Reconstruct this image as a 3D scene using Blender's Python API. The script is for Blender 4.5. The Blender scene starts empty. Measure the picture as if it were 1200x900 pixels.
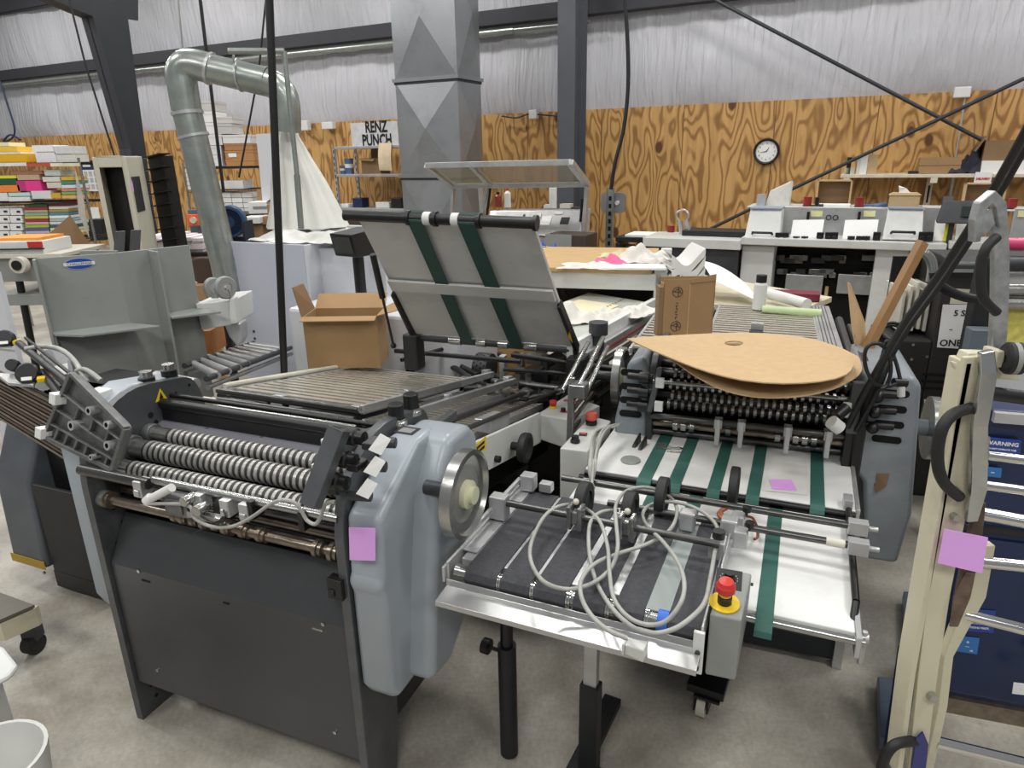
import bpy, math, random
from mathutils import Vector, Matrix
random.seed(7)
COL = bpy.context.scene.collection
# ---------------------------------------------------------------- camera frame
H = 1.8; FPX = 800.0
dn = Vector((45, 2400, 800)).normalized(); up = -dn
fw = Vector((0, 0, 1)); fw = (fw - up * fw.dot(up)).normalized()
rt = fw.cross(up)
if rt.x < 0: rt = -rt
def ray(px, py):
    r = Vector((px - 600, py - 450, FPX)); return Vector((r.dot(rt), r.dot(fw), r.dot(up)))
def P(px, py, z):
    r = ray(px, py); t = (z - H) / r.z; return Vector((r.x * t, r.y * t, z))
def Q(px, py, y):
    r = ray(px, py); t = y / r.y; return Vector((r.x * t, y, H + r.z * t))
class Fr:
    def __init__(s, o, U, V, W): s.o = Vector(o); s.U = Vector(U); s.V = Vector(V); s.W = Vector(W)
    def p(s, a, b, c): return s.o + s.U * a + s.V * b + s.W * c
    def at(s, a, b, c): return Fr(s.p(a, b, c), s.U, s.V, s.W)
    def rot(s, axis, deg):
        ax = {'U': s.U, 'V': s.V, 'W': s.W}[axis]; R = Matrix.Rotation(math.radians(deg), 3, ax)
        return Fr(s.o, R @ s.U, R @ s.V, R @ s.W)
    def loc(s, px, py, **k):
        r = ray(px, py); c = Vector((0, 0, H)); q = c - s.o
        if 'u' in k: t = (k['u'] - q.dot(s.U)) / r.dot(s.U)
        elif 'v' in k: t = (k['v'] - q.dot(s.V)) / r.dot(s.V)
        else: t = (k['z'] - q.dot(s.W)) / r.dot(s.W)
        h = q + r * t; return (h.dot(s.U), h.dot(s.V), h.dot(s.W))
    def w(s, px, py, **k): return s.p(*s.loc(px, py, **k))
def yaw(x, y, deg, z=0.0):
    a = math.radians(deg)
    return Fr((x, y, z), (math.cos(a), math.sin(a), 0), (-math.sin(a), math.cos(a), 0), (0, 0, 1))
WORLD = yaw(0, 0, 0)
def fr3(o, a, b):          # frame from origin, point on U axis, point on V side
    o = Vector(o); U = (Vector(a) - o).normalized(); t = Vector(b) - o; V = (t - U * t.dot(U)).normalized()
    return Fr(o, U, V, U.cross(V))
# ---------------------------------------------------------------- mesh builder
class MB:
    def __init__(s): s.v = []; s.f = []; s.m = []; s.s = []
    def add(s, vs, fs, mi=0, sm=False):
        n = len(s.v); s.v += [Vector(v) for v in vs]
        for f in fs: s.f.append([i + n for i in f]); s.m.append(mi); s.s.append(sm)
        return s
    def hexa(s, c, mi=0):
        return s.add(c, [(0, 3, 2, 1), (4, 5, 6, 7), (0, 1, 5, 4), (1, 2, 6, 5), (2, 3, 7, 6), (3, 0, 4, 7)], mi)
    def box(s, F, a0, a1, b0, b1, c0, c1, mi=0):
        return s.hexa([F.p(a0, b0, c0), F.p(a1, b0, c0), F.p(a1, b1, c0), F.p(a0, b1, c0), F.p(a0, b0, c1), F.p(a1, b0, c1), F.p(a1, b1, c1), F.p(a0, b1, c1)], mi)
    def prism(s, pts, d, mi=0, sm=False):
        pts = [Vector(p) for p in pts]; d = Vector(d); n = len(pts)
        s.add(pts + [p + d for p in pts], [list(range(n))[::-1], list(range(n, 2 * n))], mi)
        vs = []; fs = []
        for i in range(n):
            j = (i + 1) % n
            if sm: continue
            fs.append((i, j, n + j, n + i))
        if sm: return s.add(pts + [p + d for p in pts], [(i, (i + 1) % n, n + (i + 1) % n, n + i) for i in range(n)], mi, True)
        k = len(s.v) - 2 * n
        for f in fs: s.f.append([i + k for i in f]); s.m.append(mi); s.s.append(False)
        return s
    def cyl(s, a, b, r, n=14, mi=0, r2=None, cap=True, capmi=None):
        a = Vector(a); b = Vector(b); r2 = r if r2 is None else r2; d = (b - a).normalized()
        x = d.orthogonal().normalized(); y = d.cross(x)
        c = [x * math.cos(2 * math.pi * i / n) + y * math.sin(2 * math.pi * i / n) for i in range(n)]
        A = [a + k * r for k in c]; B = [b + k * r2 for k in c]
        s.add(A + B, [(i, (i + 1) % n, n + (i + 1) % n, n + i) for i in range(n)], mi, True)
        if cap:
            cm = mi if capmi is None else capmi
            s.add(A, [list(range(n))[::-1]], cm); s.add(B, [list(range(n))], cm)
        return s
    def lathe(s, a, ax, prof, n=24, mi=0, mis=None, sm=True):   # prof = [(r, h)]
        a = Vector(a); d = Vector(ax).normalized(); x = d.orthogonal().normalized(); y = d.cross(x)
        for k in range(len(prof) - 1):
            (r0, h0), (r1, h1) = prof[k], prof[k + 1]
            vs = []
            for (r, h) in ((r0, h0), (r1, h1)):
                vs += [a + d * h + (x * math.cos(2 * math.pi * i / n) + y * math.sin(2 * math.pi * i / n)) * r for i in range(n)]
            s.add(vs, [(i, (i + 1) % n, n + (i + 1) % n, n + i) for i in range(n)], mis[k] if mis else mi, sm)
        return s
    def tube(s, pts, r, n=8, mi=0, closed=False):
        pts = [Vector(p) for p in pts]; N = len(pts); vs = []; x = None
        for i, p in enumerate(pts):
            t = (pts[min(i + 1, N - 1)] - pts[max(i - 1, 0)]).normalized()
            if x is None: x = t.orthogonal().normalized()
            x = (x - t * x.dot(t)).normalized(); y = t.cross(x)
            rr = r[i] if isinstance(r, (list, tuple)) else r
            vs += [p + (x * math.cos(2 * math.pi * k / n) + y * math.sin(2 * math.pi * k / n)) * rr for k in range(n)]
        fs = []
        for i in range(N - 1):
            for k in range(n): fs.append((i * n + k, i * n + (k + 1) % n, (i + 1) * n + (k + 1) % n, (i + 1) * n + k))
        s.add(vs, fs, mi, True)
        s.add(vs[:n], [list(range(n))[::-1]], mi); s.add(vs[-n:], [list(range(n))], mi)
        return s
    def sheet(s, pts, th, mi=0):       # flat polygon with thickness, pushed along its normal
        pts = [Vector(p) for p in pts]; nrm = (pts[1] - pts[0]).cross(pts[2] - pts[0]).normalized()
        return s.prism(pts, nrm * th, mi)
    def ball(s, c, r, mi=0, n=10, sc=(1, 1, 1)):
        c = Vector(c); vs = []; m = n // 2 + 1
        for i in range(m + 1):
            t = math.pi * i / m
            for k in range(n):
                a = 2 * math.pi * k / n
                vs.append(c + Vector((math.sin(t) * math.cos(a) * r * sc[0], math.sin(t) * math.sin(a) * r * sc[1], math.cos(t) * r * sc[2])))
        fs = [(i * n + k, (i + 1) * n + k, (i + 1) * n + (k + 1) % n, i * n + (k + 1) % n) for i in range(m) for k in range(n)]
        return s.add(vs, fs, mi, True)
def spline(pts, k=6):
    pts = [Vector(p) for p in pts]; out = []; N = len(pts)
    for i in range(N - 1):
        p0 = pts[max(i - 1, 0)]; p1 = pts[i]; p2 = pts[i + 1]; p3 = pts[min(i + 2, N - 1)]
        for j in range(k):
            t = j / k
            out.append(0.5 * ((2 * p1) + (p2 - p0) * t + (2 * p0 - 5 * p1 + 4 * p2 - p3) * t * t + (3 * p1 - p0 - 3 * p2 + p3) * t ** 3))
    out.append(pts[-1]); return out
def rrect(a0, a1, b0, b1, r, k=4):
    o = []
    for cx, cy, s0 in ((a1 - r, b1 - r, 0), (a0 + r, b1 - r, 90), (a0 + r, b0 + r, 180), (a1 - r, b0 + r, 270)):
        for i in range(k + 1):
            a = math.radians(s0 + 90 * i / k); o.append((cx + r * math.cos(a), cy + r * math.sin(a)))
    return o
def roundpoly(pts, r, k=4):    # 2D polygon with rounded corners; r a number or list
    out = []; N = len(pts)
    for i in range(N):
        a = Vector(pts[i - 1]); b = Vector(pts[i]); c = Vector(pts[(i + 1) % N]); rr = r[i] if isinstance(r, (list, tuple)) else r
        if rr <= 0: out.append(tuple(b)); continue
        da = (a - b); dc = (c - b); q = min(rr, da.length * .45, dc.length * .45); p0 = b + da.normalized() * q; p1 = b + dc.normalized() * q
        for j in range(k + 1):
            t = j / k; out.append(tuple(p0 * (1 - t) ** 2 + b * 2 * t * (1 - t) + p1 * t * t))
    return out
# ---------------------------------------------------------------- objects
LOCS = {}
def _link(name, mb, mats, org, parent, bevel, seg, smooth):
    me = bpy.data.meshes.new(name)
    me.from_pydata([tuple(v - org) for v in mb.v], [], mb.f); me.update()
    if not isinstance(mats, (list, tuple)): mats = [mats]
    for m in mats: me.materials.append(m)
    for i, p in enumerate(me.polygons): p.material_index = min(mb.m[i], len(mats) - 1); p.use_smooth = mb.s[i] or smooth
    import bmesh
    bm = bmesh.new(); bm.from_mesh(me)
    if smooth or bevel: bmesh.ops.remove_doubles(bm, verts=bm.verts, dist=1e-5)
    bmesh.ops.recalc_face_normals(bm, faces=bm.faces); bm.to_mesh(me); bm.free()
    o = bpy.data.objects.new(name, me); COL.objects.link(o)
    if parent: o.parent = parent
    if bevel:
        b = o.modifiers.new('bevel', 'BEVEL'); b.width = bevel; b.segments = seg; b.limit_method = 'ANGLE'; b.angle_limit = math.radians(35)
        if smooth: b.harden_normals = True
    return o
def thing(name, label, cat, loc, group=None):
    o = bpy.data.objects.new(name, None); COL.objects.link(o); o.location = Vector(loc); o.empty_display_size = .1
    o['label'] = label; o['category'] = cat
    if group: o['group'] = group
    LOCS[o] = Vector(loc); return o
def part(name, mb, mats, parent, bevel=0, label=None, seg=2, smooth=False, kind=None):
    o = _link(name, mb, mats, LOCS[parent], parent, bevel, seg, smooth); LOCS[o] = LOCS[parent]
    if label: o['label'] = label
    if kind: o['kind'] = kind
    return o
def solo(name, mb, mats, label, cat, group=None, bevel=0, seg=2, smooth=False, kind=None):
    lo = Vector((min(v.x for v in mb.v) + max(v.x for v in mb.v), min(v.y for v in mb.v) + max(v.y for v in mb.v), 0)) / 2
    lo.z = min(v.z for v in mb.v)
    o = _link(name, mb, mats, lo, None, bevel, seg, smooth); o.location = lo; LOCS[o] = lo
    o['label'] = label; o['category'] = cat
    if group: o['group'] = group
    if kind: o['kind'] = kind
    return o
def struct(name, mb, mats, parent=None, bevel=0):
    if parent: return part(name, mb, mats, parent, bevel)
    o = _link(name, mb, mats, Vector((0, 0, 0)), None, bevel, 2, False); LOCS[o] = Vector((0, 0, 0)); o['kind'] = 'structure'; return o
def text(F, s, size, depth=.0006, align='CENTER', mb=None, mi=0, sx=1.0, bold=0.0):   # text laid in U (right) / V (up) of frame F, raised along W
    c = bpy.data.curves.new('lettering', 'FONT'); c.body = s; c.size = size; c.align_x = align; c.align_y = 'CENTER'; c.extrude = depth / 2; c.resolution_u = 2; c.offset = bold
    o = bpy.data.objects.new('lettering', c); me = bpy.data.meshes.new_from_object(o)
    mb = mb or MB(); mb.add([F.p(v.co.x * sx, v.co.y, v.co.z + depth / 2) for v in me.vertices], [tuple(p.vertices) for p in me.polygons], mi)
    bpy.data.objects.remove(o); bpy.data.curves.remove(c); bpy.data.meshes.remove(me); return mb
def fold3(F): return Fr(F.o, F.U, F.W, -F.V)     # upright writing plane facing the camera side (-V)
# ---------------------------------------------------------------- materials
def srgb(h):
    h = h.lstrip('#'); c = [int(h[i:i + 2], 16) / 255 for i in (0, 2, 4)]
    return tuple((x / 12.92 if x <= .04045 else ((x + .055) / 1.055) ** 2.4) for x in c) + (1,)
MC = {}
def mat(h, rough=.5, metal=0.0, var=.12, scale=9.0, bump=0.0, name=None, dirt=None, dirtamt=.35, stretch=None, coat=0, emit=0, spec=.5):
    key = (h, rough, metal, var, scale, bump, dirt, dirtamt, stretch, emit)
    if key in MC: return MC[key]
    m = bpy.data.materials.new(name or 'surface_' + h.strip('#')); m.use_nodes = True; nt = m.node_tree; N = nt.nodes; L = nt.links
    b = N['Principled BSDF']; c = srgb(h); b.inputs['Metallic'].default_value = metal; b.inputs['Roughness'].default_value = rough
    b.inputs['Specular IOR Level'].default_value = spec
    g = N.new('ShaderNodeNewGeometry'); src = g.outputs['Position']
    mp = N.new('ShaderNodeMapping'); L.new(src, mp.inputs['Vector']); 
    if stretch: mp.inputs['Scale'].default_value = stretch
    nz = N.new('ShaderNodeTexNoise'); nz.inputs['Scale'].default_value = scale; nz.inputs['Detail'].default_value = 5; L.new(mp.outputs[0], nz.inputs['Vector'])
    r = N.new('ShaderNodeValToRGB'); r.color_ramp.elements[0].position = .3; r.color_ramp.elements[1].position = .7
    r.color_ramp.elements[0].color = tuple(x * (1 - var) for x in c[:3]) + (1,); r.color_ramp.elements[1].color = tuple(min(1, x * (1 + var)) for x in c[:3]) + (1,)
    L.new(nz.outputs['Fac'], r.inputs[0]); out = r.outputs[0]
    if dirt:
        n2 = N.new('ShaderNodeTexNoise'); n2.inputs['Scale'].default_value = 2.7 if scale < 30 else scale * .3; n2.inputs['Detail'].default_value = 8; n2.inputs['Roughness'].default_value = .7
        L.new(mp.outputs[0], n2.inputs['Vector'])
        r2 = N.new('ShaderNodeValToRGB'); r2.color_ramp.elements[0].position = .5; r2.color_ramp.elements[1].position = .68
        r2.color_ramp.elements[1].color = (dirtamt,) * 3 + (1,); L.new(n2.outputs['Fac'], r2.inputs[0])
        mx = N.new('ShaderNodeMix'); mx.data_type = 'RGBA'; L.new(r2.outputs[0], mx.inputs[0]); L.new(out, mx.inputs[6]); mx.inputs[7].default_value = srgb(dirt); out = mx.outputs[2]
    L.new(out, b.inputs['Base Color'])
    if bump:
        bp = N.new('ShaderNodeBump'); bp.inputs['Strength'].default_value = bump; bp.inputs['Distance'].default_value = .01
        L.new(nz.outputs['Fac'], bp.inputs['Height']); L.new(bp.outputs[0], b.inputs['Normal'])
    if emit: b.inputs['Emission Color'].default_value = c; b.inputs['Emission Strength'].default_value = emit
    MC[key] = m; return m
M = dict(
    blue=mat('#959da3', .33, 0, .03, 6, dirt='#7a848c', dirtamt=.25), blueR=mat('#8a9196', .35, 0, .05, 6, dirt='#5c646a', dirtamt=.4),
    dark=mat('#3a3c3e', .42, .3, .12, 12, dirt='#55565a', dirtamt=.35), dark2=mat('#232426', .5, .2, .15, 14), black=mat('#131314', .4, 0, .2, 10),
    rubber=mat('#1b1b1c', .6, 0, .15, 20), cable=mat('#151516', .45, 0, .1, 20),
    plate=mat('#5d5f61', .38, .5, .15, 14, dirt='#3a3b3c', dirtamt=.6), casting=mat('#6e706f', .45, .55, .2, 25, bump=.2, dirt='#333333', dirtamt=.6),
    panel=mat('#434446', .36, .25, .06, 4, dirt='#55565a', dirtamt=.3), steel=mat('#a9aaa6', .25, .9, .15, 18), chrome=mat('#d6d6d3', .12, 1, .05, 10),
    bronze=mat('#877c6e', .28, .85, .2, 30), slat=mat('#c9c3b5', .32, .6, .12, 30), rod=mat('#5b5b5a', .3, .8, .12, 20), ring=mat('#aeada7', .38, .5, .12, 30),
    ringd=mat('#3a3a39', .45, .4, .1, 30), alu=mat('#c3c4c4', .35, .65, .07, 14, dirt='#8f9090', dirtamt=.4), white=mat('#d9dad7', .45, 0, .03, 6, dirt='#b4b4ae', dirtamt=.4),
    deck=mat('#dedfdc', .4, 0, .03, 5, dirt='#bcbcb8', dirtamt=.4), cream=mat('#cfcbbd', .45, 0, .04, 6, dirt='#a39d88', dirtamt=.4), ctl=mat('#c9cac6', .4, 0, .03, 6, dirt='#a4a49f', dirtamt=.4),
    green=mat('#2f5c53', .6, 0, .07, 60), dgreen=mat('#22463f', .6, 0, .07, 60), belt=mat('#3d3e42', .8, 0, .18, 90, bump=.15),
    grey=mat('#8d908c', .45, 0, .04, 5, dirt='#777a75', dirtamt=.4), board=mat('#cacac6', .42, .1, .04, 5, dirt='#8c8c88', dirtamt=.4),
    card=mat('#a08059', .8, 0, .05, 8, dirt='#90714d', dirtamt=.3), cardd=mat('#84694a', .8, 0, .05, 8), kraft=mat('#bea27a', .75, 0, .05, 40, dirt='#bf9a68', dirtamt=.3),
    paper=mat('#e9e9e6', .7, 0, .02, 8), paper2=mat('#d6d6d2', .7, 0, .03, 8), pink=mat('#e2a8ee', .7, 0, .02, 8), red=mat('#c3322c', .4, 0, .05, 8), redf=mat('#d25a4c', .45, 0, .05, 8),
    yellow=mat('#e5c21c', .45, 0, .04, 8), galv=mat('#a6aca6', .3, .75, .12, 14, dirt='#8b918b', dirtamt=.5), galv2=mat('#a2a5a8', .34, .7, .05, 3, dirt='#8b8e90', dirtamt=.5),
    iron=mat('#2f3236', .5, .1, .08, 5), girt=mat('#35353a', .55, .1, .08, 5), cloth=mat('#d3d0c8', .9, 0, .06, 20, bump=.2), navy=mat('#1d2b4e', .35, .1, .06, 6),
    beige=mat('#c8c2a9', .5, 0, .05, 8, dirt='#8d8872', dirtamt=.6), tower=mat('#c6c3b1', .5, 0, .03, 5), wood=mat('#bf9f6e', .5, 0, .1, 6, stretch=(1, 6, 1)),
    tray=mat('#b5b6b5', .3, .7, .06, 8, dirt='#d5d4c8', dirtamt=.5), gcable=mat('#a3a49e', .5, 0, .08, 30, dirt='#6f6f6a', dirtamt=.5), brown=mat('#4a3b30', .8, 0, .1, 30),
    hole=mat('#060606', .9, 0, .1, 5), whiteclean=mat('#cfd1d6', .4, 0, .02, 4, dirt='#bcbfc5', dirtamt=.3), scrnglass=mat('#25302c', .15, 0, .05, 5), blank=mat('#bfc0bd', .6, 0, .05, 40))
# ================================================================ ROOM
WF = yaw(0, 0, -26.9)
D0 = 10.3
def wallmap(N, L, sc=(1, 1, 1)):
    g = N.new('ShaderNodeNewGeometry'); a = N.new('ShaderNodeMapping'); a.inputs['Rotation'].default_value = (0, 0, math.radians(26.9)); L.new(g.outputs['Position'], a.inputs[0])
    b = N.new('ShaderNodeMapping'); b.inputs['Scale'].default_value = sc; L.new(a.outputs[0], b.inputs[0]); return a.outputs[0], b.outputs[0]
def math_(N, L, op, a, b=None):
    n = N.new('ShaderNodeMath'); n.operation = op
    for i, x in enumerate((a, b)):
        if x is None: continue
        if isinstance(x, (int, float)): n.inputs[i].default_value = x
        else: L.new(x, n.inputs[i])
    return n.outputs[0]
def make_ply():
    m = bpy.data.materials.new('plywood'); m.use_nodes = True; N = m.node_tree.nodes; L = m.node_tree.links; b = N['Principled BSDF']; b.inputs['Roughness'].default_value = .55
    wm, _ = wallmap(N, L)
    sp = N.new('ShaderNodeSeparateXYZ'); L.new(wm, sp.inputs[0]); X = sp.outputs[0]; Z = sp.outputs[2]
    sheet = math_(N, L, 'FLOOR', math_(N, L, 'DIVIDE', math_(N, L, 'ADD', X, 40.26), 1.22)); off = math_(N, L, 'MULTIPLY', sheet, 7.31)
    cx = N.new('ShaderNodeCombineXYZ'); L.new(math_(N, L, 'MULTIPLY', X, 2.6), cx.inputs[0]); L.new(off, cx.inputs[1]); L.new(math_(N, L, 'MULTIPLY', Z, .75), cx.inputs[2])
    nz = N.new('ShaderNodeTexNoise'); nz.inputs['Scale'].default_value = 1.0; nz.inputs['Detail'].default_value = 2.2; nz.inputs['Roughness'].default_value = .45; L.new(cx.outputs[0], nz.inputs['Vector'])
    vx = N.new('ShaderNodeCombineXYZ'); L.new(math_(N, L, 'MULTIPLY', X, 2.3), vx.inputs[0]); L.new(off, vx.inputs[1]); L.new(math_(N, L, 'MULTIPLY', Z, 1.5), vx.inputs[2])
    vo = N.new('ShaderNodeTexVoronoi'); vo.inputs['Scale'].default_value = 1.0; vo.inputs['Randomness'].default_value = 1; L.new(vx.outputs[0], vo.inputs['Vector']); dist = vo.outputs['Distance']
    ke = math_(N, L, 'POWER', 2.718, math_(N, L, 'MULTIPLY', dist, -5.0))
    fld = math_(N, L, 'ADD', math_(N, L, 'MULTIPLY', nz.outputs['Fac'], 13.0), math_(N, L, 'MULTIPLY', ke, 2.6))
    fld = math_(N, L, 'ADD', fld, math_(N, L, 'MULTIPLY', X, 1.5))
    sn = math_(N, L, 'SINE', math_(N, L, 'MULTIPLY', fld, 6.283))
    fr = math_(N, L, 'MULTIPLY', math_(N, L, 'ADD', sn, 1.0), .5)
    ramp = N.new('ShaderNodeValToRGB'); e = ramp.color_ramp.elements; e[0].position = .42; e[0].color = srgb('#c99d5f'); e[1].position = .98; e[1].color = srgb('#956b38')
    L.new(fr, ramp.inputs[0])
    fz = N.new('ShaderNodeTexNoise'); fz.inputs['Scale'].default_value = 1; fz.inputs['Detail'].default_value = 4; cf = N.new('ShaderNodeCombineXYZ'); L.new(math_(N, L, 'MULTIPLY', X, 22.), cf.inputs[0]); L.new(off, cf.inputs[1]); L.new(math_(N, L, 'MULTIPLY', Z, 1.6), cf.inputs[2]); L.new(cf.outputs[0], fz.inputs['Vector'])
    mx = N.new('ShaderNodeMix'); mx.data_type = 'RGBA'; mx.blend_type = 'MULTIPLY'; mx.inputs[0].default_value = .4
    r2 = N.new('ShaderNodeValToRGB'); r2.color_ramp.elements[0].position = .3; r2.color_ramp.elements[0].color = (.55, .48, .4, 1); r2.color_ramp.elements[1].position = .6; r2.color_ramp.elements[1].color = (1, 1, 1, 1); L.new(fz.outputs['Fac'], r2.inputs[0])
    L.new(ramp.outputs[0], mx.inputs[6]); L.new(r2.outputs[0], mx.inputs[7])
    kn = N.new('ShaderNodeValToRGB'); kn.color_ramp.elements[0].position = .10; kn.color_ramp.elements[0].color = (1, 1, 1, 1); kn.color_ramp.elements[1].position = .15; kn.color_ramp.elements[1].color = (0, 0, 0, 1); L.new(dist, kn.inputs[0])
    m2 = N.new('ShaderNodeMix'); m2.data_type = 'RGBA'; L.new(kn.outputs[0], m2.inputs[0]); L.new(mx.outputs[2], m2.inputs[6]); m2.inputs[7].default_value = srgb('#5a3517')
    fx = math_(N, L, 'FRACT', math_(N, L, 'DIVIDE', math_(N, L, 'ADD', X, 40.26), 1.22)); seam = math_(N, L, 'LESS_THAN', fx, .009)
    m3 = N.new('ShaderNodeMix'); m3.data_type = 'RGBA'; L.new(seam, m3.inputs[0]); L.new(m2.outputs[2], m3.inputs[6]); m3.inputs[7].default_value = srgb('#6a4a26')
    L.new(m3.outputs[2], b.inputs['Base Color']); return m
def make_insul():
    m = bpy.data.materials.new('vinyl_insulation'); m.use_nodes = True; N = m.node_tree.nodes; L = m.node_tree.links; b = N['Principled BSDF']; b.inputs['Roughness'].default_value = .24
    b.inputs['Base Color'].default_value = srgb('#c3c3c8')
    wm, s1 = wallmap(N, L, (14, 1, 1.3)); n1 = N.new('ShaderNodeTexNoise'); n1.inputs['Scale'].default_value = 1; n1.inputs['Detail'].default_value = 6; n1.inputs['Distortion'].default_value = .6; L.new(s1, n1.inputs['Vector'])
    _, s2 = wallmap(N, L, (.8, 1, .5)); n2 = N.new('ShaderNodeTexNoise'); n2.inputs['Scale'].default_value = 1; L.new(s2, n2.inputs['Vector'])
    h = math_(N, L, 'ADD', math_(N, L, 'MULTIPLY', n1.outputs['Fac'], .5), math_(N, L, 'MULTIPLY', n2.outputs['Fac'], 1.5))
    bp = N.new('ShaderNodeBump'); bp.inputs['Strength'].default_value = .8; bp.inputs['Distance'].default_value = .12; L.new(h, bp.inputs['Height']); L.new(bp.outputs[0], b.inputs['Normal']); return m
def make_floor():
    m = bpy.data.materials.new('concrete'); m.use_nodes = True; N = m.node_tree.nodes; L = m.node_tree.links; b = N['Principled BSDF']
    g = N.new('ShaderNodeNewGeometry'); n1 = N.new('ShaderNodeTexNoise'); n1.inputs['Scale'].default_value = 2.2; n1.inputs['Detail'].default_value = 9; n1.inputs['Roughness'].default_value = .62; L.new(g.outputs['Position'], n1.inputs['Vector'])
    r = N.new('ShaderNodeValToRGB'); r.color_ramp.elements[0].position = .3; r.color_ramp.elements[0].color = srgb('#7d766a'); r.color_ramp.elements[1].position = .66; r.color_ramp.elements[1].color = srgb('#b6b1a6')
    L.new(n1.outputs['Fac'], r.inputs[0]); n2 = N.new('ShaderNodeTexNoise'); n2.inputs['Scale'].default_value = 70; n2.inputs['Detail'].default_value = 4; L.new(g.outputs['Position'], n2.inputs['Vector'])
    mx = N.new('ShaderNodeMix'); mx.data_type = 'RGBA'; mx.blend_type = 'MULTIPLY'; mx.inputs[0].default_value = .45; L.new(r.outputs[0], mx.inputs[6]); L.new(n2.outputs['Fac'], mx.inputs[7])
    mul = N.new('ShaderNodeMix'); mul.data_type = 'RGBA'; mul.blend_type = 'MULTIPLY'; mul.inputs[0].default_value = 1; L.new(mx.outputs[2], mul.inputs[6]); mul.inputs[7].default_value = (1.35, 1.35, 1.35, 1)
    L.new(mul.outputs[2], b.inputs['Base Color']); b.inputs['Roughness'].default_value = .42; bp = N.new('ShaderNodeBump'); bp.inputs['Strength'].default_value = .15; L.new(n2.outputs['Fac'], bp.inputs['Height']); L.new(bp.outputs[0], b.inputs['Normal']); return m
PLY = make_ply(); INS = make_insul()
mb = MB(); mb.box(WF, -34, 12, -4, 12, -.1, 0); struct('floor', mb, make_floor())
mb = MB(); mb.box(WF, -34, 12, D0, D0 + .03, 0, 2.44); struct('wall_back', mb, PLY)
mb = MB()
nx = 230; vs = []; rows = [2.44, 2.7, 3.1, 3.65, 3.75, 4.2, 4.8, 5.6, 6.6]
for j, z in enumerate(rows):
    for i in range(nx + 1):
        s = -34 + 46 * i / nx; pinch = abs(z - 3.7); bow = min(pinch, .9) * .13 * (0.6 + .4 * math.sin(s * 2.06)) if z > 2.5 else 0
        vs.append(WF.p(s, D0 + .04 - bow - .02 * math.sin(s * 9 + z), z))
mb.add(vs, [(j * (nx + 1) + i, j * (nx + 1) + i + 1, (j + 1) * (nx + 1) + i + 1, (j + 1) * (nx + 1) + i) for j in range(len(rows) - 1) for i in range(nx)], 0, True)
mb.box(WF, -34, 12, D0 + .06, D0 + .16, 2.44, 6.6)
struct('wall_back_upper', mb, INS)
mb = MB(); mb.box(WF, -34, 12, D0 - .2, D0, 3.68, 3.7); mb.box(WF, -34, 12, D0 - .2, D0 - .185, 3.7, 3.88); mb.box(WF, -34, 12, D0 - .03, D0, 3.7, 3.88); struct('trim_1', mb, M['girt'])
mb = MB(); mb.box(WF, -34, 12, D0 - .2, D0 - .185, 5.0, 5.3); mb.box(WF, -34, 12, D0 - .2, D0 - .05, 5.0, 5.02); struct('trim_2', mb, M['girt'])
mb = MB(); mb.cyl(WF.p(-34, D0 - .17, 3.58), WF.p(-5, D0 - .17, 3.58), .045, 12); mb.cyl(WF.p(-5.2, D0 - .17, 3.58), WF.p(-3.8, D0 - .17, 3.58), .03, 12)
solo('sprinkler_pipe', mb, M['galv'], 'long dark metal pipe running just under the wall girt', 'pipe')
# centre column
mb = MB()
mb.box(WF, -3.99, -3.74, 9.42, 9.44, 0, 6.5); mb.box(WF, -3.99, -3.74, 9.86, 9.88, 0, 6.5); mb.box(WF, -3.875, -3.855, 9.44, 9.86, 0, 6.5)
t = thing('steel_column', 'dark grey steel column rising straight between the two plywood stretches', 'column', WF.p(-3.86, 9.65, 0))
part('column_shaft', mb, mat('#55585e', .5, .1, .06, 5), t); mb = MB(); mb.box(WF, -4.05, -3.68, 9.36, 9.94, 0, .02); part('base_plate', mb, M['iron'], t)
mb = MB(); mb.cyl(WF.p(-4.05, 9.95, .4), WF.p(-4.05, 9.95, 4.2), .018, 8); solo('conduit', mb, M['galv'], 'thin grey conduit running up the left side of the centre column', 'conduit')
# left tapered frame
U0 = -9.0
def LW(px, py): return WF.loc(px, py, u=U0)
poly = [(152, 230), (147, 175), (103, 20), (50, -2), (40, -40), (175, -40), (162, -2), (162, 24), (150, 22), (172, 185), (178, 232)]
pl = [LW(*p) for p in poly]; d0 = pl[0][1]; d1 = pl[-1][1]
pts = [(d0, 0)] + [(q[1], q[2]) for q in pl] + [(d1, 0)]
mb = MB(); mb.prism([WF.p(U0, a, b) for a, b in pts], WF.U * -.03)
t = thing('steel_frame_column', 'big tapered black steel frame leg behind the beige tower, top left', 'column', WF.p(U0, (d0 + d1) / 2, 0))
part('column_web', mb, M['iron'], t)
mb = MB()
for a, b in ((0, 1), (1, 2), (2, 3), (3, 4)):
    A = pts[a + 0]; B = pts[b + 0]; mb.hexa([WF.p(U0 - .13, A[0], A[1]), WF.p(U0 + .1, A[0], A[1]), WF.p(U0 + .1, A[0] + .02, A[1]), WF.p(U0 - .13, A[0] + .02, A[1]), WF.p(U0 - .13, B[0], B[1]), WF.p(U0 + .1, B[0], B[1]), WF.p(U0 + .1, B[0] + .02, B[1]), WF.p(U0 - .13, B[0] + .02, B[1])])
part('flange', mb, M['girt'], t)
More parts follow.
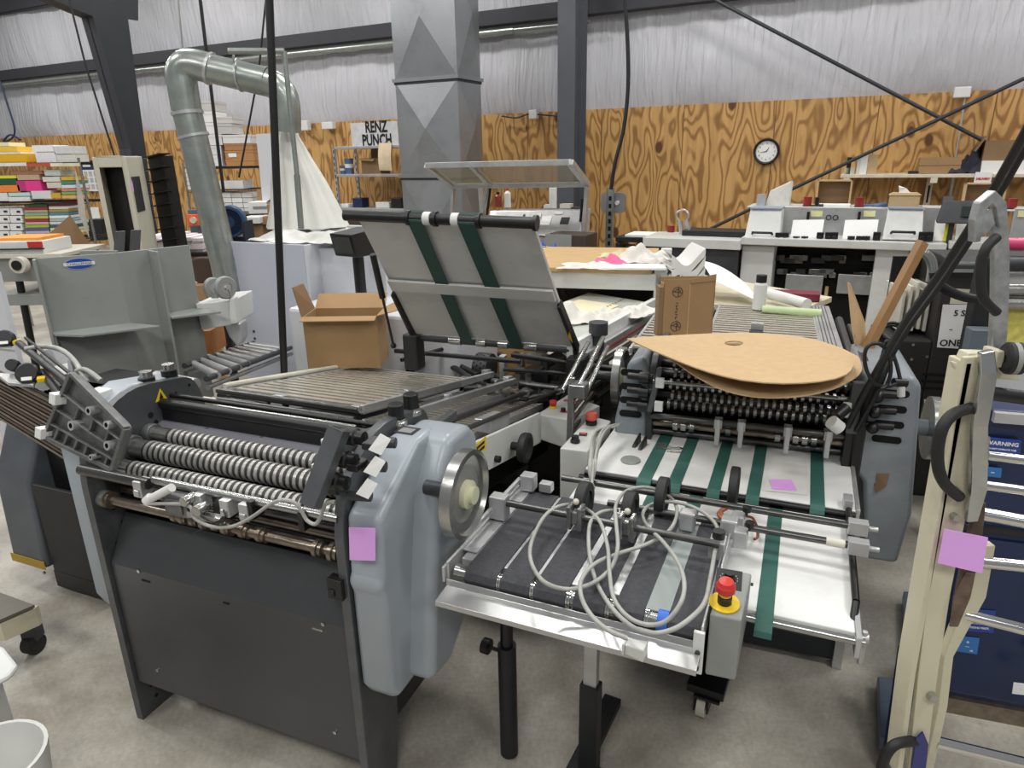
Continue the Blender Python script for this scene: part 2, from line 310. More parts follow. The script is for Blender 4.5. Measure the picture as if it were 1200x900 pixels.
# ---- rods, wires
def wire(name, label, pts, r, m, cat='cable', n=8, group=None):
    mb = MB(); mb.tube(pts, r, n); return solo(name, mb, m, label, cat, group)
wire('brace_rod', 'steel cross brace falling from the top centre towards the right', [WF.w(800, -20, v=9.9), WF.w(1200, 190, v=9.9)], .022, M['iron'], 'brace')
wire('brace_rod', 'steel cross brace climbing from the stitcher to the right edge', [WF.w(825, 272, v=9.75), WF.w(900, 235, v=9.75), WF.w(1200, 92, v=9.75)], .022, M['iron'], 'brace')
wire('cable', 'black power cable hanging down to the slotted strut box', spline([Q(731, -10, 8.3), Q(735, 40, 8.3), Q(736, 100, 8.3), Q(731, 150, 8.3), Q(721, 190, 8.3), Q(716, 222, 8.3)]), .022, M['cable'])
wire('suspension_wire', 'thin black guy wire slanting down in front of the tapered column', [Q(80, -5, 7.5), Q(100, 75, 7.5), Q(134, 182, 7.5)], .010, M['cable'], 'wire')
wire('suspension_wire', 'thin wire holding up the pipe elbow from above', [Q(208, -5, 5.2), Q(215, 66, 5.2)], .006, M['galv'], 'wire')
wire('hanging_cable', 'black cable hanging from the ceiling behind the pipe', [Q(234, -5, 5.9), Q(243, 70, 5.9), Q(262, 225, 5.9)], .014, M['cable'])
wire('suspension_wire', 'thin black wire slanting down past the pipe to the box shelf', [Q(312, -5, 6.6), Q(303, 85, 6.6), Q(280, 208, 6.6)], .009, M['cable'], 'wire')
wire('support_pole', 'tall leaning black pole standing beside the open carton', [Q(315, -12, 3.0), Q(333, 435, 3.0), Q(333, 435, 3.0) + (Q(333, 435, 3.0) - Q(315, -12, 3.0)) * (Q(333, 435, 3.0).z / (Q(315, -12, 3.0).z - Q(333, 435, 3.0).z))], .016, M['cable'], 'pole', 12)
wire('cable', 'thin wiring tacked along the plywood top by the column', spline([WF.w(588, 136, v=10.2), WF.w(605, 138, v=10.2), WF.w(618, 134, v=10.2), WF.w(630, 134, v=10.2), WF.w(655, 136, v=10.2), WF.w(676, 135, v=10.2)]), .012, M['iron'])
wire('cable', 'loops of blue wiring hanging at the far left wall', spline([WF.w(0, 95, v=9.6), WF.w(8, 120, v=9.6), WF.w(17, 150, v=9.6), WF.w(14, 162, v=9.6), WF.w(4, 166, v=9.6), WF.w(12, 158, v=9.6), WF.w(24, 164, v=9.6)]), .02, mat('#2a3550', .5))
def jbox(label, px, py, w, h, v=10.15):
    q = WF.loc(px, py, v=v); mb = MB(); mb.box(WF, q[0] - w / 2, q[0] + w / 2, v, v + .1, q[2] - h / 2, q[2] + h / 2)
    return solo('junction_box', mb, M['white'], label, 'electrical box', bevel=.01)
jbox('pale junction box at the plywood top left of the centre column', 624, 134, .13, .13)
jbox('small white junction box at the plywood top near the cross braces', 1128, 108, .17, .12)
wire('conduit', 'thin white conduit dropping from the junction box behind the shelf', [WF.w(1131, 114, v=10.2), WF.w(1120, 185, v=10.2)], .012, M['alu'], 'conduit')
jbox('white box on the plywood top left of the punch shelf', 383, 147, .25, .12); jbox('small grey box on the plywood top beside the plastic bag', 356, 147, .17, .17)
# strut post + switch box
q = WF.loc(714, 250, v=8.2); F = WF.at(q[0], 8.2, 0)
t = thing('strut_post', 'perforated steel strut post carrying a round-cornered grey switch plate', 'post', F.p(0, 0, 0))
mb = MB(); z1 = WF.loc(715, 220, v=8.2)[2]
mb.box(F, -.045, .045, .02, .05, 0, z1); k = 0; z = .1
while z < z1 - .08: mb.box(F, -.016, .016, .012, .0205, z, z + .05, 1); z += .09
mb.box(F, -.045, -.04, -.0, .02, 0, z1); mb.box(F, .04, .045, 0, .02, 0, z1)
part('strut_channel', mb, [M['galv'], M['hole']], t)
za = WF.loc(715, 250, v=8.2)[2]; zb = WF.loc(715, 226, v=8.2)[2]; mb = MB(); mb.prism([F.p(a, .06, b) for a, b in rrect(-.13, .17, za, zb, .05)], F.V * .06); part('switch_plate', mb, M['galv2'], t)
mb = MB(); mb.cyl(F.p(.08, .03, (za + zb) / 2), F.p(.08, .07, (za + zb) / 2), .025); part('knob', mb, M['white'], t)
# clock
q = WF.loc(897.5, 177.5, v=10.2); F = WF.at(q[0], 10.28, q[2])
t = thing('wall_clock', 'round white wall clock with a black rim on the plywood', 'clock', F.p(0, 0, -.16))
mb = MB(); mb.lathe(F.p(0, 0, 0), -F.V, [(.165, 0), (.17, .03), (.155, .05), (.14, .045), (.135, .02)], 40); part('rim', mb, M['black'], t)
mb = MB(); mb.cyl(F.p(0, 0, 0), F.p(0, -.022, 0), .14, 40); part('dial', mb, M['paper'], t)
T = fold3(F.at(0, -.0225, 0)); mb = MB()
for h in range(1, 13):
    a = math.radians(90 - 30 * h); text(T.at(.105 * math.cos(a), .105 * math.sin(a), 0), str(h), .034, .001, mb=mb)
part('numerals', mb, M['black'], t)
for nm, a, l, w_ in (('hour_hand', 60, .065, .007), ('minute_hand', 187, .1, .005)):
    a = math.radians(a); d = Vector((math.cos(a), math.sin(a))); mb = MB(); G = T.at(0, 0, .003)
    mb.prism([G.p(-d.y * w_, d.x * w_, 0), G.p(d.y * w_, -d.x * w_, 0), G.p(d.x * l, d.y * l, 0)], G.W * .002); part(nm, mb, M['black'], t)
# ---- big rectangular duct
vD = 8.3; a0 = WF.loc(463, 95, v=vD)[0]; a1 = WF.loc(536, 95, v=vD)[0]; dd = .62
zs = [WF.loc(498, y, v=vD)[2] for y in (-60, 93, 207, 330)]
t = thing('air_duct', 'wide rectangular galvanized air duct with cross creased faces beside the punch shelf', 'duct', WF.p((a0 + a1) / 2, vD + .3, zs[3] - .35))
for i in range(3):
    z0, z1 = zs[i + 1], zs[i]; mb = MB(); c0, c1 = z0 + .015, z1 - .015
    for (A, B, O, wd_) in ((WF.p(a0, vD, 0), WF.p(a1, vD, 0), -WF.V, 1), (WF.p(a1, vD, 0), WF.p(a1, vD + dd, 0), WF.U, 1), (WF.p(a1, vD + dd, 0), WF.p(a0, vD + dd, 0), WF.V, 1), (WF.p(a0, vD + dd, 0), WF.p(a0, vD, 0), -WF.U, 1)):
        za = Vector((0, 0, c0)); zb = Vector((0, 0, c1)); m_ = (A + B) / 2 + Vector((0, 0, (c0 + c1) / 2)) + O * .07
        mb.add([A + za, B + za, B + zb, A + zb, m_], [(0, 1, 4), (1, 2, 4), (2, 3, 4), (3, 0, 4)])
    part('duct_section', mb, M['galv2'], t)
for z in zs[1:3]:
    mb = MB(); mb.box(WF, a0 - .03, a1 + .03, vD - .03, vD + dd + .03, z - .015, z + .03); mb.box(WF, a0 - .012, a1 + .012, vD - .012, vD + dd + .012, z - .045, z - .015, 1); part('joint_flange', mb, [M['galv2'], M['dark']], t)
mb = MB(); mb.box(WF, a0, a1, vD, vD + dd, zs[3] - .35, zs[3] - .02); part('duct_boot', mb, M['galv2'], t)
# ---- round dust pipe
yp = 4.6
pts = [Q(271, 350, yp), Q(262, 305, yp), Q(219, 130, yp)] + [Q(214, 100, yp), Q(212, 86, yp), Q(217, 77, yp), Q(229, 76, yp), Q(245, 80, yp)] + [Q(312, 96, yp), Q(324, 101, yp), Q(332, 110, yp), Q(336, 125, yp), Q(337, 155, yp)]
t = thing('dust_pipe', 'round galvanized dust extraction pipe bent over the plastic bag', 'pipe', pts[0])
def seg_(a, b, sp): return spline(pts[a:b], sp)
R_ = .088
mb = MB(); mb.tube(pts[0:3], R_, 20); part('riser', mb, M['galv'], t)
mb = MB(); mb.tube(spline(pts[2:8], 5), R_ * 1.02, 20); part('elbow', mb, M['galv'], t)
mb = MB(); mb.tube(pts[7:9], R_ * .97, 20); part('cross_run', mb, M['galv'], t)
mb = MB(); mb.tube(spline(pts[8:], 5), R_ * .95, 20); part('elbow', mb, M['galv'], t)
for a, b in (((219, 130), (220, 134)), ((245, 80), (248, 81)), ((280, 88), (282, 88)), ((226, 158), (227, 161))):
    mb = MB(); A = Q(*a, yp); B = Q(*b, yp); mb.cyl(A, B, R_ * 1.1, 20); part('clamp_ring', mb, M['alu'], t)
t = thing('pipe_hanger', 'slim grey stand with a top arm reaching over the dust pipe', 'stand', Q(353, 270, yp - .42))
yq = yp - .42; mb = MB(); mb.cyl(Q(353, 268, yq), Q(348, 205, yq), .018); mb.cyl(Q(348, 205, yq), Q(333, 60, yq), .014); part('upright', mb, M['galv'], t)
mb = MB(); mb.cyl(Q(268, 60, yq), Q(333, 60, yq), .017); mb.cyl(Q(273, 60, yq), Q(274, 74, yp), .006); part('arm', mb, M['galv'], t)
# plastic bag under the pipe: a flared, creased skirt
mb = MB(); n = 64; prof = [(150, 337, 8), (160, 338, 11), (185, 342, 20), (215, 350, 29), (245, 357, 37), (266, 361, 44)]
vs = []
for py, cx_, hw in prof:
    c = Q(cx_, py, yp + .12); r = hw * (yp + .12) / 800 * 1.02
    for k in range(n):
        a = 2 * math.pi * k / n; rr = r * (1 + .07 * math.sin(a * 9 + py * .02) + .05 * math.sin(a * 17 + 1))
        vs.append(c + Vector((math.cos(a) * rr, math.sin(a) * rr * .6, 0)))
mb.add(vs, [(j * n + k, j * n + (k + 1) % n, (j + 1) * n + (k + 1) % n, (j + 1) * n + k) for j in range(len(prof) - 1) for k in range(n)], 0, True)
solo('dust_bag', mb, mat('#dcdcd4', .45, 0, .04, 6), 'flared translucent white plastic bag hanging under the dust pipe', 'bag')
# ================================================================ FRONT FOLDING UNIT
M1 = yaw(-1.265, 1.885, -22.5)
def VZ(F, u, prof): return [F.p(u, a, b) for a, b in prof]
t = thing('folding_machine', 'large blue and black paper folding unit in front, spiral ringed rollers above a dark panel', 'folding machine', M1.p(.45, .2, 0), 'folding units')
frame_prof = roundpoly([(-.035, 0), (.10, 0), (.13, .14), (.16, .62), (.44, .70), (.445, 1.0), (.41, 1.10), (.15, 1.135), (-.01, 1.02), (-.035, .9)], [0, 0, .02, .03, .03, .08, .09, .12, .05, .03])
for u, nm in ((-.028, 'side_frame'), (.89, 'side_frame')):
    mb = MB(); mb.prism(VZ(M1, u, frame_prof), M1.U * .028)
    if u < 0:
        for (a, b, r) in ((.22, 1.02, .011), (.235, .99, .009), (.25, .965, .01), (.33, 1.06, .006), (.37, 1.03, .006), (.39, 1.07, .006), (.2, .93, .008), (.26, .94, .005), (.03, .78, .009), (.05, .72, .008), (.02, .66, .012), (.06, .6, .007), (.0, .3, .006), (.04, .25, .006), (.02, .1, .007), (.06, .08, .007), (.03, .05, .007)):
            mb.cyl(M1.p(-.001, a, b), M1.p(.0008, a, b), r, 12, 1)
    part(nm, mb, [M['plate'], M['hole']], t, .003)
# bearings on the left frame
for a, b, r in ((.2, .965, .034), (.12, .95, .04), (.05, .93, .036), (.0, .828, .026), (.1, 1.02, .022), (.13, .84, .022)):
    mb = MB(); mb.cyl(M1.p(0, a, b), M1.p(.03, a, b), r, 18); mb.cyl(M1.p(.03, a, b), M1.p(.036, a, b), r * .5, 12); part('bearing', mb, M['casting'], t, .003)
# fold rollers with rings
def ringroller(F, u0, u1, v, z, r, n, lead=.08, mats=('ring', 'ringd', 'steel'), T=None, name='fold_roller'):
    mb = MB(); mb.cyl(F.p(u0, v, z), F.p(u0 + lead, v, z), r * .92, 18, 2); mb.cyl(F.p(u1 - .03, v, z), F.p(u1, v, z), r * .9, 18, 2)
    a = u0 + lead; st = (u1 - .03 - a) / n
    for i in range(n):
        tilt = st * .22
        prof = [(r * .92, 0), (r * .92, st * .5), (r, st * .52), (r, st * .98), (r * .92, st)]
        mb.lathe(F.p(a + i * st, v, z), F.U, prof, 18, 0, [1, 0, 0, 0])  # dark groove bands put the shadow between the rings into the colour
    return part(name, mb, [M[k] for k in mats], T or t)
ringroller(M1, 0.0, .89, .2, .967, .027, 32, .10); ringroller(M1, 0, .89, .12, .95, .033, 34, .09); ringroller(M1, 0, .89, .045, .922, .027, 34, .10)
ringroller(M1, 0, .89, .16, .90, .028, 30, .06, ('ringd', 'black', 'dark')); ringroller(M1, 0, .89, .08, .868, .026, 30, .06, ('ringd', 'black', 'dark'))
# dark wings between the rings
mb = MB()
for i in range(30):
    a = .14 + i * .0243; mb.hexa([M1.p(a, .14, .90), M1.p(a + .01, .14, .90), M1.p(a + .01, .18, .93), M1.p(a, .18, .93), M1.p(a, .15, .885), M1.p(a + .01, .15, .885), M1.p(a + .01, .2, .915), M1.p(a, .2, .915)])
    mb.hexa([M1.p(a, .06, .885), M1.p(a + .01, .06, .885), M1.p(a + .01, .10, .91), M1.p(a, .10, .91), M1.p(a, .07, .87), M1.p(a + .01, .07, .87), M1.p(a + .01, .11, .895), M1.p(a, .11, .895)])
part('stripper_comb', mb, M['black'], t, kind='stuff')
mb = MB(); mb.cyl(M1.p(-.02, .27, 1.045), M1.p(.9, .27, 1.045), .017, 14); mb.cyl(M1.p(0, .31, 1.06), M1.p(.88, .31, 1.06), .008, 10); part('guard_rail', mb, M['black'], t)
mb = MB(); mb.box(M1, 0, .89, .262, .27, .95, 1.03); mb.box(M1, 0, .89, .30, .40, .90, .93); part('guard_plate', mb, M['black'], t, .002)
mb = MB(); mb.hexa([M1.p(0, .222, .972), M1.p(.89, .222, .972), M1.p(.89, .262, .95), M1.p(0, .262, .95), M1.p(0, .222, .98), M1.p(.89, .222, .98), M1.p(.89, .262, .99), M1.p(0, .262, .99)]); part('deflector', mb, mat('#9a9ba4', .25, .6, .05), t, .002)
mb = MB()
for a in (.2, .42, .66): mb.cyl(M1.p(a, .26, .985), M1.p(a, .25, .985), .006, 8)
part('bolts', mb, M['steel'], t, kind='stuff')
# rods and bronze shafts in the front opening
def rodp(F, T, name, u0, u1, v, z, r, m, n=14):
    mb = MB(); mb.cyl(F.p(u0, v, z), F.p(u1, v, z), r, n); return part(name, mb, M[m], T)
rodp(M1, t, 'rod', -.02, .26, -.03, .935, .016, 'rod'); rodp(M1, t, 'rod', .27, .9, -.02, .945, .012, 'steel')
rodp(M1, t, 'slitter_shaft', 0, .89, .0, .828, .014, 'bronze'); rodp(M1, t, 'slitter_shaft', 0.02, .89, .06, .838, .014, 'bronze'); rodp(M1, t, 'rod', 0, .89, .06, .80, .012, 'rod')
rodp(M1, t, 'rod', 0, .89, .03, .885, .012, 'rod')
for a, r in ((.02, .026), (.30, .02), (.33, .021), (.37, .02), (.41, .022), (.45, .019), (.49, .022), (.55, .02), (.61, .02), (.80, .024), (.85, .026)):
    mb = MB(); mb.lathe(M1.p(a, 0, .828), M1.U, [(.01, 0), (r, 0), (r, .012), (r * .8, .014), (r * .8, .026), (r, .028), (.01, .03)], 16); part('collar', mb, M['bronze'], t)
for a in (.27, .46): # dark wheels
    mb = MB(); mb.lathe(M1.p(a, .03, .872), M1.U, [(.012, 0), (.036, 0), (.036, .03), (.012, .03)], 20); part('nip_wheel', mb, M['rubber'], t)
def clamp(u, v, z, s=1.0, m='alu'):
    mb = MB(); mb.box(M1, u, u + .03 * s, v - .02, v + .02, z - .03 * s, z + .02 * s); mb.box(M1, u + .005, u + .025 * s, v - .026, v - .02, z - .025 * s, z - .005); part('clamp', mb, M[m], t, .003)
for a in (.215, .44, .535, .60): clamp(a, -.03, .925)
# sensor head
mb = MB(); G = M1.at(.34, -.06, .905); mb.box(G, 0, .085, 0, .03, -.035, .03); mb.box(G, .015, .07, -.006, 0, -.025, .02); part('sensor_body', mb, M['casting'], t, .004)
mb = MB(); mb.cyl(G.p(-.045, -.01, .005), G.p(.045, 0, .055), .012); mb.cyl(G.p(-.05, -.012, 0), G.p(-.035, -.006, .013), .015); part('sensor_plug', mb, M['paper2'], t)
mb = MB(); mb.cyl(G.p(.10, -.02, .03), G.p(.10, .02, .03), .014); mb.cyl(G.p(.14, -.02, .01), G.p(.14, .02, .01), .016); mb.box(G, .08, .2, 0, .02, -.03, -.01); part('sensor_bracket', mb, M['steel'], t, .002)
mb = MB(); cabp = [G.p(-.05, -.014, -.005)] + [M1.w(*q_, v=-.07) for q_ in ((219, 592), (228, 607), (248, 617), (272, 617), (295, 606), (315, 592), (330, 586), (345, 589), (354, 600), (360, 610), (370, 614), (377, 603), (380, 592), (390, 588))]
mb.tube(spline(cabp), .005, 8); part('sensor_cable', mb, M['gcable'], t)
mb = MB(); mb.cyl(M1.w(224, 626, v=-.05), M1.w(262, 608, v=-.06), .002); mb.tube(spline([M1.w(262, 598, v=-.06), M1.w(264, 606, v=-.07), M1.w(256, 613, v=-.07), M1.w(246, 612, v=-.05)]), .003); part('trip_wire', mb, M['black'], t)
for a in (.625, .79):
    mb = MB(); mb.box(M1, a, a + .018, -.045, .0, .9, .955); part('cable_clip', mb, M['black'], t, .003)
# front panel, bent once
mb = MB(); th = .004
pr = [(.075, .745), (.06, .752), (-.022, .612), (-.022, .155), (.03, .145), (.03, .149), (-.016, .160), (-.016, .61), (.068, .742)]
mb.prism(VZ(M1, 0.004, pr), M1.U * .882)
part('front_panel', mb, M['panel'], t, .002)
for (px_, py_, w_) in ((171, 681, .035), (265, 707, .022), (372, 738, .034)):
    q = M1.loc(px_, py_, v=-.023); mb = MB(); mb.box(M1, q[0] - w_ / 2, q[0] + w_ / 2, -.0235, -.022, q[2] - .003, q[2] + .003); part('panel_slot', mb, M['hole' if w_ != .034 else 'steel'], t)
for (px_, py_) in ((185, 785), (393, 858), (379, 731), (163, 669)):
    q = M1.loc(px_, py_, v=-.023); mb = MB(); mb.cyl(M1.p(q[0], -.027, q[2]), M1.p(q[0], -.021, q[2]), .006, 10); part('screw', mb, M['steel'], t)
q = M1.loc(398, 687, v=-.03); mb = MB(); mb.box(M1, q[0] - .025, q[0] + .02, -.05, -.02, q[2] - .03, q[2] + .03); mb.box(M1, q[0] - .02, q[0] - .002, -.054, -.05, q[2] - .02, q[2] + .0); part('latch', mb, M['black'], t, .003)
mb = MB(); mb.cyl(M1.p(0, .04, .115), M1.p(.89, .04, .115), .018, 16); mb.box(M1, 0, .89, .08, .1, .06, .1); part('tie_bar', mb, M['dark'], t)
# machinery base behind the panel
mb = MB(); mb.box(M1, .01, .88, .12, .40, .12, .80); part('machine_body', mb, M['black'], t, .01)
# left swing bracket (ribbed casting)
def q3(px, py, v): return M1.w(px, py, v=v)
A, B, C, D = q3(93, 437, -.02), q3(161, 500, -.05), q3(141, 548, -.08), q3(62, 510, -.05)
BF = fr3(D, C, A); 
def bfl(p): d = p - BF.o; return (d.dot(BF.U), d.dot(BF.V))
qa = [bfl(p) for p in (D, C, B, A)]
mb = MB(); mb.prism([BF.p(a, b, 0) for a, b in roundpoly(qa, .02)], BF.W * .012)
def lerp(a, b, k): return tuple(a[i] + (b[i] - a[i]) * k for i in range(2))
def bar2(mb, a, b, w_, h0, h1, mi=0):
    a = Vector(a); b = Vector(b); d = (b - a).normalized(); n_ = Vector((-d.y, d.x)) * w_ / 2
    mb.prism([BF.p(*(a + n_), h0), BF.p(*(b + n_), h0), BF.p(*(b - n_), h0), BF.p(*(a - n_), h0)], BF.W * (h1 - h0), mi)
for k0 in ((0, 1), (1, 2), (2, 3), (3, 0)): bar2(mb, qa[k0[0]], qa[k0[1]], .012, .012, .03)
for k in (.22, .45, .7): bar2(mb, lerp(qa[0], qa[3], k), lerp(qa[1], qa[2], k), .006, .012, .028)
for k in (.15, .3, .45, .6, .75, .9):
    bar2(mb, lerp(qa[0], qa[1], k), lerp(lerp(qa[0], qa[1], k), lerp(qa[3], qa[2], k), .22), .008, .012, .028)
for k in (.3, .55, .8): bar2(mb, lerp(lerp(qa[0], qa[1], k), lerp(qa[3], qa[2], k), .45), lerp(lerp(qa[0], qa[1], k), lerp(qa[3], qa[2], k), .7), .006, .012, .028)
part('swing_bracket', mb, M['casting'], t, .002)
for k, l, r in ((.35, .42, .014), (.5, .82, .012), (.9, .5, .013), (.8, .85, .012), (.75, .1, .008)):
    c = Vector(lerp(lerp(qa[0], qa[1], k), lerp(qa[3], qa[2], k), l)); mb = MB(); mb.lathe(BF.p(c.x, c.y, .012), BF.W, [(r, 0), (r, .028), (r * .55, .028), (r * .55, .01), (0.001, .01)], 16, 0, [0, 0, 1, 1]); part('boss', mb, [M['alu'], M['hole']], t)
for p_ in (qa[0], lerp(qa[0], qa[3], .55)):
    mb = MB(); mb.box(BF.at(p_[0], p_[1], 0), -.012, .016, -.002, .03, 0, .045); part('stop_block', mb, M['white'], t, .002)
# right swing bracket (dark channel)
A, B = q3(400, 494, .02), q3(372, 568, -.05)
RB = fr3(B, A, q3(420, 500, .02)); L_ = (A - B).length
mb = MB(); RB = RB.at(0, 0, -.0); RB.o = RB.o - M1.V * .07 + M1.U * .05; mb.box(RB, -.02, L_ + .01, -.04, .0, -.004, 0); mb.box(RB, -.02, L_ + .01, -.04, -.036, 0, .03); mb.box(RB, -.02, L_ + .01, 0, .004, -.004, .03); part('swing_bracket', mb, M['plate'], t, .002)
for i, k in enumerate((.1, .45, .8)):
    c = B + (A - B) * k + M1.U * .035
    mb = MB(); mb.lathe(c, M1.U, [(.001, -.02), (.017, -.02), (.017, 0), (.022, .002), (.022, .022), (.017, .026), (.017, .045), (.0, .047)], 16); part('adjuster_knob', mb, M['black'], t)
    mb = MB(); mb.box(M1.at(*M1.loc(*[(391, 572), (414, 545), (432, 520)][i], v=-.02)), -.008, .025, -.02, .03, -.009, .009); part('yoke', mb, M['black'], t, .004)
for (px_, py_) in ((374, 521), (363, 550)):
    q = M1.loc(px_ + 2, py_ - 0, v=.1)
    mb = MB(); mb.box(M1.at(q[0], .1, q[2]), 0, .03, 0, .03, -.015, .015); part('stop_block', mb, M['white'], t, .002)
# paper tags
for i, (px_, py_) in enumerate(((444, 521), (438, 547), (429, 573))):
    G = M1.at(*M1.loc(px_, py_, v=-.045)); mb = MB(); mb.sheet([G.p(-.026, -.006, -.014), G.p(.004, 0, -.026), G.p(.026, .012, .012), G.p(.0, .01, .024)], .001)
    solo('paper_tag', mb, M['paper'], ['torn white paper tag on the top knob of the front unit', 'torn white paper tag on the middle knob of the front unit', 'torn white paper tag on the lowest knob of the front unit'][i], 'paper tag', 'paper tags on the knobs')
# right cover: two lobes
def cover(F, T, u0, u1, prof, m, rad, seg=4, name='cover'):
    mb = MB(); mb.prism(VZ(F, u0, prof), F.U * (u1 - u0)); return part(name, mb, M[m], T, rad, None, seg, True)
lob1 = [(-.03, .80), (-.02, .96), (.19, 1.09), (.30, 1.09), (.30, .42), (.22, .40), (.0, .40), (-.03, .45), (-.03, .74), (-.045, .78)]
cover(M1, t, .918, 1.02, lob1, 'blue', .022)
lob2 = [(.20, 1.02), (.25, 1.085), (.36, 1.085), (.415, 1.04), (.415, .62), (.31, .50), (.18, .405), (.06, .42), (.10, .7), (.15, .95)]
cover(M1, t, .925, 1.09, lob2, 'blue', .03)
for i, (px_, py_) in enumerate(((458, 520), (448, 547), (440, 574))):   # shadow in the knob slots, put in as dark cylinders
    q = M1.loc(px_, py_, v=.02 + (.0 if i else .04)); mb = MB(); mb.cyl(M1.p(q[0] - .05, -.035 + [.085, .04, .005][i], q[2] + .002), M1.p(q[0] + .012, -.02 + [.085, .04, .005][i], q[2] + .002), .014, 14); part('slot_shadow', mb, M['dark'], t, .003)
for a, b in ((.18, .97), (.12, .56), (.3, .9)):
    mb = MB(); mb.lathe(M1.p(1.02 if a < .2 else 1.09, a, b), M1.U, [(.006, 0), (.006, .012), (.012, .014), (.012, .03), (0, .032)], 12); part('cover_knob', mb, M['black'], t)
mb = MB(); G = M1.at(.955, .24, 1.0905); mb.box(G, -.03, .03, -.025, .025, 0, .001); mb.box(G, -.02, .02, -.015, .015, .001, .0015, 1); part('label_plate', mb, [M['dark'], M['alu']], t)
mb = MB(); G = M1.at(1.021, .1, .49); mb.prism([G.p(0, -.02, -.055), G.p(0, .0, -.06), G.p(0, .055, .02), G.p(0, .055, .05)], G.U * .001); solo('warning_strip', mb, M['yellow'], 'yellow warning strip on the lower edge of the front blue cover', 'sticker')
# top knobs
for i, (a, b) in enumerate(((.905, .27), (.90, .36))):
    mb = MB(); mb.lathe(M1.p(a, b, 1.09), M1.W, [(.03, 0), (.03, .012), (.024, .014), (.024, .02)], 22); k_ = part('knob_base', mb, M['steel'], t)
    mb = MB(); mb.lathe(M1.p(a, b, 1.11), M1.W, [(.022, 0), (.022, .04), (.019, .043), (0, .043)], 22); part('knob', mb, M['black'], t)
for (px_, py_) in ((170, 435), (196, 425)):
    q = M1.loc(px_, py_, u=-.05); mb = MB(); c = M1.p(-.05, q[1], 1.10); mb.lathe(c, M1.W, [(.026, 0), (.026, .03), (.02, .032), (.02, .05), (.0, .05)], 18, 0, [0, 0, 1, 1]); part('knob', mb, [M['black'], M['steel']], t)
# left cover (seen past the left frame)
cover(M1, t, -.15, -.03, [(.0, .995), (.05, 1.07), (.2, 1.13), (.40, 1.10), (.42, .9), (.3, .7), (.12, .38), (.03, .38), (-.0, .45)], 'blue', .02)
# hand wheel on the outer side
def handwheel(F, T, u, v, z, r, s=1):
    c = F.p(u, v, z); mb = MB(); mb.lathe(c, F.U * s, [(r * .86, .0), (r, 0), (r, .03), (r * .9, .034), (r * .86, .02), (r * .4, .012)], 40); mb.lathe(c, F.U * s, [(.0, .0), (r * .86, .0)], 40); w_ = part('handwheel', mb, M['steel'], T)
    mb = MB(); mb.lathe(c, F.U * s, [(r * .87, .02), (r * .84, .0165), (r * .25, .0155)], 40); part('wheel_web', mb, mat('#92938f', .4, .5, .08, 6), w_)
    mb = MB(); mb.lathe(c, F.U * s, [(r * .32, .01), (r * .32, .03), (r * .2, .033), (r * .2, .045), (0, .046)], 24); part('hub', mb, mat('#cfcfb0', .5), w_)
    mb = MB(); mb.cyl(F.p(u - .1 * s, v, z), c, .02); part('wheel_axle', mb, M['dark'], w_)
q = M1.loc(547, 579, u=1.17); handwheel(M1, t, 1.15, q[1], q[2], .118)
# rear: inclined fold plate bank
a_ = math.radians(-10.6)
IP = Fr(M1.p(0, .74, .92), M1.U, M1.V * math.cos(a_) + M1.W * math.sin(a_), M1.W * math.cos(a_) - M1.V * math.sin(a_))
def foldplate(F, T, u0, u1, l, n, w_=.016, m='slat', rails=True, label=None):
    ob = None; mb = MB()
    mb.box(F, u0, u1, 0, l, -.03, -.024, 1)
    for i in range(n):
        a = l * (i + .3) / n; mb.box(F, u0, u1, a, a + w_, -.006, .004)
    ob = part('fold_plate', mb, [M[m], M['black']], T, 0, label)
    if rails:
        for a in (u0 - .012, u1):
            mb = MB(); mb.box(F, a, a + .014, -.02, l, -.022, .006); part('plate_rail', mb, M['alu'], ob, .002)
    return ob
foldplate(IP, t, -.17, .46, .94, 16, .036)
mb = MB(); mb.tube(spline([IP.p(-.19, -.02, .012), IP.p(-.2, .1, .016), IP.p(-.205, .95, .016)]), .012, 10); part('plate_handle', mb, mat('#c9c5b4', .4), t)
mb = MB(); mb.cyl(IP.p(-.2, -.045, .0), IP.p(.47, -.045, 0), .012); mb.cyl(IP.p(-.2, -.07, -.03), IP.p(.47, -.07, -.03), .01); part('front_bar', mb, M['rod'], t)
mb = MB(); mb.cyl(IP.p(-.15, -.1, -.05), IP.p(.5, -.1, -.05), .008); mb.cyl(IP.p(-.1, -.2, -.05), IP.p(.6, -.2, -.04), .008); part('front_bar', mb, M['steel'], t)
for a in (.08, .44): mb = MB(); mb.box(IP, a, a + .05, -.05, -.02, -.005, .014); part('bar_clip', mb, M['alu'], t, .002)
IB = IP.at(0, 0, -.045); IC = IP.at(0, 0, -.085)
foldplate(IB, t, .48, .66, 1.05, 24, .02); foldplate(IC, t, .67, .83, .95, 22, .02); foldplate(IC.at(0, 0, -.03), t, .84, .95, .9, 20, .02)
for a, l0, l1 in ((.475, -.05, 1.15), (.66, -.1, 1.0)):
    mb = MB(); mb.box(IP, a, a + .02, l0, l1, -.01, .02); mb.box(IP, a - .03, a, l1 - .06, l1, -.01, .03); mb.box(IP, a - .02, a + .0, .3, .34, 0, .03); part('side_bar', mb, M['alu'], t, .002)
for a, l0, l1, r in ((.635, .1, .9, .012), (.83, 0, .72, .012), (.935, -.1, .88, .009)):
    mb = MB(); mb.cyl(IP.p(a, l0, .0), IP.p(a, l1, 0), r, 12); part('rod', mb, M['rod'], t); mb = MB(); mb.cyl(IP.p(a, l1, 0), IP.p(a, l1 + .03, 0), r * 2, 14); part('rod_end', mb, M['steel'], t)
for (a, l, h) in ((.02, .1, 0), (.3, .4, 0)): pass
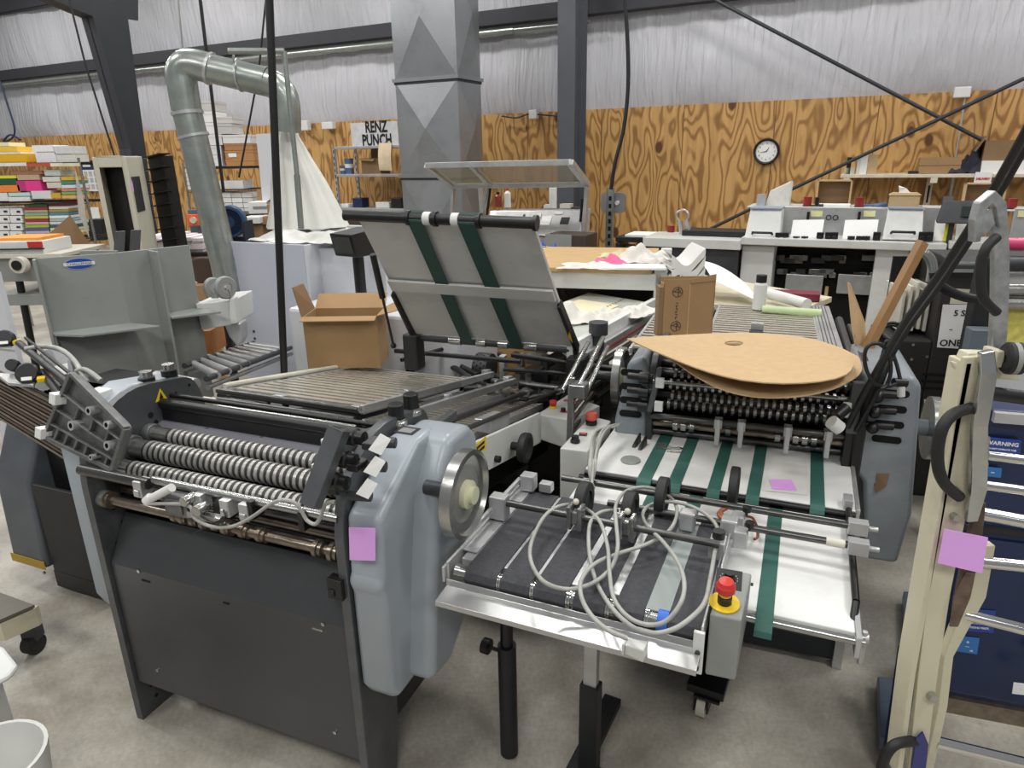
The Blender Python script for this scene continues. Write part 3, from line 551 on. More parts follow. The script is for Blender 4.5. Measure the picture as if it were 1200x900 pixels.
mb = MB(); mb.box(M1, .89, .915, .3, .62, .98, 1.01); mb.box(M1, .84, .92, .44, .46, .9, 1.0); part('top_arm', mb, M['plate'], t, .003)
mb = MB(); G = M1.at(.9, .05, 1.14); mb.hexa([M1.p(.855, -.0, 1.1), M1.p(.885, -.0, 1.1), M1.p(.885, .0, 1.14), M1.p(.855, 0, 1.14), M1.p(.86, .42, 1.03), M1.p(.89, .42, 1.03), M1.p(.89, .42, 1.06), M1.p(.86, .42, 1.06)]); part('guard_arm', mb, M['plate'], t, .003)
# grey box rails behind the cover and steel bracket under the rods
mb = MB(); mb.box(IP, .86, .93, .12, .3, -.06, -.01); part('bracket', mb, M['alu'], t, .003)
# dark underbody of the bank
mb = MB(); mb.box(IP, -.15, .9, .1, .9, -.30, -.13); part('underbody', mb, M['black'], t, .01)
for a in (-.1, .85): mb = MB(); mb.box(M1, a, a + .05, 1.3, 1.35, 0, .62); part('leg', mb, M['dark'], t)
# white side panel + handwheel + control box
mb = MB(); zt0, zt1 = .942, .822
mb.hexa([M1.p(1.0, .46, .835), M1.p(1.012, .46, .835), M1.p(1.012, 1.16, .69), M1.p(1.0, 1.16, .69), M1.p(1.0, .46, .955), M1.p(1.012, .46, .955), M1.p(1.012, 1.16, .82), M1.p(1.0, 1.16, .82)])
sp = part('side_panel', mb, M['ctl'], t, .002)
q = M1.loc(563, 524, u=1.013); mb = MB(); mb.box(M1.at(1.0125, q[1], q[2]), 0, .001, -.045, .045, -.022, .022); mb.box(M1.at(1.0135, q[1], q[2]), 0, .0005, -.03, .03, .002, .012, 1); mb.box(M1.at(1.0135, q[1], q[2]), 0, .0005, -.02, .03, -.014, -.004, 1); part('yellow_label', mb, [M['yellow'], M['black']], sp, label='yellow warning label')
q = M1.loc(611, 524, u=1.05); c = M1.p(1.05, q[1], q[2]); mb = MB(); mb.lathe(c, M1.U, [(.02, 0), (.052, 0), (.055, .008), (.055, .026), (.04, .03), (.02, .02), (.0, .02)], 28, 0); mb.cyl(M1.p(1.01, q[1], q[2]), c, .015); hw = part('handwheel', mb, M['rubber'], t)
q = M1.loc(583, 538, u=1.02); mb = MB(); mb.cyl(M1.p(1.01, q[1], q[2]), M1.p(1.03, q[1], q[2]), .012); part('knob', mb, M['black'], t)
CB = [(.985, 1.19), (1.135, 1.17), (1.20, 1.37), (1.03, 1.46)]
mb = MB(); cb = [M1.p(a, b, .0) for a, b in CB]; zb = (.69, .67, .69, .7); zt = (.80, .80, .80, .80)
mb.hexa([Vector((p.x, p.y, z)) for p, z in zip(cb, zb)] + [Vector((p.x, p.y, z)) for p, z in zip(cb, zt)]); cbx = part('control_box', mb, M['ctl'], t, .004)
def estop(F, T, r=.016, base='yellow', cap='redf'):
    mb = MB(); mb.cyl(F.p(0, 0, 0), F.p(0, 0, r * .7), r * 1.05, 22); b_ = part('button_collar', mb, M['yellow'] if base == 'yellow' else M['black'], T)
    mb = MB(); mb.lathe(F.p(0, 0, r * .7), F.W, [(r * .7, 0), (r * .95, r * .25), (r * 1.1, r * .5), (r * 1.1, r * 1.3), (r * .95, r * 1.6), (0, r * 1.65)], 22); part('button_cap', mb, M[cap], b_)
G = M1.at(*M1.loc(648, 478, z=.801)); estop(G, cbx, .014, cap='red')
q = M1.loc(660, 482, z=.801); mb = MB(); mb.cyl(M1.p(q[0], q[1], .8), M1.p(q[0], q[1], .815), .01); part('selector_knob', mb, M['black'], cbx)
for px_, py_ in ((670, 470), (666, 483)):
    q = M1.loc(px_, py_, z=.801); mb = MB(); mb.box(M1.at(q[0], q[1], .8005), -.035, .035, -.01, .01, 0, .001); part('switch_label', mb, M['red'], cbx)
# machinery under the feed board
mb = MB(); q = P(568, 432, .72); c = M1.loc(568, 432, z=.72); mb.lathe(M1.p(c[0] - .04, c[1], .72), M1.U, [(.02, 0), (.085, 0), (.085, .08), (.02, .08), (0, .08)], 26, 0)
gw = part('suction_wheel', mb, M['dark'], t)
mb = MB()
for i in range(20):
    for j in range(4):
        a = i * math.pi / 10 + j * .15; r = .0855; cc = M1.p(c[0] - .03 + j * .02, c[1] + math.cos(a) * r, .72 + math.sin(a) * r); nrm_ = (M1.V * math.cos(a) + M1.W * math.sin(a)); mb.cyl(cc, cc + nrm_ * .001, .005, 8)
part('wheel_holes', mb, M['hole'], gw, kind='stuff')
for i, (p0, p1, w_, m_) in enumerate((((590, 405), (596, 470), .03, 'alu'), ((612, 410), (620, 460), .02, 'steel'), ((640, 405), (650, 470), .03, 'dark'), ((530, 400), (536, 445), .03, 'dark'), ((684, 405), (690, 470), .02, 'dark'))):
    a = P(p0[0], p0[1], .8); G = M1.at(*[M1.loc(p0[0], (p0[1] + p1[1]) / 2, z=.72)[k] for k in range(3)]); mb = MB(); mb.box(G, -w_ / 2, w_ / 2, -.02, .02, -.1, .1); part('bracket', mb, M[m_], t, .003)
mb = MB(); mb.box(M1, .3, 1.55, 1.75, 3.2, .18, .42); mb.box(M1, .52, 1.5, 1.62, 2.3, .3, .60); mb.box(M1, .3, .34, 1.75, 3.2, .0, .2); mb.box(M1, 1.5, 1.55, 1.75, 3.2, .0, .2); part('feeder_base', mb, M['black'], t, .01)
for (x0, y0, x1, y1, z, r) in ((463, 411, 610, 424, .86, .012), (470, 422, 560, 398, .82, .010), (590, 433, 700, 440, .84, .01), (600, 416, 720, 432, .9, .012), (590, 470, 650, 462, .72, .012), (610, 450, 660, 456, .7, .02), (655, 462, 700, 420, .7, .012), (560, 445, 600, 470, .7, .012), (620, 440, 700, 400, .75, .01)):
    mb = MB(); mb.cyl(P(x0, y0, z), P(x1, y1, z), r, 10); part('linkage_rod', mb, M['black'] if z > .79 else M['rod'], t)
random.seed(3)
for i in range(46):
    px_ = random.uniform(545, 700); py_ = random.uniform(408, 472); z = random.uniform(.62, .78); p = P(px_, py_, z); G = yaw(p.x, p.y, -22.5 + random.choice((0, 0, 30, -40)), z); s = random.uniform(.02, .05); mb = MB()
    if i % 3: mb.box(G, -s, s, -s * .5, s * .5, -s * .6, s * .6)
    else: mb.cyl(G.p(-s, 0, 0), G.p(s, 0, 0), s * .5, 14)
    part('machinery', mb, M[random.choice(['dark', 'steel', 'casting', 'black', 'bronze', 'dark2'])], t, .003)
for pts_, nm in (([(480, 432), (482, 420), (500, 417), (520, 421), (545, 432), (560, 440)], 'hose'), ([(478, 436), (500, 426), (530, 430), (550, 444)], 'hose')):
    mb = MB(); mb.tube(spline([P(a, b, .72) for a, b in pts_]), .016, 10); part(nm, mb, M['cable'], t)
mb = MB(); mb.box(yaw(*P(508, 425, .66).to_tuple()[:2], -15, .62), -.2, .28, -.1, .1, -.1, .06); part('pump_housing', mb, M['whiteclean'], t, .03, None, 4, True)
# roller table, far left
mb = MB(); RT = IP.at(0, 0, 0)
q0 = IP.loc(222, 428, z=0); q1 = IP.loc(293, 402, z=0); q2 = IP.loc(248, 443, z=0); q3_ = IP.loc(337, 408, z=0)
for i in range(9):
    k = (i + .5) / 9; A = IP.p(q0[0] + (q1[0] - q0[0]) * k, q0[1] + (q1[1] - q0[1]) * k, 0); B = IP.p(q2[0] + (q3_[0] - q2[0]) * k, q2[1] + (q3_[1] - q2[1]) * k, 0)
    mb = MB(); mb.cyl(A, B, .017, 14); part('table_roller', mb, M['alu'], t)
for a, b in ((q0, q1), (q2, q3_)):
    A = IP.p(a[0], a[1] - .03, -.0); B = IP.p(b[0], b[1] + .03, -.0); mb = MB(); mb.cyl(A, B, .014, 10); part('roller_rail', mb, M['dark'], t)
    mb = MB(); mb.cyl(A + M1.W * -.04, B + M1.W * -.04, .012, 10); part('roller_rail', mb, M['steel'], t)
for i in range(7):
    k = (i + .5) / 7; A = IP.p(-.38, .12 + k * .6, -.09); B = IP.p(-.2, .12 + k * .6, -.09); mb = MB(); mb.cyl(A, B, .014, 12); part('table_roller', mb, M['steel'], t)
mb = MB(); mb.cyl(IP.p(-.62, .03, .01), IP.p(-.34, -.02, .01), .022, 16); part('end_roller', mb, M['alu'], t)
for a in (.2, .26): mb = MB(); q = M1.loc(238 if a < .22 else 276 - 20, 475, v=.5); mb.box(M1, q[0] - .03, q[0] + .03, .45, .47, .88, 1.0); part('lug', mb, M['cream'], t, .004)
mb = MB(); q = M1.loc(150, 452, u=-.09); mb.box(M1, -.13, -.07, .10, .16, 1.08, 1.125); part('cover_bracket', mb, M['white'], t, .004)
q = M1.loc(188, 463, u=.002); mb = MB(); mb.prism([M1.p(.0005, q[1] - .022, q[2] - .018), M1.p(.0005, q[1] + .024, q[2] - .02), M1.p(.0005, q[1] + .004, q[2] + .022)], M1.U * .001); mb.prism([M1.p(.0015, q[1] - .006, q[2] - .012), M1.p(.0015, q[1] + .01, q[2] - .012), M1.p(.0015, q[1] + .003, q[2] + .01)], M1.U * .0005, 1)
solo('warning_triangle', mb, [M['yellow'], M['black']], 'yellow warning triangle on the left frame of the front unit', 'sticker')
mb = MB(); A, B, C, D = [M1.w(*p_, v=-.047) for p_ in ((409, 618), (440, 619), (440, 657), (410, 656))]; mb.sheet([D, C, B, A], .001); solo('sticky_note', mb, M['pink'], 'pink sticky note on the front of the big blue folding unit', 'sticky note', 'pink sticky notes')
# ================================================================ BELT TABLE (white deck, green belts)
T2 = yaw(.25, 2.0, -23)
ZT = .77
def tq(px, py, z=ZT): q = T2.loc(px, py, z=z); return q[0], q[1]
t = thing('belt_table', 'white two level delivery table with wide green belts in front of the rear folder', 'conveyor', T2.p(.4, 0, 0))
v0 = tq(840, 573)[1]; v1 = tq(840, 510)[1]; vL = tq(992, 738, .75)[1]; uR = tq(1003, 597)[0]; uR2 = tq(1003, 740, .75)[0]
mb = MB(); mb.box(T2, -.06, uR, v0, v1, ZT - .012, ZT); part('upper_deck', mb, M['deck'], t, .003)
mb = MB(); mb.box(T2, uR - .1, uR - .02, v1, v1 + .07, ZT - .01, ZT + .012); mb.box(T2, uR - .1, uR - .02, v1 + .02, v1 + .07, ZT + .012, ZT + .02); part('deck_tab', mb, M['deck'], t, .003)
mb = MB(); mb.box(T2, -.06, uR2, vL, v0 - .02, ZT - .035, ZT - .022); part('lower_deck', mb, M['deck'], t, .003)
mb = MB(); mb.box(T2, -.06, uR, v0 - .03, v0, ZT - .035, ZT - .02); mb.cyl(T2.p(-.06, v0 - .005, ZT - .014), T2.p(uR, v0 - .005, ZT - .014), .010, 12); part('step_roller', mb, M['black'], t)
mb = MB(); mb.cyl(T2.p(-.0, vL - .012, ZT - .036), T2.p(uR2 + .02, vL - .012, ZT - .036), .010, 12); mb.cyl(T2.p(-.0, vL + .01, ZT - .05), T2.p(uR2 + .02, vL + .01, ZT - .05), .008, 12); part('end_roller', mb, M['steel'], t)
def gbelt(a, b, c, d, z, lip0, lip1):   # a,b back left/right px, c,d front left/right px
    ua = (tq(*a, z)[0] + tq(*c, z)[0]) / 2; ub = (tq(*b, z)[0] + tq(*d, z)[0]) / 2; vb = tq(*a, z)[1]; vf = tq(*c, z)[1]
    mb = MB(); pr = [(vb + lip1, z - .012), (vb + lip1 * .5, z + .002), (vf + .004, z + .002), (vf - lip0 * .7, z - .006), (vf - lip0, z - .02), (vf - lip0 * .6, z - .022), (vf + .004, z - .0), (vb, z + .0), (vb + lip1 * .7, z - .014)]
    mb.prism([T2.p(ua, p, q) for p, q in pr], T2.U * (ub - ua)); part('green_belt', mb, M['green'], t, .001)
for bl in (((777, 504), (790, 505), (747, 560), (765, 564)), ((805, 506), (820, 508), (786, 567), (800, 569)), ((848, 511), (862, 513), (829, 573), (843, 576)), ((887, 516), (901, 518), (874, 580), (889, 582)), ((951, 524), (966, 526), (948, 591), (965, 593))):
    gbelt(*bl, ZT, .022, .01)
for bl in (((808, 562), (825, 564), (794, 640), (811, 643)), ((903, 576), (920, 578), (885, 731), (904, 734)), ((765, 556), (780, 558), (745, 620), (760, 622))):
    gbelt(*bl, ZT - .022, .022, .012)
mb = MB(); mb.box(T2, uR2 + .0, uR2 + .012, vL - .03, v0, ZT - .07, ZT - .015); mb.box(T2, uR, uR + .012, v0, v1, ZT - .05, ZT + .004); part('side_rail', mb, M['alu'], t, .002)
mb = MB(); mb.cyl(T2.p(uR2 + .002, vL + .09, ZT), T2.p(uR2 + .006, v0 + .03, ZT), .009, 10); mb.cyl(T2.p(uR2 + .002, vL + .09, ZT), T2.p(uR2 - .002, vL + .05, ZT - .03), .009, 10); part('guide_bar', mb, M['black'], t)
mb = MB(); mb.box(T2, uR2 - .01, uR2 + .016, v0 - .0, v0 + .05, ZT, ZT + .03); mb.cyl(T2.p(uR2 - .01, vL + .01, ZT - .04), T2.p(uR2 + .03, vL + .01, ZT - .04), .012, 10); mb.cyl(T2.p(uR2 + .02, vL + .01, ZT - .02), T2.p(uR2 + .02, vL + .01, ZT - .11), .007, 8); part('corner_fitting', mb, M['alu'], t, .002)
for py in (617, 640):
    q = tq(1003, py, .82); mb = MB(); mb.cyl(T2.p(-.08 if py < 630 else .1, q[1], .82), T2.p(q[0], q[1], .82), .010, 14); part('cross_rod', mb, M['rod'], t)
    mb = MB(); mb.box(T2, q[0] - .02, q[0] + .03, q[1] - .016, q[1] + .016, .80, .838); mb.cyl(T2.p(q[0] + .03, q[1], .82), T2.p(q[0] + .055, q[1], .82), .007); part('rod_block', mb, M['alu'], t, .002)
q = tq(990, 638, .82); mb = MB(); mb.cyl(T2.p(q[0] - .045, q[1], .82), T2.p(q[0] - .0, q[1], .82), .0115, 12); part('tape_wrap', mb, M['cream'], t)
def nip(px, py, z, r, w_, T, F=T2):
    q = F.loc(px, py, z=z); c = F.p(q[0] - w_ / 2, q[1], z); mb = MB(); mb.lathe(c, F.U, [(r * .6, 0), (r * .95, 0), (r, w_ * .1), (r, w_ * .9), (r * .95, w_), (r * .6, w_), (r * .6, 0)], 26); k_ = part('press_wheel', mb, M['rubber'], T)
    mb = MB(); mb.cyl(F.p(q[0] - w_ * .3, q[1], z), F.p(q[0] + w_ * .3, q[1], z), r * .58, 20); part('wheel_hub', mb, M['dark'], k_)
nip(776, 583, .84, .062, .028, t); nip(860, 572, .84, .066, .026, t)
for px_, py_ in ((865, 610), (868, 628)):
    q = tq(px_, py_, .83); mb = MB(); mb.box(T2, q[0] - .018, q[0] + .018, q[1] - .02, q[1] + .02, .80, .85); part('rod_clamp', mb, M['alu'], t, .004); mb = MB(); mb.lathe(T2.p(q[0] + .02, q[1] - .0, .85), T2.W, [(.004, 0), (.004, .012), (.012, .013), (.012, .026), (0, .027)], 12); part('thumb_knob', mb, M['black'], t)
mb = MB(); mb.box(T2, -.02, uR2 - .05, v0 - .25, v0, ZT - .30, ZT - .06); part('underframe', mb, M['black'], t, .01)
for a in (.12, .45): mb = MB(); mb.box(T2, a, a + .04, v0 + .06, v0 + .10, 0, ZT - .06); part('leg', mb, M['dark2'], t)
# small things lying on the deck
def onT(px, py, z=ZT): return T2.p(*tq(px, py, z), z)
mb = MB(); mb.sheet([onT(905, 574) + T2.W * .003, onT(934, 576) + T2.W * .003, onT(927, 563) + T2.W * .003, onT(901, 563) + T2.W * .003], .001); solo('sticky_note', mb, M['pink'], 'pink sticky note lying flat on the white belt table', 'sticky note', 'pink sticky notes')
mb = MB(); mb.sheet([onT(893, 575) + T2.W * .0015, onT(947, 581) + T2.W * .0015, onT(945, 532) + T2.W * .0015, onT(906, 525) + T2.W * .0015], .0006); solo('paper_sheet', mb, M['paper2'], 'large pale sheet of paper between two green belts, pink note on it', 'paper')
mb = MB(); c = onT(739, 540); mb.lathe(c, T2.W, [(0, .006), (.004, .006), (.033, .006), (.035, .003), (.035, 0.0005), (0, 0.0005)], 32); solo('metal_disc', mb, M['grey'], 'flat grey metal disc lying on the left end of the belt table', 'disc')
for i, (px_, py_) in enumerate(((746, 521), (753, 524))):
    c = onT(px_, py_); G = yaw(c.x, c.y, 60, c.z); mb = MB(); mb.hexa([G.p(-.035, -.008, .001), G.p(.03, -.008, .001), G.p(.03, .008, .001), G.p(-.035, .008, .001), G.p(-.02, -.005, .01), G.p(.035, -.004, .035), G.p(.035, .004, .035), G.p(-.02, .005, .01)]); solo('guide_clip', mb, M['black'], ['black wedge clip lying left of its twin near the grey disc', 'larger black wedge clip beside the first green belt'][i], 'clip', bevel=.002)
c = onT(789, 528); G = yaw(c.x, c.y, -20, c.z); mb = MB(); mb.tube([G.p(-.035, .0, .004), G.p(.02, .01, .004), G.p(.03, .02, .004), G.p(.02, .03, .004), G.p(-.02, .022, .004)], .0025, 6); mb.tube([G.p(-.02, -.02, .004), G.p(.03, -.015, .004), G.p(.035, -.005, .004)], .0025, 6); mb.box(G, -.06, -.03, -.01, .012, .001, .018)
solo('wire_clip', mb, M['steel'], 'bent steel wire clip with a dark end on the first green belts', 'clip')
mb = MB(); mb.tube(spline([onT(x, y, ZT + .04) for x, y in ((846, 597), (842, 603), (848, 608), (845, 600), (851, 596))]), .006, 6); mb.tube(spline([onT(x, y, ZT + .0) for x, y in ((868, 605), (880, 606), (886, 614), (888, 628), (884, 632))]), .004, 6); solo('copper_wire', mb, mat('#9c5f45', .45, .4, .2, 60), 'loose copper coloured wire twisted around the table rods', 'wire')
# ================================================================ DELIVERY CONVEYOR (dark belts)
CV = yaw(-.153, 1.537, -24); ZC = .80
def cq(px, py, z=ZC): q = CV.loc(px, py, z=z); return q[0], q[1]
t = thing('delivery_conveyor', 'grey delivery conveyor with broad charcoal belts and a bent metal tray along its front', 'conveyor', CV.p(.3, .2, 0))
mb = MB(); mb.box(CV, .0, .63, .03, .44, ZC - .03, ZC - .002); part('bed', mb, M['alu'], t, .002)
cuts = [(0, .012), (.125, .137), (.205, .216), (.305, .325), (.405, .425), (.51, .565)]
us = [cq(x, y)[0] for x, y in ((548, 657), (595, 659), (632, 669), (672, 680), (720, 685), (762, 700))]
ue = []; wd_ = [.012, .01, .01, .02, .022, .055]
bl_ = []; 
for i in range(6):
    a = us[i] + wd_[i]; b = us[i + 1] if i < 5 else .628; bl_.append((a, b))
for a, b in bl_:
    mb = MB(); pr = [(.45, ZC - .02), (.445, ZC), (.43, ZC + .002), (.0, ZC + .002), (-.018, ZC - .006), (-.026, ZC - .024), (-.02, ZC - .04), (.0, ZC - .047), (.0, ZC - .04), (-.014, ZC - .03), (-.016, ZC - .012), (.0, ZC - .003), (.43, ZC - .003)]
    mb.prism([CV.p(a, p, q) for p, q in pr], CV.U * (b - a)); part('dark_belt', mb, M['belt'], t, .001)
mb = MB(); mb.box(CV, us[5], us[5] + .054, .0, .43, ZC - .002, ZC + .0015); part('grey_belt', mb, mat('#8b9391', .5, 0, .05), t)
mb = MB(); mb.cyl(CV.p(0, 0, ZC - .022), CV.p(.63, 0, ZC - .022), .019, 18); er = part('end_roller', mb, M['steel'], t)
for u_ in us[1:]:
    for k in range(2): mb = MB(); mb.lathe(CV.p(u_ + .001 + k * .006, 0, ZC - .022), CV.U, [(.018, 0), (.0235, 0), (.0235, .004), (.018, .004)], 16); part('roller_ring', mb, M['chrome'], er)
mb = MB(); mb.lathe(CV.p(us[5] + .03, 0, ZC - .022), CV.U, [(.018, 0), (.026, 0), (.026, .024), (.018, .024)], 20); part('blue_ring', mb, mat('#2f66c8', .4, 0, .03), er, label='bright blue roller ring')
# side plates
mb = MB(); mb.box(CV, -.02, -.012, -.02, .45, ZC - .04, ZC + .012); mb.box(CV, -.012, .03, .06, .45, ZC, ZC + .004); mb.box(CV, -.028, -.02, -.03, .03, ZC - .045, ZC + .0); part('side_plate', mb, M['alu'], t, .002)
mb = MB(); mb.box(CV, .626, .632, -.03, .46, ZC - .045, ZC + .01); mb.box(CV, .636, .641, .1, .46, ZC - .045, ZC + .03); part('side_plate', mb, M['alu'], t, .002)
mb = MB(); mb.box(CV, .612, .636, -.040, -.03, ZC - .11, ZC - .0); part('end_bracket', mb, M['white'], t, .002)
for z in (ZC - .05, ZC - .07, ZC - .09): mb = MB(); mb.cyl(CV.p(.624, -.048, z), CV.p(.624, -.042, z), .006, 10); part('screw', mb, M['dark'], t)
# tray: back lip + sloping ledge + turned down front edge
mb = MB(); pr = [(-.028, ZC - .032), (-.031, ZC - .032), (-.032, ZC - .050), (-.092, ZC - .058), (-.093, ZC - .072), (-.090, ZC - .072), (-.089, ZC - .061), (-.028, ZC - .053)]
mb.prism([CV.p(-.015, p, q) for p, q in pr], CV.U * .645); part('drip_tray', mb, M['tray'], t, .001)
# rods and wheels
z = ZC + .06; q0 = cq(587, 588, z); q1 = cq(842, 642, z)
mb = MB(); mb.cyl(CV.p(q0[0], q0[1], z), CV.p(q1[0], q0[1], z), .010, 14); part('cross_rod', mb, M['rod'], t)
mb = MB(); mb.box(CV, q0[0] - .03, q0[0] + .02, q0[1] - .02, q0[1] + .02, z - .05, z + .02); mb.box(CV, q0[0] - .03, q0[0] - .018, .1, .44, z - .03, z - .015); part('rod_bracket', mb, M['alu'], t, .003)
mb = MB(); mb.box(CV, .0, .045, .42, .46, ZC + .01, ZC + .06); mb.box(CV, .06, .1, .43, .46, ZC + .01, ZC + .04); part('rear_bracket', mb, M['alu'], t, .003)
for px_ in (712, 735):
    pass
for (px_, py_, r) in ((684, 588, .058), (738, 597, .052)):
    nip(px_, py_, ZC + .07, r, .03, t, CV)
for (px_, py_) in ((677, 602), (733, 620)):
    q = cq(px_, py_, z); mb = MB(); mb.box(CV, q[0] - .022, q[0] - .008, q0[1] - .02, q0[1] + .02, z - .035, z + .035); mb.box(CV, q[0] + .008, q[0] + .022, q0[1] - .02, q0[1] + .02, z - .035, z + .035); mb.box(CV, q[0] - .01, q[0] + .01, q0[1] - .015, q0[1] + .015, z - .02, z + .02); part('wheel_fork', mb, M['steel'], t, .004)
    mb = MB(); mb.ball(CV.p(q[0], q0[1], z + .045), .009); part('fork_ball', mb, M['cream'], t)
for (px_, py_) in ((806, 604), (855, 613)):
    q = cq(px_, py_, ZC + .05); mb = MB(); mb.box(CV, q[0] - .022, q[0] + .022, q[1] - .02, q[1] + .02, ZC + .01, ZC + .065); part('rod_clamp', mb, M['alu'], t, .006)
mb = MB(); q = cq(842, 630, ZC + .05); mb.box(CV, q[0] - .02, q[0] + .02, q[1] - .03, q[1] + .02, ZC, ZC + .05); part('latch_block', mb, M['alu'], t, .003); mb = MB(); mb.cyl(CV.p(q[0], q[1], ZC + .05), CV.p(q[0], q[1], ZC + .07), .016, 16); part('thumb_knob', mb, M['black'], t)
# control box
A = P(832, 720, .82); B = P(869, 727, .82); C = P(881, 672, .84); D = P(849, 666, .84)
def dz(p, z): return Vector((p.x, p.y, z))
mb = MB(); mb.hexa([dz(A, .655), dz(B, .655), dz(C, .70), dz(D, .70), A, B, C, D]); cb_ = part('control_box', mb, M['grey'], t, .004)
G = fr3(A, B, D); L_ = (D - A).length; Wd = (B - A).length
mb = MB(); mb.box(G, .004, Wd - .004, L_ * .56, L_ - .004, .0, .0012); fp = part('face_plate', mb, M['black'], cb_)
mb = MB(); c = G.at(Wd * .5, L_ * .78, .001); mb.lathe(c.o, G.W, [(.014, 0), (.014, .006), (.011, .008), (.011, .018), (0, .018)], 20); part('dial_knob', mb, M['black'], fp)
mb = MB()
for i in range(11): a = math.radians(-130 + 26 * i + 90); mb.box(c, math.cos(a) * .02 - .001, math.cos(a) * .02 + .001, math.sin(a) * .02 - .001, math.sin(a) * .02 + .001, 0, .0006)
part('dial_ticks', mb, M['paper2'], fp, kind='stuff')
G2 = G.at(Wd * .42, L_ * .26, .001); mb = MB(); mb.lathe(G2.o, G.W, [(0, .003), (.034, .003), (.034, 0)], 30); part('yellow_ring', mb, M['yellow'], cb_)
mb = MB(); mb.lathe(G2.p(0, 0, .003), G.W, [(.016, 0), (.016, .016), (.013, .018), (.013, .022)], 20); part('button_neck', mb, M['black'], cb_); mb = MB(); mb.cyl(G2.p(0, 0, .025), G2.p(0, 0, .031), .014, 20); part('button_collar', mb, M['yellow'], cb_)
mb = MB(); mb.lathe(G2.p(0, 0, .03), G.W, [(.014, 0), (.019, .006), (.0215, .008), (.0215, .022), (.019, .026), (.016, .034), (0, .036)], 20); part('stop_button', mb, M['red'], cb_)
mb = MB(); mb.cyl(C + Vector((0, 0, -.03)) + G.U * .0, C + Vector((0, 0, -.03)) + G.U * .006, .004); part('screw', mb, M['dark'], cb_)
# legs, foot plate, caster
for (x, y, kind_) in ((-.03, 1.684, 0), (.214, 1.612, 1)):
    F_ = yaw(x, y, -28); mb = MB()
    if kind_ == 0:
        mb.cyl(F_.p(0, 0, .30), F_.p(0, 0, .76), .019, 16); lg = part('leg_post', mb, M['black'], t)
        mb = MB(); mb.cyl(F_.p(0, 0, .01), F_.p(0, 0, .42), .028, 18); part('leg_sleeve', mb, M['dark2'], t)
        mb = MB(); mb.cyl(F_.p(-.03, 0, .39), F_.p(-.06, 0, .39), .006); mb.cyl(F_.p(-.06, 0, .39), F_.p(-.082, 0, .39), .024, 16); part('lock_knob', mb, M['black'], t)
    else:
        mb.box(F_, -.02, .02, -.015, .015, .25, .76); lg = part('leg_post', mb, M['alu'], t, .003)
        mb = MB(); mb.box(F_, -.028, .028, -.022, .022, .01, .34); part('leg_sleeve', mb, M['dark2'], t, .003)
mb = MB(); F_ = yaw(.214, 1.612, -28); mb.prism([F_.p(a, b, .004) for a, b in rrect(-.03, .36, -.32, .02, .04)], Vector((0, 0, .012))); part('foot_plate', mb, M['dark'], t)
mb = MB(); mb.box(F_, -.06, .0, -.32, .3, .0, .03); part('foot_beam', mb, M['dark2'], t, .003)
c = P(822, 836, 0); F_ = yaw(c.x, c.y, -28); mb = MB(); mb.lathe(F_.p(-.014, 0, .042), F_.U, [(.012, 0), (.042, 0), (.042, .028), (.012, .028), (.012, 0)], 24); cw = part('caster_wheel', mb, M['cream'], t)
mb = MB(); mb.box(F_, -.025, -.018, -.03, .03, .03, .095); mb.box(F_, .018, .025, -.03, .03, .03, .095); mb.box(F_, -.025, .06, -.04, .04, .09, .10); mb.box(F_, -.05, .07, -.03, .4, .10, .13); part('caster_fork', mb, M['black'], t, .002)
mb = MB(); mb.box(F_, .0, .04, .3, .34, .13, .72); part('leg_post', mb, M['dark2'], t)
# ---- coiled cable on the belts
zc = ZC + .012
raw = [(735, 748), (712, 738), (692, 720), (681, 698), (682, 678), (698, 660), (724, 649), (757, 638), (782, 624), (793, 605), (790, 588), (775, 576), (754, 571), (733, 576), (722, 592), (722, 612), (724, 640), (718, 662), (703, 678), (682, 688), (660, 690), (638, 682), (625, 665), (621, 645), (628, 622), (641, 602), (660, 592), (682, 594), (702, 610), (712, 640), (714, 668), (719, 700), (735, 722), (758, 732), (780, 728), (797, 708), (802, 685), (795, 660), (778, 636), (760, 618), (753, 604), (760, 593), (778, 588), (803, 591), (828, 603), (842, 622), (838, 645), (832, 680), (826, 705), (812, 722), (790, 737), (765, 742), (742, 735), (722, 718), (706, 696), (695, 670), (690, 640), (692, 612), (705, 600), (724, 598)]
pts = [P(x, y, zc + .03 + .025 * math.sin(i * .55) + (.02 if i % 7 < 3 else 0)) for i, (x, y) in enumerate(raw)]
mb = MB(); mb.tube(spline(pts, 7), .0052, 10)
t = thing('power_cable', 'grey power cable coiled over the charcoal belts, plug on the tray', 'cable', P(735, 748, ZC - .05))
part('cord', mb, M['gcable'], t)
F_ = yaw(*P(734, 750, .775).to_tuple()[:2], -28, .758); mb = MB(); mb.hexa([F_.p(0, -.012, -.012), F_.p(.045, -.018, -.015), F_.p(.045, .018, -.015), F_.p(0, .012, -.012), F_.p(0, -.012, .014), F_.p(.045, -.018, .018), F_.p(.045, .018, .018), F_.p(0, .012, .014)]); mb.box(F_, -.006, .0, -.016, .016, -.014, .016); part('plug', mb, M['ctl'], t, .003)
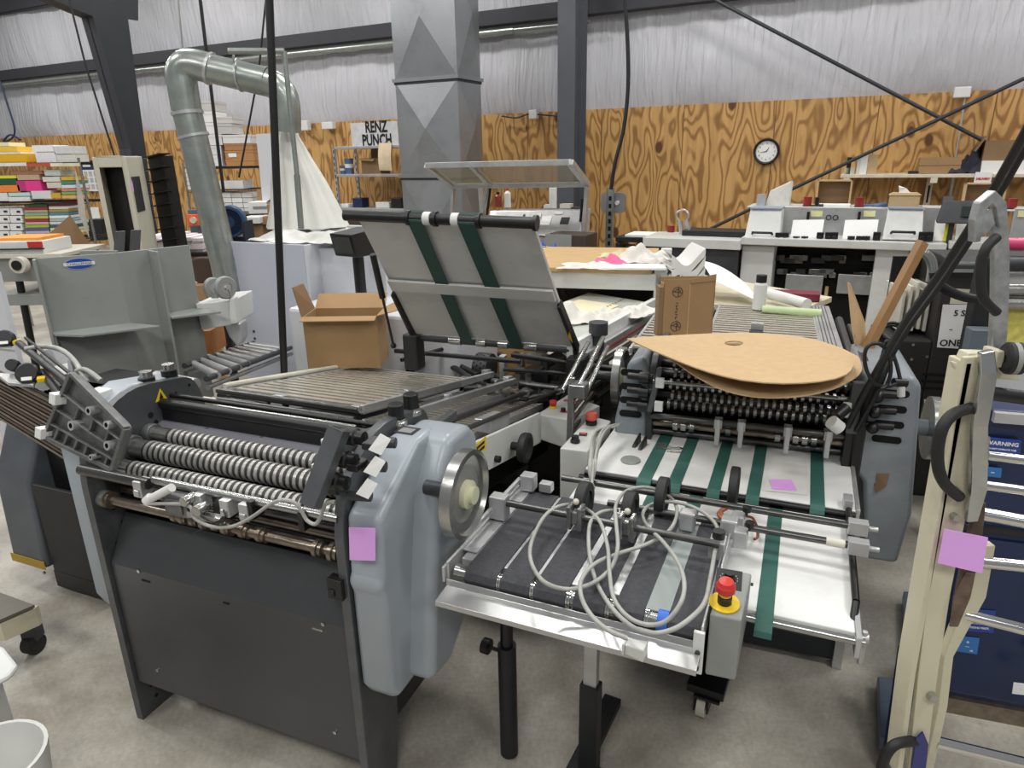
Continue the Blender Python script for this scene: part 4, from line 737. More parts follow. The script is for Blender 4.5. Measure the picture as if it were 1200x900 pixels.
# ================================================================ REAR FOLDER
M2 = yaw(.53, 2.42, -20.5)
t = thing('folding_machine', 'second blue folding unit at the back right, cardboard discs lying on its top', 'folding machine', M2.p(.35, .2, 0), 'folding units')
fp2 = roundpoly([(-.03, .02), (.45, .02), (.45, 1.0), (.40, 1.09), (.1, 1.10), (-.03, 1.0)], [0, 0, .05, .08, .1, .1])
for u in (-.02, .70): mb = MB(); mb.prism(VZ(M2, u, fp2), M2.U * .025); part('side_frame', mb, M['dark'], t, .003)
for r_, (v, z, off) in enumerate(((.16, 1.02, 0), (.12, .99, .4), (.08, .96, 0), (.06, .925, .4), (.05, .895, 0), (.18, .98, .7))):
    mb = MB(); mb.cyl(M2.p(0, v, z), M2.p(.7, v, z), .016, 12, 1); n = 24; st = .62 / n
    for i in range(n): a = .05 + (i + off) * st; mb.lathe(M2.p(a, v, z), M2.U, [(.016, 0), (.025, 0), (.023, st * .42), (.016, st * .42)], 14, 0)
    part('fold_roller', mb, [M['steel'], M['black']], t)
rodp(M2, t, 'rod', 0, .70, -.03, .868, .012, 'rod'); rodp(M2, t, 'rod', .0, .7, -.02, 1.0, .007, 'steel'); rodp(M2, t, 'slitter_shaft', 0, .7, .0, .83, .012, 'bronze'); rodp(M2, t, 'slitter_shaft', 0, .7, .05, .82, .012, 'bronze'); rodp(M2, t, 'rod', 0, .7, .02, .79, .012, 'rod')
for a in (.08, .11, .14, .27, .44, .50, .53, .56, .60): mb = MB(); mb.lathe(M2.p(a, 0, .83), M2.U, [(.01, 0), (.021, 0), (.021, .018), (.01, .018)], 14); part('collar', mb, M['steel'], t)
for a in (.235, .315, .47, .60): mb = MB(); mb.box(M2, a, a + .018, -.06, -.03, .79, .89); mb.box(M2, a - .005, a + .023, -.05, -.01, .85, .885); part('strap_bracket', mb, M['alu'], t, .003)
mb = MB(); mb.box(M2, .01, .69, .2, .42, .3, 1.0); mb.box(M2, .01, .69, .1, .2, .3, .8); part('machine_body', mb, M['black'], t, .01)
mb = MB(); mb.box(M2, 0, .7, .05, .07, .30, .62); mb.box(M2, 0, .715, -.13, -.10, .03, .33); mb.box(M2, 0, .7, .08, .12, .25, .3); part('lower_panel', mb, mat('#23272d', .5, .1), t)
mb = MB(); mb.box(M2, -.02, .005, .0, .05, 0, .1); part('foot', mb, M['alu'], t, .003); mb = MB(); mb.box(M2, .715, .748, -.14, -.09, 0, .36); part('foot', mb, M['alu'], t, .003)
mb = MB(); mb.box(M2, .0, .7, .05, .09, .02, .30); part('base_beam', mb, mat('#2a2e34', .5, .1), t)
# right cover
mb = MB(); cp = roundpoly([(.712, .40), (.86, .40), (.865, 1.02), (.84, 1.08), (.70, 1.09)], [0, .04, .06, .05, .01], 5)
mb.prism([M2.p(a, -.02, b) for a, b in [(.783, .40), (.89, .40), (.907, .6), (.890, .8), (.866, 1.07), (.84, 1.095), (.69, 1.095), (.70, .75), (.74, .70)]], M2.V * .42); part('cover', mb, M['blueR'], t, .022, None, 4, True)
mb = MB(); mb.prism([M2.p(a, .0, b) for a, b in [(-.02, .40), (-.145, .42), (-.145, .82), (-.10, 1.06), (-.04, 1.09), (-.01, 1.0)]], M2.V * .36); part('cover', mb, M['blueR'], t, .02, None, 4, True)
mb = MB(); mb.prism([M2.p(a, -.06, b) for a, b in rrect(.66, .715, .35, 1.05, .03)], M2.V * .06); part('dark_guard', mb, M['black'], t, .01)
for i in range(4):
    z = 1.035 - i * .055; mb = MB(); mb.prism([M2.p(a, -.024, b) for a, b in rrect(.745, .835, z - .012, z + .012, .011)], M2.V * .004); part('cover_slot', mb, M['hole'], t)
    if i < 3: mb = MB(); mb.cyl(M2.p(.70, -.05, z), M2.p(.80, -.04, z), .013, 12); mb.ball(M2.p(.735, -.075, z), .02, 0, 12); part('adjuster_knob', mb, M['black'], t)
    z = 1.02 - i * .055; mb = MB(); mb.prism([M2.p(a, -.004, b) for a, b in rrect(-.125 + .0 * i, -.04, z - .013, z + .013, .012)], M2.V * .004); part('cover_slot', mb, M['hole'], t)
    if i < 3: mb = MB(); mb.cyl(M2.p(-.09, -.04, z), M2.p(.0, -.04, z), .012, 12); mb.cyl(M2.p(-.045, -.05, z), M2.p(-.01, -.05, z), .022, 12); part('adjuster_knob', mb, M['black'], t)
mb = MB(); mb.hexa([M2.p(-.01, -.08, .90), M2.p(.01, -.08, .90), M2.p(.01, -.06, .90), M2.p(-.01, -.06, .9), M2.p(.02, -.08, 1.07), M2.p(.04, -.08, 1.07), M2.p(.04, -.06, 1.07), M2.p(.02, -.06, 1.07)]); part('swing_bracket', mb, M['plate'], t, .003)
for z in (.93, 1.02): mb = MB(); mb.box(M2, .02, .05, -.10, -.08, z - .018, z + .018); part('stop_block', mb, M['white'], t, .002)
mb = MB(); mb.box(M2, .655, .69, -.085, -.06, .90, 1.08); part('swing_bracket', mb, M['plate'], t, .003)
mb = MB(); mb.box(M2, .635, .66, -.1, -.08, .96, 1.01); part('stop_block', mb, M['white'], t, .002)
handwheel(M2, t, .955, .22, .84, .115); handwheel(M2, t, -.20, .30, .90, .13, 1)
mb = MB(); mb.cyl(M2.p(.86, .22, .84), M2.p(.96, .22, .84), .03, 16); part('wheel_boss', mb, M['blueR'], t)
mb = MB(); q = M2.loc(1033, 565, v=-.022); mb.add([M2.p(q[0] - .02, -.023, q[2] + .03), M2.p(q[0] + .02, -.024, q[2] + .035), M2.p(q[0] + .015, -.03, q[2] - .01), M2.p(q[0] - .01, -.026, q[2] - .04)], [(0, 1, 2, 3)]); mb.add([M2.p(q[0] - .022, -.0225, q[2] - .01), M2.p(q[0] + .0, -.026, q[2] + .01), M2.p(q[0] - .012, -.027, q[2] - .04)], [(0, 1, 2)]); solo('tape_scrap', mb, mat('#7a6048', .7), 'torn scrap of brown tape on the rear blue cover', 'tape')
# rear slatted plates
IP2 = M2.at(0, .42, 1.0)
foldplate(IP2, t, .14, .60, 1.02, 22, .026); foldplate(IP2, t, -.16, .10, .95, 18, .026)
mb = MB(); mb.box(IP2, .61, .69, -.02, 1.08, -.02, .012); part('edge_strip', mb, M['alu'], t, .002)
for a in (.62, .635, .65, .665): mb = MB(); mb.box(IP2, a, a + .003, 0, 1.06, .012, .014); part('strip_groove', mb, M['dark'], t)
mb = MB(); mb.cyl(IP2.p(.78, -.1, -.05), IP2.p(.78, .9, -.05), .012); mb.cyl(IP2.p(.73, .2, -.05), IP2.p(.73, .9, -.02), .018); part('rod', mb, M['rod'], t)
mb = MB(); mb.box(IP2, -.1, .7, .1, .95, -.5, -.1); part('underbody', mb, M['black'], t, .01)
for a in (-.1, .66): mb = MB(); mb.box(M2, a, a + .04, 1.3, 1.34, 0, .55); part('leg', mb, M['dark2'], t)
mb = MB(); mb.box(IP2, .31, .37, .3, .36, .005, .03); part('slide_block', mb, M['black'], t, .003); mb = MB(); mb.box(IP2, .315, .37, .36, .39, .01, .06); part('slide_tag', mb, M['alu'], t, .002)
mb = MB(); mb.box(IP2, -.1, -.02, .6, .66, .0, .05); mb.cyl(IP2.p(-.12, .62, .03), IP2.p(.05, .62, .03), .02); part('gear_cluster', mb, M['dark2'], t, .005)
# upright slats at the left of the rear folder
SG = yaw(*M2.p(-.30, -.05, 0).to_tuple()[:2], 69.5, 0)
for i in range(9):
    z = .60 + i * .042; mb = MB(); mb.box(SG, -.02 + i * .004, .34, -.006, .006, z, z + .018); part('side_slat', mb, M['bronze'], t, .002)
mb = MB(); mb.hexa([SG.p(-.06, -.012, .5), SG.p(-.04, -.012, .5), SG.p(-.04, .012, .5), SG.p(-.06, .012, .5), SG.p(-.02, -.012, 1.0), SG.p(.0, -.012, 1.0), SG.p(.0, .012, 1.0), SG.p(-.02, .012, 1.0)]); mb.cyl(SG.p(-.02, -.03, .97), SG.p(.38, -.03, 1.06), .01); mb.cyl(SG.p(-.02, -.05, .93), SG.p(.38, -.05, 1.02), .01); mb.cyl(SG.p(-.04, .03, .95), SG.p(.36, .03, 1.04), .01); mb.box(SG, -.05, .02, -.06, .0, .93, .98); part('slat_frame', mb, M['steel'], t, .002)
# ---- cardboard discs
def pxdisc(pxs, z, th, label, m, zf=None, rnd=0):
    pts = [P(x, y, z if zf is None else zf(x, y)) for x, y in pxs]; mb = MB(); n = len(pts); mb.add(pts + [p + Vector((0, 0, th)) for p in pts], [list(range(n))[::-1], list(range(n, 2 * n))] + [(i, (i + 1) % n, n + (i + 1) % n, n + i) for i in range(n)]); return mb
top = [(733, 397), (790, 394), (860, 391), (915, 393), (955, 399), (983, 409), (998, 420), (1000, 430), (990, 441), (962, 448), (920, 450.5), (880, 448), (848, 442), (815, 432), (780, 418), (752, 406)]
mb = MB(); pts = [P(x, y, 1.155) for x, y in top]; hole = [P(860 + 11 * math.cos(a), 403.5 + 2.9 * math.sin(a), 1.155) for a in [math.pi * 2 * i / 16 for i in range(16)]]
def ringmesh(mb, outer, inner, th):
    # bridge outer to a hole by nearest angle
    c = sum(inner, Vector()) / len(inner); N_ = 48
    def at_ang(poly, a):
        d = Vector((math.cos(a), math.sin(a), 0)); best = None
        for i in range(len(poly)):
            p, q = poly[i] - c, poly[(i + 1) % len(poly)] - c; den = d.x * (q.y - p.y) - d.y * (q.x - p.x)
            if abs(den) < 1e-9: continue
            s_ = (p.x * (q.y - p.y) - p.y * (q.x - p.x)) / den; k = (p.x * d.y - p.y * d.x) / den
            if s_ > 0 and -1e-6 <= k <= 1 + 1e-6: best = s_ if best is None else max(best, s_)
        return c + d * (best or 0)
    O = [at_ang(outer, 2 * math.pi * i / N_ + .01) for i in range(N_)]; I = [at_ang(inner, 2 * math.pi * i / N_ + .01) for i in range(N_)]; up_ = Vector((0, 0, th)); n = N_
    mb.add(O + I + [p + up_ for p in O] + [p + up_ for p in I], [f for i in range(n) for f in ((i, n + i, n + (i + 1) % n, (i + 1) % n), (2 * n + i, 2 * n + (i + 1) % n, 3 * n + (i + 1) % n, 3 * n + i), (i, (i + 1) % n, 2 * n + (i + 1) % n, 2 * n + i), (n + i, 3 * n + i, 3 * n + (i + 1) % n, n + (i + 1) % n))]); return mb
outer = []
for i in range(len(pts)):   # densify with smooth curve except at the corner
    outer.append(pts[i])
dens = spline(pts + [pts[0]], 4)[:-1]
solo('cardboard_disc', ringmesh(MB(), dens, hole, .004), M['kraft'], 'big teardrop cardboard disc with a centre hole, topmost on the rear folder', 'cardboard', 'cardboard discs')
def sag(x, y): return 1.10 + .02 * abs(x - 890) / 120
low = [(775, 416), (795, 428), (812, 440), (838, 454), (866, 463), (900, 467), (940, 465), (972, 458), (995, 448), (1009, 437), (1008, 425), (1000, 416), (960, 402), (860, 395), (790, 400)]
mb = MB(); pts = [P(x, y, sag(x, y)) for x, y in low]; pts = spline(pts + [pts[0]], 4)[:-1]; c = P(860, 403.5, 1.155); c.z = 1.12; n = len(pts); inn = [c + Vector((p.x - c.x, p.y - c.y, 0)).normalized() * .05 for p in pts]; up4 = Vector((0, 0, .004)); ff = [(i, (i + 1) % n, n + (i + 1) % n, n + i) for i in range(n)]; mb.add(pts + inn, ff, 0, True); mb.add([p + up4 for p in pts + inn], ff, 0, True); mb.add(pts + [p + Vector((0, 0, .004)) for p in pts], [(i, (i + 1) % n, n + (i + 1) % n, n + i) for i in range(n)])
solo('cardboard_disc', mb, M['kraft'], 'sagging lower cardboard disc under the flat one on the rear folder', 'cardboard', 'cardboard discs')
# ---- standing cardboard box
A, B = P(775, 395, 1.012), P(834, 394, 1.012); F_ = fr3(A, B, P(780, 385, 1.012)); wdt = (B - A).length; F_ = Fr(F_.o, F_.U, F_.W.cross(F_.U) if F_.W.z > 0 else F_.U.cross(F_.W), Vector((0, 0, 1)))
if F_.V.y < 0: F_.V = -F_.V
hh = .262
t = thing('cardboard_box', 'tall torn brown carton with two round printed marks standing on the rear slats', 'box', A)
mb = MB(); mb.box(F_, 0, wdt, 0, .004, 0, hh); mb.box(F_, 0, wdt, .07, .074, 0, hh); mb.box(F_, 0, .004, 0, .07, 0, hh - .02); mb.box(F_, wdt - .004, wdt, 0, .07, 0, hh); mb.box(F_, 0, wdt, 0, .07, 0, .004); part('carton', mb, M['card'], t)
mb = MB(); mb.hexa([F_.p(wdt * .5, -.003, hh - .02), F_.p(wdt, -.003, hh - .01), F_.p(wdt, 0, hh - .01), F_.p(wdt * .5, 0, hh - .02), F_.p(wdt * .52, -.003, hh + .0), F_.p(wdt, -.003, hh + .02), F_.p(wdt, .0, hh + .02), F_.p(wdt * .52, 0, hh + .0)]); part('torn_flap', mb, M['card'], t)
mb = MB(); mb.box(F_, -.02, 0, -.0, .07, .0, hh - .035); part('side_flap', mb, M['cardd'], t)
mb = MB(); mb.box(F_, wdt * .50, wdt * .515, -.001, 0, 0.0, hh - .02); part('tape_seam', mb, mat('#c79f74', .5), t)
T = Fr(F_.p(0, -.0015, 0), F_.U, Vector((0, 0, 1)), -F_.V)
for zc_ in (.205, .05):
    mb = MB(); ci = [T.p(wdt * .27 + .022 * math.cos(a), zc_ + .022 * math.sin(a), 0) for a in [math.pi * 2 * i / 24 for i in range(25)]]; mb.tube(ci, .0012, 5); mb.tube([T.p(wdt * .27 - .02, zc_ + .004, 0), T.p(wdt * .27 + .02, zc_ - .004, 0)], .0012, 5); mb.tube([T.p(wdt * .27 + .004, zc_ - .02, 0), T.p(wdt * .27 + .004, zc_ + .026, 0)], .0012, 5); mb.tube([T.p(wdt * .27 + .012 * math.cos(a), zc_ + .012 * math.sin(a), 0) for a in [math.pi * i / 8 for i in range(9)]], .0012, 5); part('printed_mark', mb, M['dark'], t)
mb = MB()
for i in range(6): z = .155 - i * .013; mb.box(F_, wdt * .25, wdt * .29, -.0015, 0, z, z + .002); mb.box(F_, wdt * .25 if i % 2 else wdt * .28, wdt * .265 if i % 2 else wdt * .29, -.0015, 0, z - .006, z)
part('printed_letters', mb, M['dark'], t, kind='stuff')
# ================================================================ CONTROL CABINET with cables
t = thing('control_cabinet', 'light grey control cabinet with an orange red stop button, cables draped on its side', 'control box', M1.p(1.22, 1.0, 0))
KB = [M1.p(*M1.loc(656, 525, z=.8)), M1.p(*M1.loc(689, 529, z=.8)), M1.p(*M1.loc(716, 493, z=.8)), M1.p(*M1.loc(692, 487, z=.8))]
mb = MB(); mb.hexa([dz(p, .02) for p in KB] + KB); cb_ = part('cabinet_body', mb, M['ctl'], t, .005)
G = M1.at(*M1.loc(693, 497, z=.801)); estop(G, t, .021, base='black')
q = M1.w(674, 518, z=.801); mb = MB(); mb.lathe(q, M1.W, [(.018, 0), (.018, .008), (.014, .01), (.014, .024), (0, .024)], 20); part('selector_knob', mb, M['black'], t)
q = M1.loc(683, 509, z=.801); mb = MB(); mb.box(M1.at(*q).rot('W', 10), -.014, .016, -.016, .014, 0, .002); mb.box(M1.at(*q).rot('W', 10), -.01, .012, -.002, .01, .002, .003, 1); part('switch_panel', mb, [M['dark'], M['redf']], t)
random.seed(11)
for i in range(7):
    o_ = i * 2.2; mb = MB(); pp = [(728 - o_ * .3, 497 + o_ * .2, .85), (716 - o_, 499 + o_ * .3, .87), (706 - o_ * .8, 510, .87), (700 - o_ * .6, 530, .86), (697 - o_ * .5, 552, .85), (692 + o_ * .3, 572, .84)]
    mb.tube(spline([P(x, y, z + random.uniform(-.01, .01)) for x, y, z in pp]), .0045, 8); part('grey_cable', mb, M['gcable'], t)
for px_, py_ in ((684, 545), (679, 560)): mb = MB(); c = P(px_ + 6, py_, .7); mb.cyl(c - M1.U * .02, c + M1.U * .02, .012); part('socket', mb, M['black'], t)
# ================================================================ FEED BOARD
TL, BR, BL = P(420, 258, 1.58), P(672, 406, 1.0), P(487, 391, 1.0)
n_ = (BR - BL).cross(TL - BL).normalized(); r_ = ray(626, 267); TR = Vector((0, 0, H)) + r_ * ((BL - Vector((0, 0, H))).dot(n_) / r_.dot(n_))
FB = fr3(BL, BR, TL); wB = (BR - BL).length; hB = (TL - BL).dot(FB.V); sk0 = (TL - BL).dot(FB.U); wT = (TR - TL).length
def fb(k, h, d=0): return BL.lerp(BR, k).lerp(TL.lerp(TR, k), h) + FB.W * d
sgn = 1 if FB.W.y < 0 else -1
t = thing('feed_board', 'raised grey feed board with two dark green belts leaning over the folder', 'feed board', BL)
mb = MB(); mb.prism([fb(0, 0), fb(1, 0), fb(1, 1), fb(0, 1)], FB.W * .018 * -sgn); part('panel', mb, M['board'], t, .003)
mb = MB(); mb.prism([fb(.005, .46, .006 * sgn), fb(.995, .46, .006 * sgn), fb(.995, .55, .006 * sgn), fb(.005, .55, .006 * sgn)], FB.W * .012 * sgn); part('cross_strip', mb, M['board'], t, .002)
def fbelt(a0, a1, b0, b1):
    mb = MB(); o = sgn * .012
    mb.prism([fb(b0, -.03, o), fb(b1, -.03, o), fb(a1, 1.03, o), fb(a0, 1.03, o)], FB.W * .003 * sgn); mb.prism([fb(a0, 1.03, o), fb(a1, 1.03, o), fb(a1, 1.04, -.03 * sgn), fb(a0, 1.04, -.03 * sgn)], FB.V * .003); part('green_belt', mb, M['dgreen'], t)
fbelt(.315, .40, .31, .385); fbelt(.60, .695, .62, .70)
mb = MB(); mb.cyl(fb(-.08, 1.02, -.008 * sgn), fb(1.01, 1.02, -.008 * sgn), .021, 16); part('top_roller', mb, M['black'], t)
mb = MB()
for a, b in ((.40, .44), (.56, .60)): mb = MB(); mb.cyl(fb(a, 1.02, -.008 * sgn), fb(b, 1.02, -.008 * sgn), .0245, 16); part('roller_collar', mb, M['paper2'], t)
for a in (.30, .455, .70, 1.0): mb = MB(); mb.cyl(fb(a, 1.02, -.008 * sgn), fb(a + .02, 1.02, -.008 * sgn), .028, 16); part('roller_ring', mb, M['black'], t)
mb = MB(); mb.cyl(fb(-.02, -.04), fb(1.02, -.04), .017, 14); part('bottom_roller', mb, M['dark'], t)
for a, b in ((.22, .30), (.40, .46), (.54, .60), (.70, .78)): mb = MB(); mb.cyl(fb(a, -.04), fb(b, -.04), .021, 14); part('roller_sleeve', mb, M['steel'], t)
mb = MB(); mb.prism([fb(1.005, -.02, .02), fb(1.03, -.02, .02), fb(1.01, .42, .02), fb(.99, .42, .02)], FB.W * -.04); arm = part('hinge_arm', mb, M['black'], t, .004)
mb = MB(); o = fb(1.018, .10, .0215 * sgn); mb.sheet([fb(1.0, .14, .021 * sgn), fb(1.018, .08, .021 * sgn), fb(1.02, .2, .021 * sgn)], .001); part('yellow_mark', mb, M['yellow'], arm)
mb = MB(); mb.prism([fb(-.03, -.03, .02), fb(-.005, -.03, .02), fb(-.0, .40, .02), fb(-.02, .42, .02)], FB.W * -.04); part('hinge_arm', mb, M['black'], t, .004)
mb = MB(); A = Q(437, 298, 2.85); B = Q(461, 405, 3.0); mb.cyl(A, A + (B - A) * .45, .014); mb.cyl(A + (B - A) * .4, B, .006); mb.ball(B, .014); part('gas_strut', mb, M['black'], t)
mb = MB(); mb.box(yaw(BR.x, BR.y, -22, .9), -.02, .06, -.05, .06, -.12, .06); part('hinge_block', mb, M['dark2'], t, .01)
mb = MB(); mb.box(yaw(BL.x, BL.y, -22, .9), -.06, .02, -.03, .05, -.08, .10); part('hinge_block', mb, M['dark2'], t, .01)
# grey side cabinet of the feeder
A, B = P(447, 372, .95), P(487, 362, .95); F_ = yaw(B.x - .12, B.y - .1, -22, 0)
t = thing('side_cabinet', 'grey machine cabinet between the open carton and the feed board', 'cabinet', F_.p(0, 0, 0))
mb = MB(); mb.box(F_, -.30, .12, -.05, .55, 0, .90); mb.box(F_, -.31, .13, -.06, .56, .90, .93); part('cabinet_body', mb, M['whiteclean'], t, .006)
mb = MB(); c = F_.p(.0, -.055, .78); mb.cyl(c, c - F_.V * .03, .014); part('knob', mb, M['black'], t)
# ---- feeder bed with rags
t = thing('feeder_bed', 'open feeder bed with perforated pale tape and long side rails, rags lying on it', 'machine bed', P(700, 400, 0))
A, B, C, D = P(664, 410, .98), P(764, 355, .98), P(690, 343, .98), P(612, 372, .98)
mb = MB(); mb.prism([A, B, C, D], Vector((0, 0, -.03))); part('bed_plate', mb, mat('#b9bcb2', .4, .2, .1, 30), t)
mb = MB(); mb.prism([A.lerp(D, .35) + Vector((0, 0, .002)), A.lerp(D, .85) + Vector((0, 0, .002)), D.lerp(C, .7).lerp(B, .1) + Vector((0, 0, .002)), A.lerp(B, .75).lerp(C, .3) + Vector((0, 0, .002))], Vector((0, 0, .002))); part('pale_board', mb, mat('#d8cfae', .6, 0, .04), t)
d = (B - A).normalized(); n_ = Vector((d.y, -d.x, 0))
mb = MB()
for k in range(26): p = A.lerp(D, .38).lerp(C.lerp(B, .6), k / 26) + Vector((0, 0, .005)); mb.cyl(p, p + Vector((0, 0, .001)), .007, 8)
part('perforation', mb, M['hole'], t, kind='stuff')
for off, z0, z1, m_ in ((0, -.05, .03, 'white'), (.03, -.09, -.03, 'alu'), (.045, -.13, -.11, 'steel'), (.06, -.2, -.18, 'steel'), (.07, -.27, -.25, 'rod')):
    mb = MB(); mb.prism([A + n_ * off + Vector((0, 0, z0)), B + n_ * off + Vector((0, 0, z0)), B + n_ * (off + .03) + Vector((0, 0, z0)), A + n_ * (off + .03) + Vector((0, 0, z0))], Vector((0, 0, z1 - z0))); part('side_rail', mb, M[m_], t, .002)
mb = MB(); mb.prism([A + n_ * .061 + Vector((0, 0, -.07)), B + n_ * .061 + Vector((0, 0, -.07)), B + n_ * .063 + Vector((0, 0, -.07)), A + n_ * .063 + Vector((0, 0, -.07))], Vector((0, 0, .012))); part('red_scale', mb, mat('#a04a48', .5), t)
mb = MB(); mb.box(fr3(A, B, D), .0, (B - A).length, .25, .6, -.75, -.35) if fr3(A, B, D).W.z > 0 else mb.box(fr3(A, B, D), .0, (B - A).length, .25, .6, .35, .75); part('bed_base', mb, M['black'], t, .01)
mb = MB(); p = P(701, 392, 1.0); mb.cyl(p + Vector((0, 0, -.35)), p + Vector((0, 0, .05)), .03, 16); mb.cyl(p + Vector((0, 0, .0)), p + Vector((0, 0, .06)), .045, 12); part('column', mb, M['dark'], t)
# ---- white pile frame + wood table top
t = thing('pile_frame', 'white steel frame with wooden board top, rags and papers piled on it', 'frame table', P(700, 400, .0) + Vector((.4, 1.2, 0)))
A, B = P(630, 318, 1.13), P(768, 321, 1.13); F_ = fr3(A, B, A + Vector((.2, .9, 0))); F_ = Fr(F_.o, F_.U, Vector((-F_.U.y, F_.U.x, 0)), Vector((0, 0, 1))); W_ = (B - A).length
mb = MB(); mb.box(F_, -.2, W_, 0, .04, -.10, 0); part('front_beam', mb, M['white'], t, .004)
for a, b in ((W_ - .005, 0), (W_ - .005, .9), (-.2, .9), (-.2, 0)): mb = MB(); mb.box(F_, a, a + .075, b, b + .07, -1.13, .03); part('post', mb, M['white'], t, .004)
mb = MB(); mb.box(F_, W_ + .0, W_ + .04, .0, .9, -.10, 0); mb.box(F_, -.2, -.16, 0, .9, -.1, 0); mb.box(F_, -.2, W_, .9, .94, -.1, 0); part('side_beam', mb, M['white'], t, .004)
mb = MB(); mb.box(F_, -.2, W_ - .02, -.02, .95, 0.002, .03); part('wood_top', mb, M['wood'], t, .004)
for i, a in enumerate((.1, .3, .45)): mb = MB(); mb.hexa([F_.p(a, .3, -.5), F_.p(a + .03, .3, -.5), F_.p(a + .03, .33, -.5), F_.p(a, .33, -.5), F_.p(a - .25, .3, -.12), F_.p(a - .22, .3, -.12), F_.p(a - .22, .33, -.12), F_.p(a - .25, .33, -.12)]); part('brace', mb, M['black'], t)
mb = MB(); mb.box(F_, -.15, W_ - .03, .5, .52, -.5, -.1); part('back_panel', mb, M['black'], t)
for a, b in ((.35, .5), (.55, .66)): pass
TF = F_
def rag(label, F, a, b, r, h, m, seed, cat='cloth', name='rag', group=None, asp=1.0):
    rnd = random.Random(seed); n = 22; vs = []; ph = [rnd.uniform(0, 6.28) for _ in range(8)]
    for j in range(n + 1):
        for i in range(n + 1):
            x = (i / n - .5) * 2; y = (j / n - .5) * 2; ed = 1 + .12 * math.sin(5 * math.atan2(y, x) + ph[0]); dd_ = max(abs(x), abs(y))
            z = h * max(0, (1 - dd_ ** 2)) * (.55 + .3 * math.sin(5 * x + ph[1] + 2 * y) + .25 * math.sin(7 * y + ph[2] - 3 * x)) + .14 * h * math.sin(13 * x + ph[3]) * math.sin(11 * y + ph[4]) * (1 - dd_ * .5)
            vs.append(F.p(a + x * r * asp * ed, b + y * r * ed, .004 + max(0, z)))
    fs = [(j * (n + 1) + i, j * (n + 1) + i + 1, (j + 1) * (n + 1) + i + 1, (j + 1) * (n + 1) + i) for j in range(n) for i in range(n)]
    mb = MB(); mb.add(vs, fs, 0, True); mb.add([v + Vector((0, 0, -.003)) for v in vs], fs, 0, True); return solo(name, mb, m, label, cat, group)
S1 = F_.at(0, 0, .03)
def onS(px, py, z=1.163): q = S1.loc(px, py, z=z - S1.o.z); return q[0], q[1]
a, b = onS(693, 312); rag('white rag spread on the wood top left of the pink rag', S1, a, b, .11, .03, M['cloth'], 1, asp=1.6, group='white rags')
a, b = onS(713, 309); rag('bright pink rag bunched up on the wood top', S1, a, b, .09, .06, mat('#dd6d97', .9, 0, .06, 20), 2, asp=1.1)
a, b = onS(757, 305); rag('largest heap of white rags on the right of the wood top', S1, a, b, .14, .10, M['cloth'], 3, asp=1.2, group='white rags')
a, b = onS(722, 300); rag('yellowish rag at the back of the wood top', S1, a, b, .08, .04, mat('#c9bd97', .9), 8, asp=1.3, group='white rags')
a, b = onS(745, 315); mb = MB(); mb.box(S1.rot('W', 4), a - .2, a + .17, b - .07, b + .1, .001, .012); solo('paper_stack', mb, M['paper'], 'thin white paper stack at the front edge of the wood top', 'paper')
bedF = yaw(*P(700, 372, 1.0).to_tuple()[:2], 40, .985)
rag('white rag heap on the feeder bed next to the raised board', bedF.at(-.12, .12, 0), 0, 0, .13, .09, M['cloth'], 4, asp=1.2, group='white rags'); rag('middle white rag on the feeder bed', bedF.at(.08, .03, 0), 0, 0, .09, .05, M['cloth'], 5, asp=1.3, group='white rags'); rag('far white rag on the feeder bed under the beam', bedF.at(.27, -.03, 0), 0, 0, .09, .05, M['cloth'], 6, asp=1.5, group='white rags')
# curled papers, rolled sheets behind the standing box
for i, (z0, dz_) in enumerate(((1.06, 0), (1.10, 0), (1.14, 0))):
    A, B = Q(787, 318 - i * 7, 3.9), Q(826, 322 - i * 7, 3.8); n = 10; vs = []
    for j in range(2):
        for k in range(n + 1): p = A.lerp(B, k / n); vs.append(p + Vector((0, j * .3, .03 * math.sin(k / n * 6 + i) + (.05 * (k / n) ** 4))))
    mb = MB(); fs = [(k, k + 1, n + 2 + k, n + 1 + k) for k in range(n)]; mb.add(vs, fs, 0, True); mb.add([v + Vector((0, 0, -.045)) for v in vs], fs, 0, True); m0 = len(vs); mb.add([vs[k] for k in range(n + 1)] + [vs[k] + Vector((0, 0, -.045)) for k in range(n + 1)], [(k, k + 1, n + 2 + k, n + 1 + k) for k in range(n)], 0, True)
    solo('curled_papers', mb, M['paper2'], ['curled white paper bundle, lowest of three behind the standing carton', 'curled white paper bundle, middle of three behind the standing carton', 'curled white paper bundle, topmost of three behind the standing carton'][i], 'paper', 'curled paper bundles')
t = thing('side_table', 'cluttered pale table behind the standing carton and the slatted rear plates', 'table', Q(860, 350, 4.1))
mb = MB(); mb.prism([P(780, 352, .98), P(935, 365, .98), P(975, 348, .98), P(800, 318, .98)], Vector((0, 0, -.03))); part('table_top', mb, mat('#c9c2a8', .6), t)
for px_, py_ in ((800, 350), (925, 360), (960, 350)): p = P(px_, py_, .95); mb = MB(); mb.box(yaw(p.x, p.y, -22), -.03, .03, -.03, .03, 0, .95); part('leg', mb, M['dark2'], t)
mb = MB(); n = 10; vs = []
for k in range(n + 1):
    a = k / n; p = P(834 + 60 * a, 348 + 8 * a, 1.0); vs.append(p + Vector((0, 0, .10 * (1 - a)))); vs.append(p + Vector((.02, .35, .12 * math.cos(a * 1.5) + .04)))
mb.add(vs, [(2 * k, 2 * k + 2, 2 * k + 3, 2 * k + 1) for k in range(n)], 0, True); solo('paper_sheet', mb, M['paper'], 'large curled white sheet behind the standing carton', 'paper')
c = P(889, 362, 1.01); t = thing('spray_can', 'white spray can with a black cap on the table behind the rear slats', 'spray can', c)
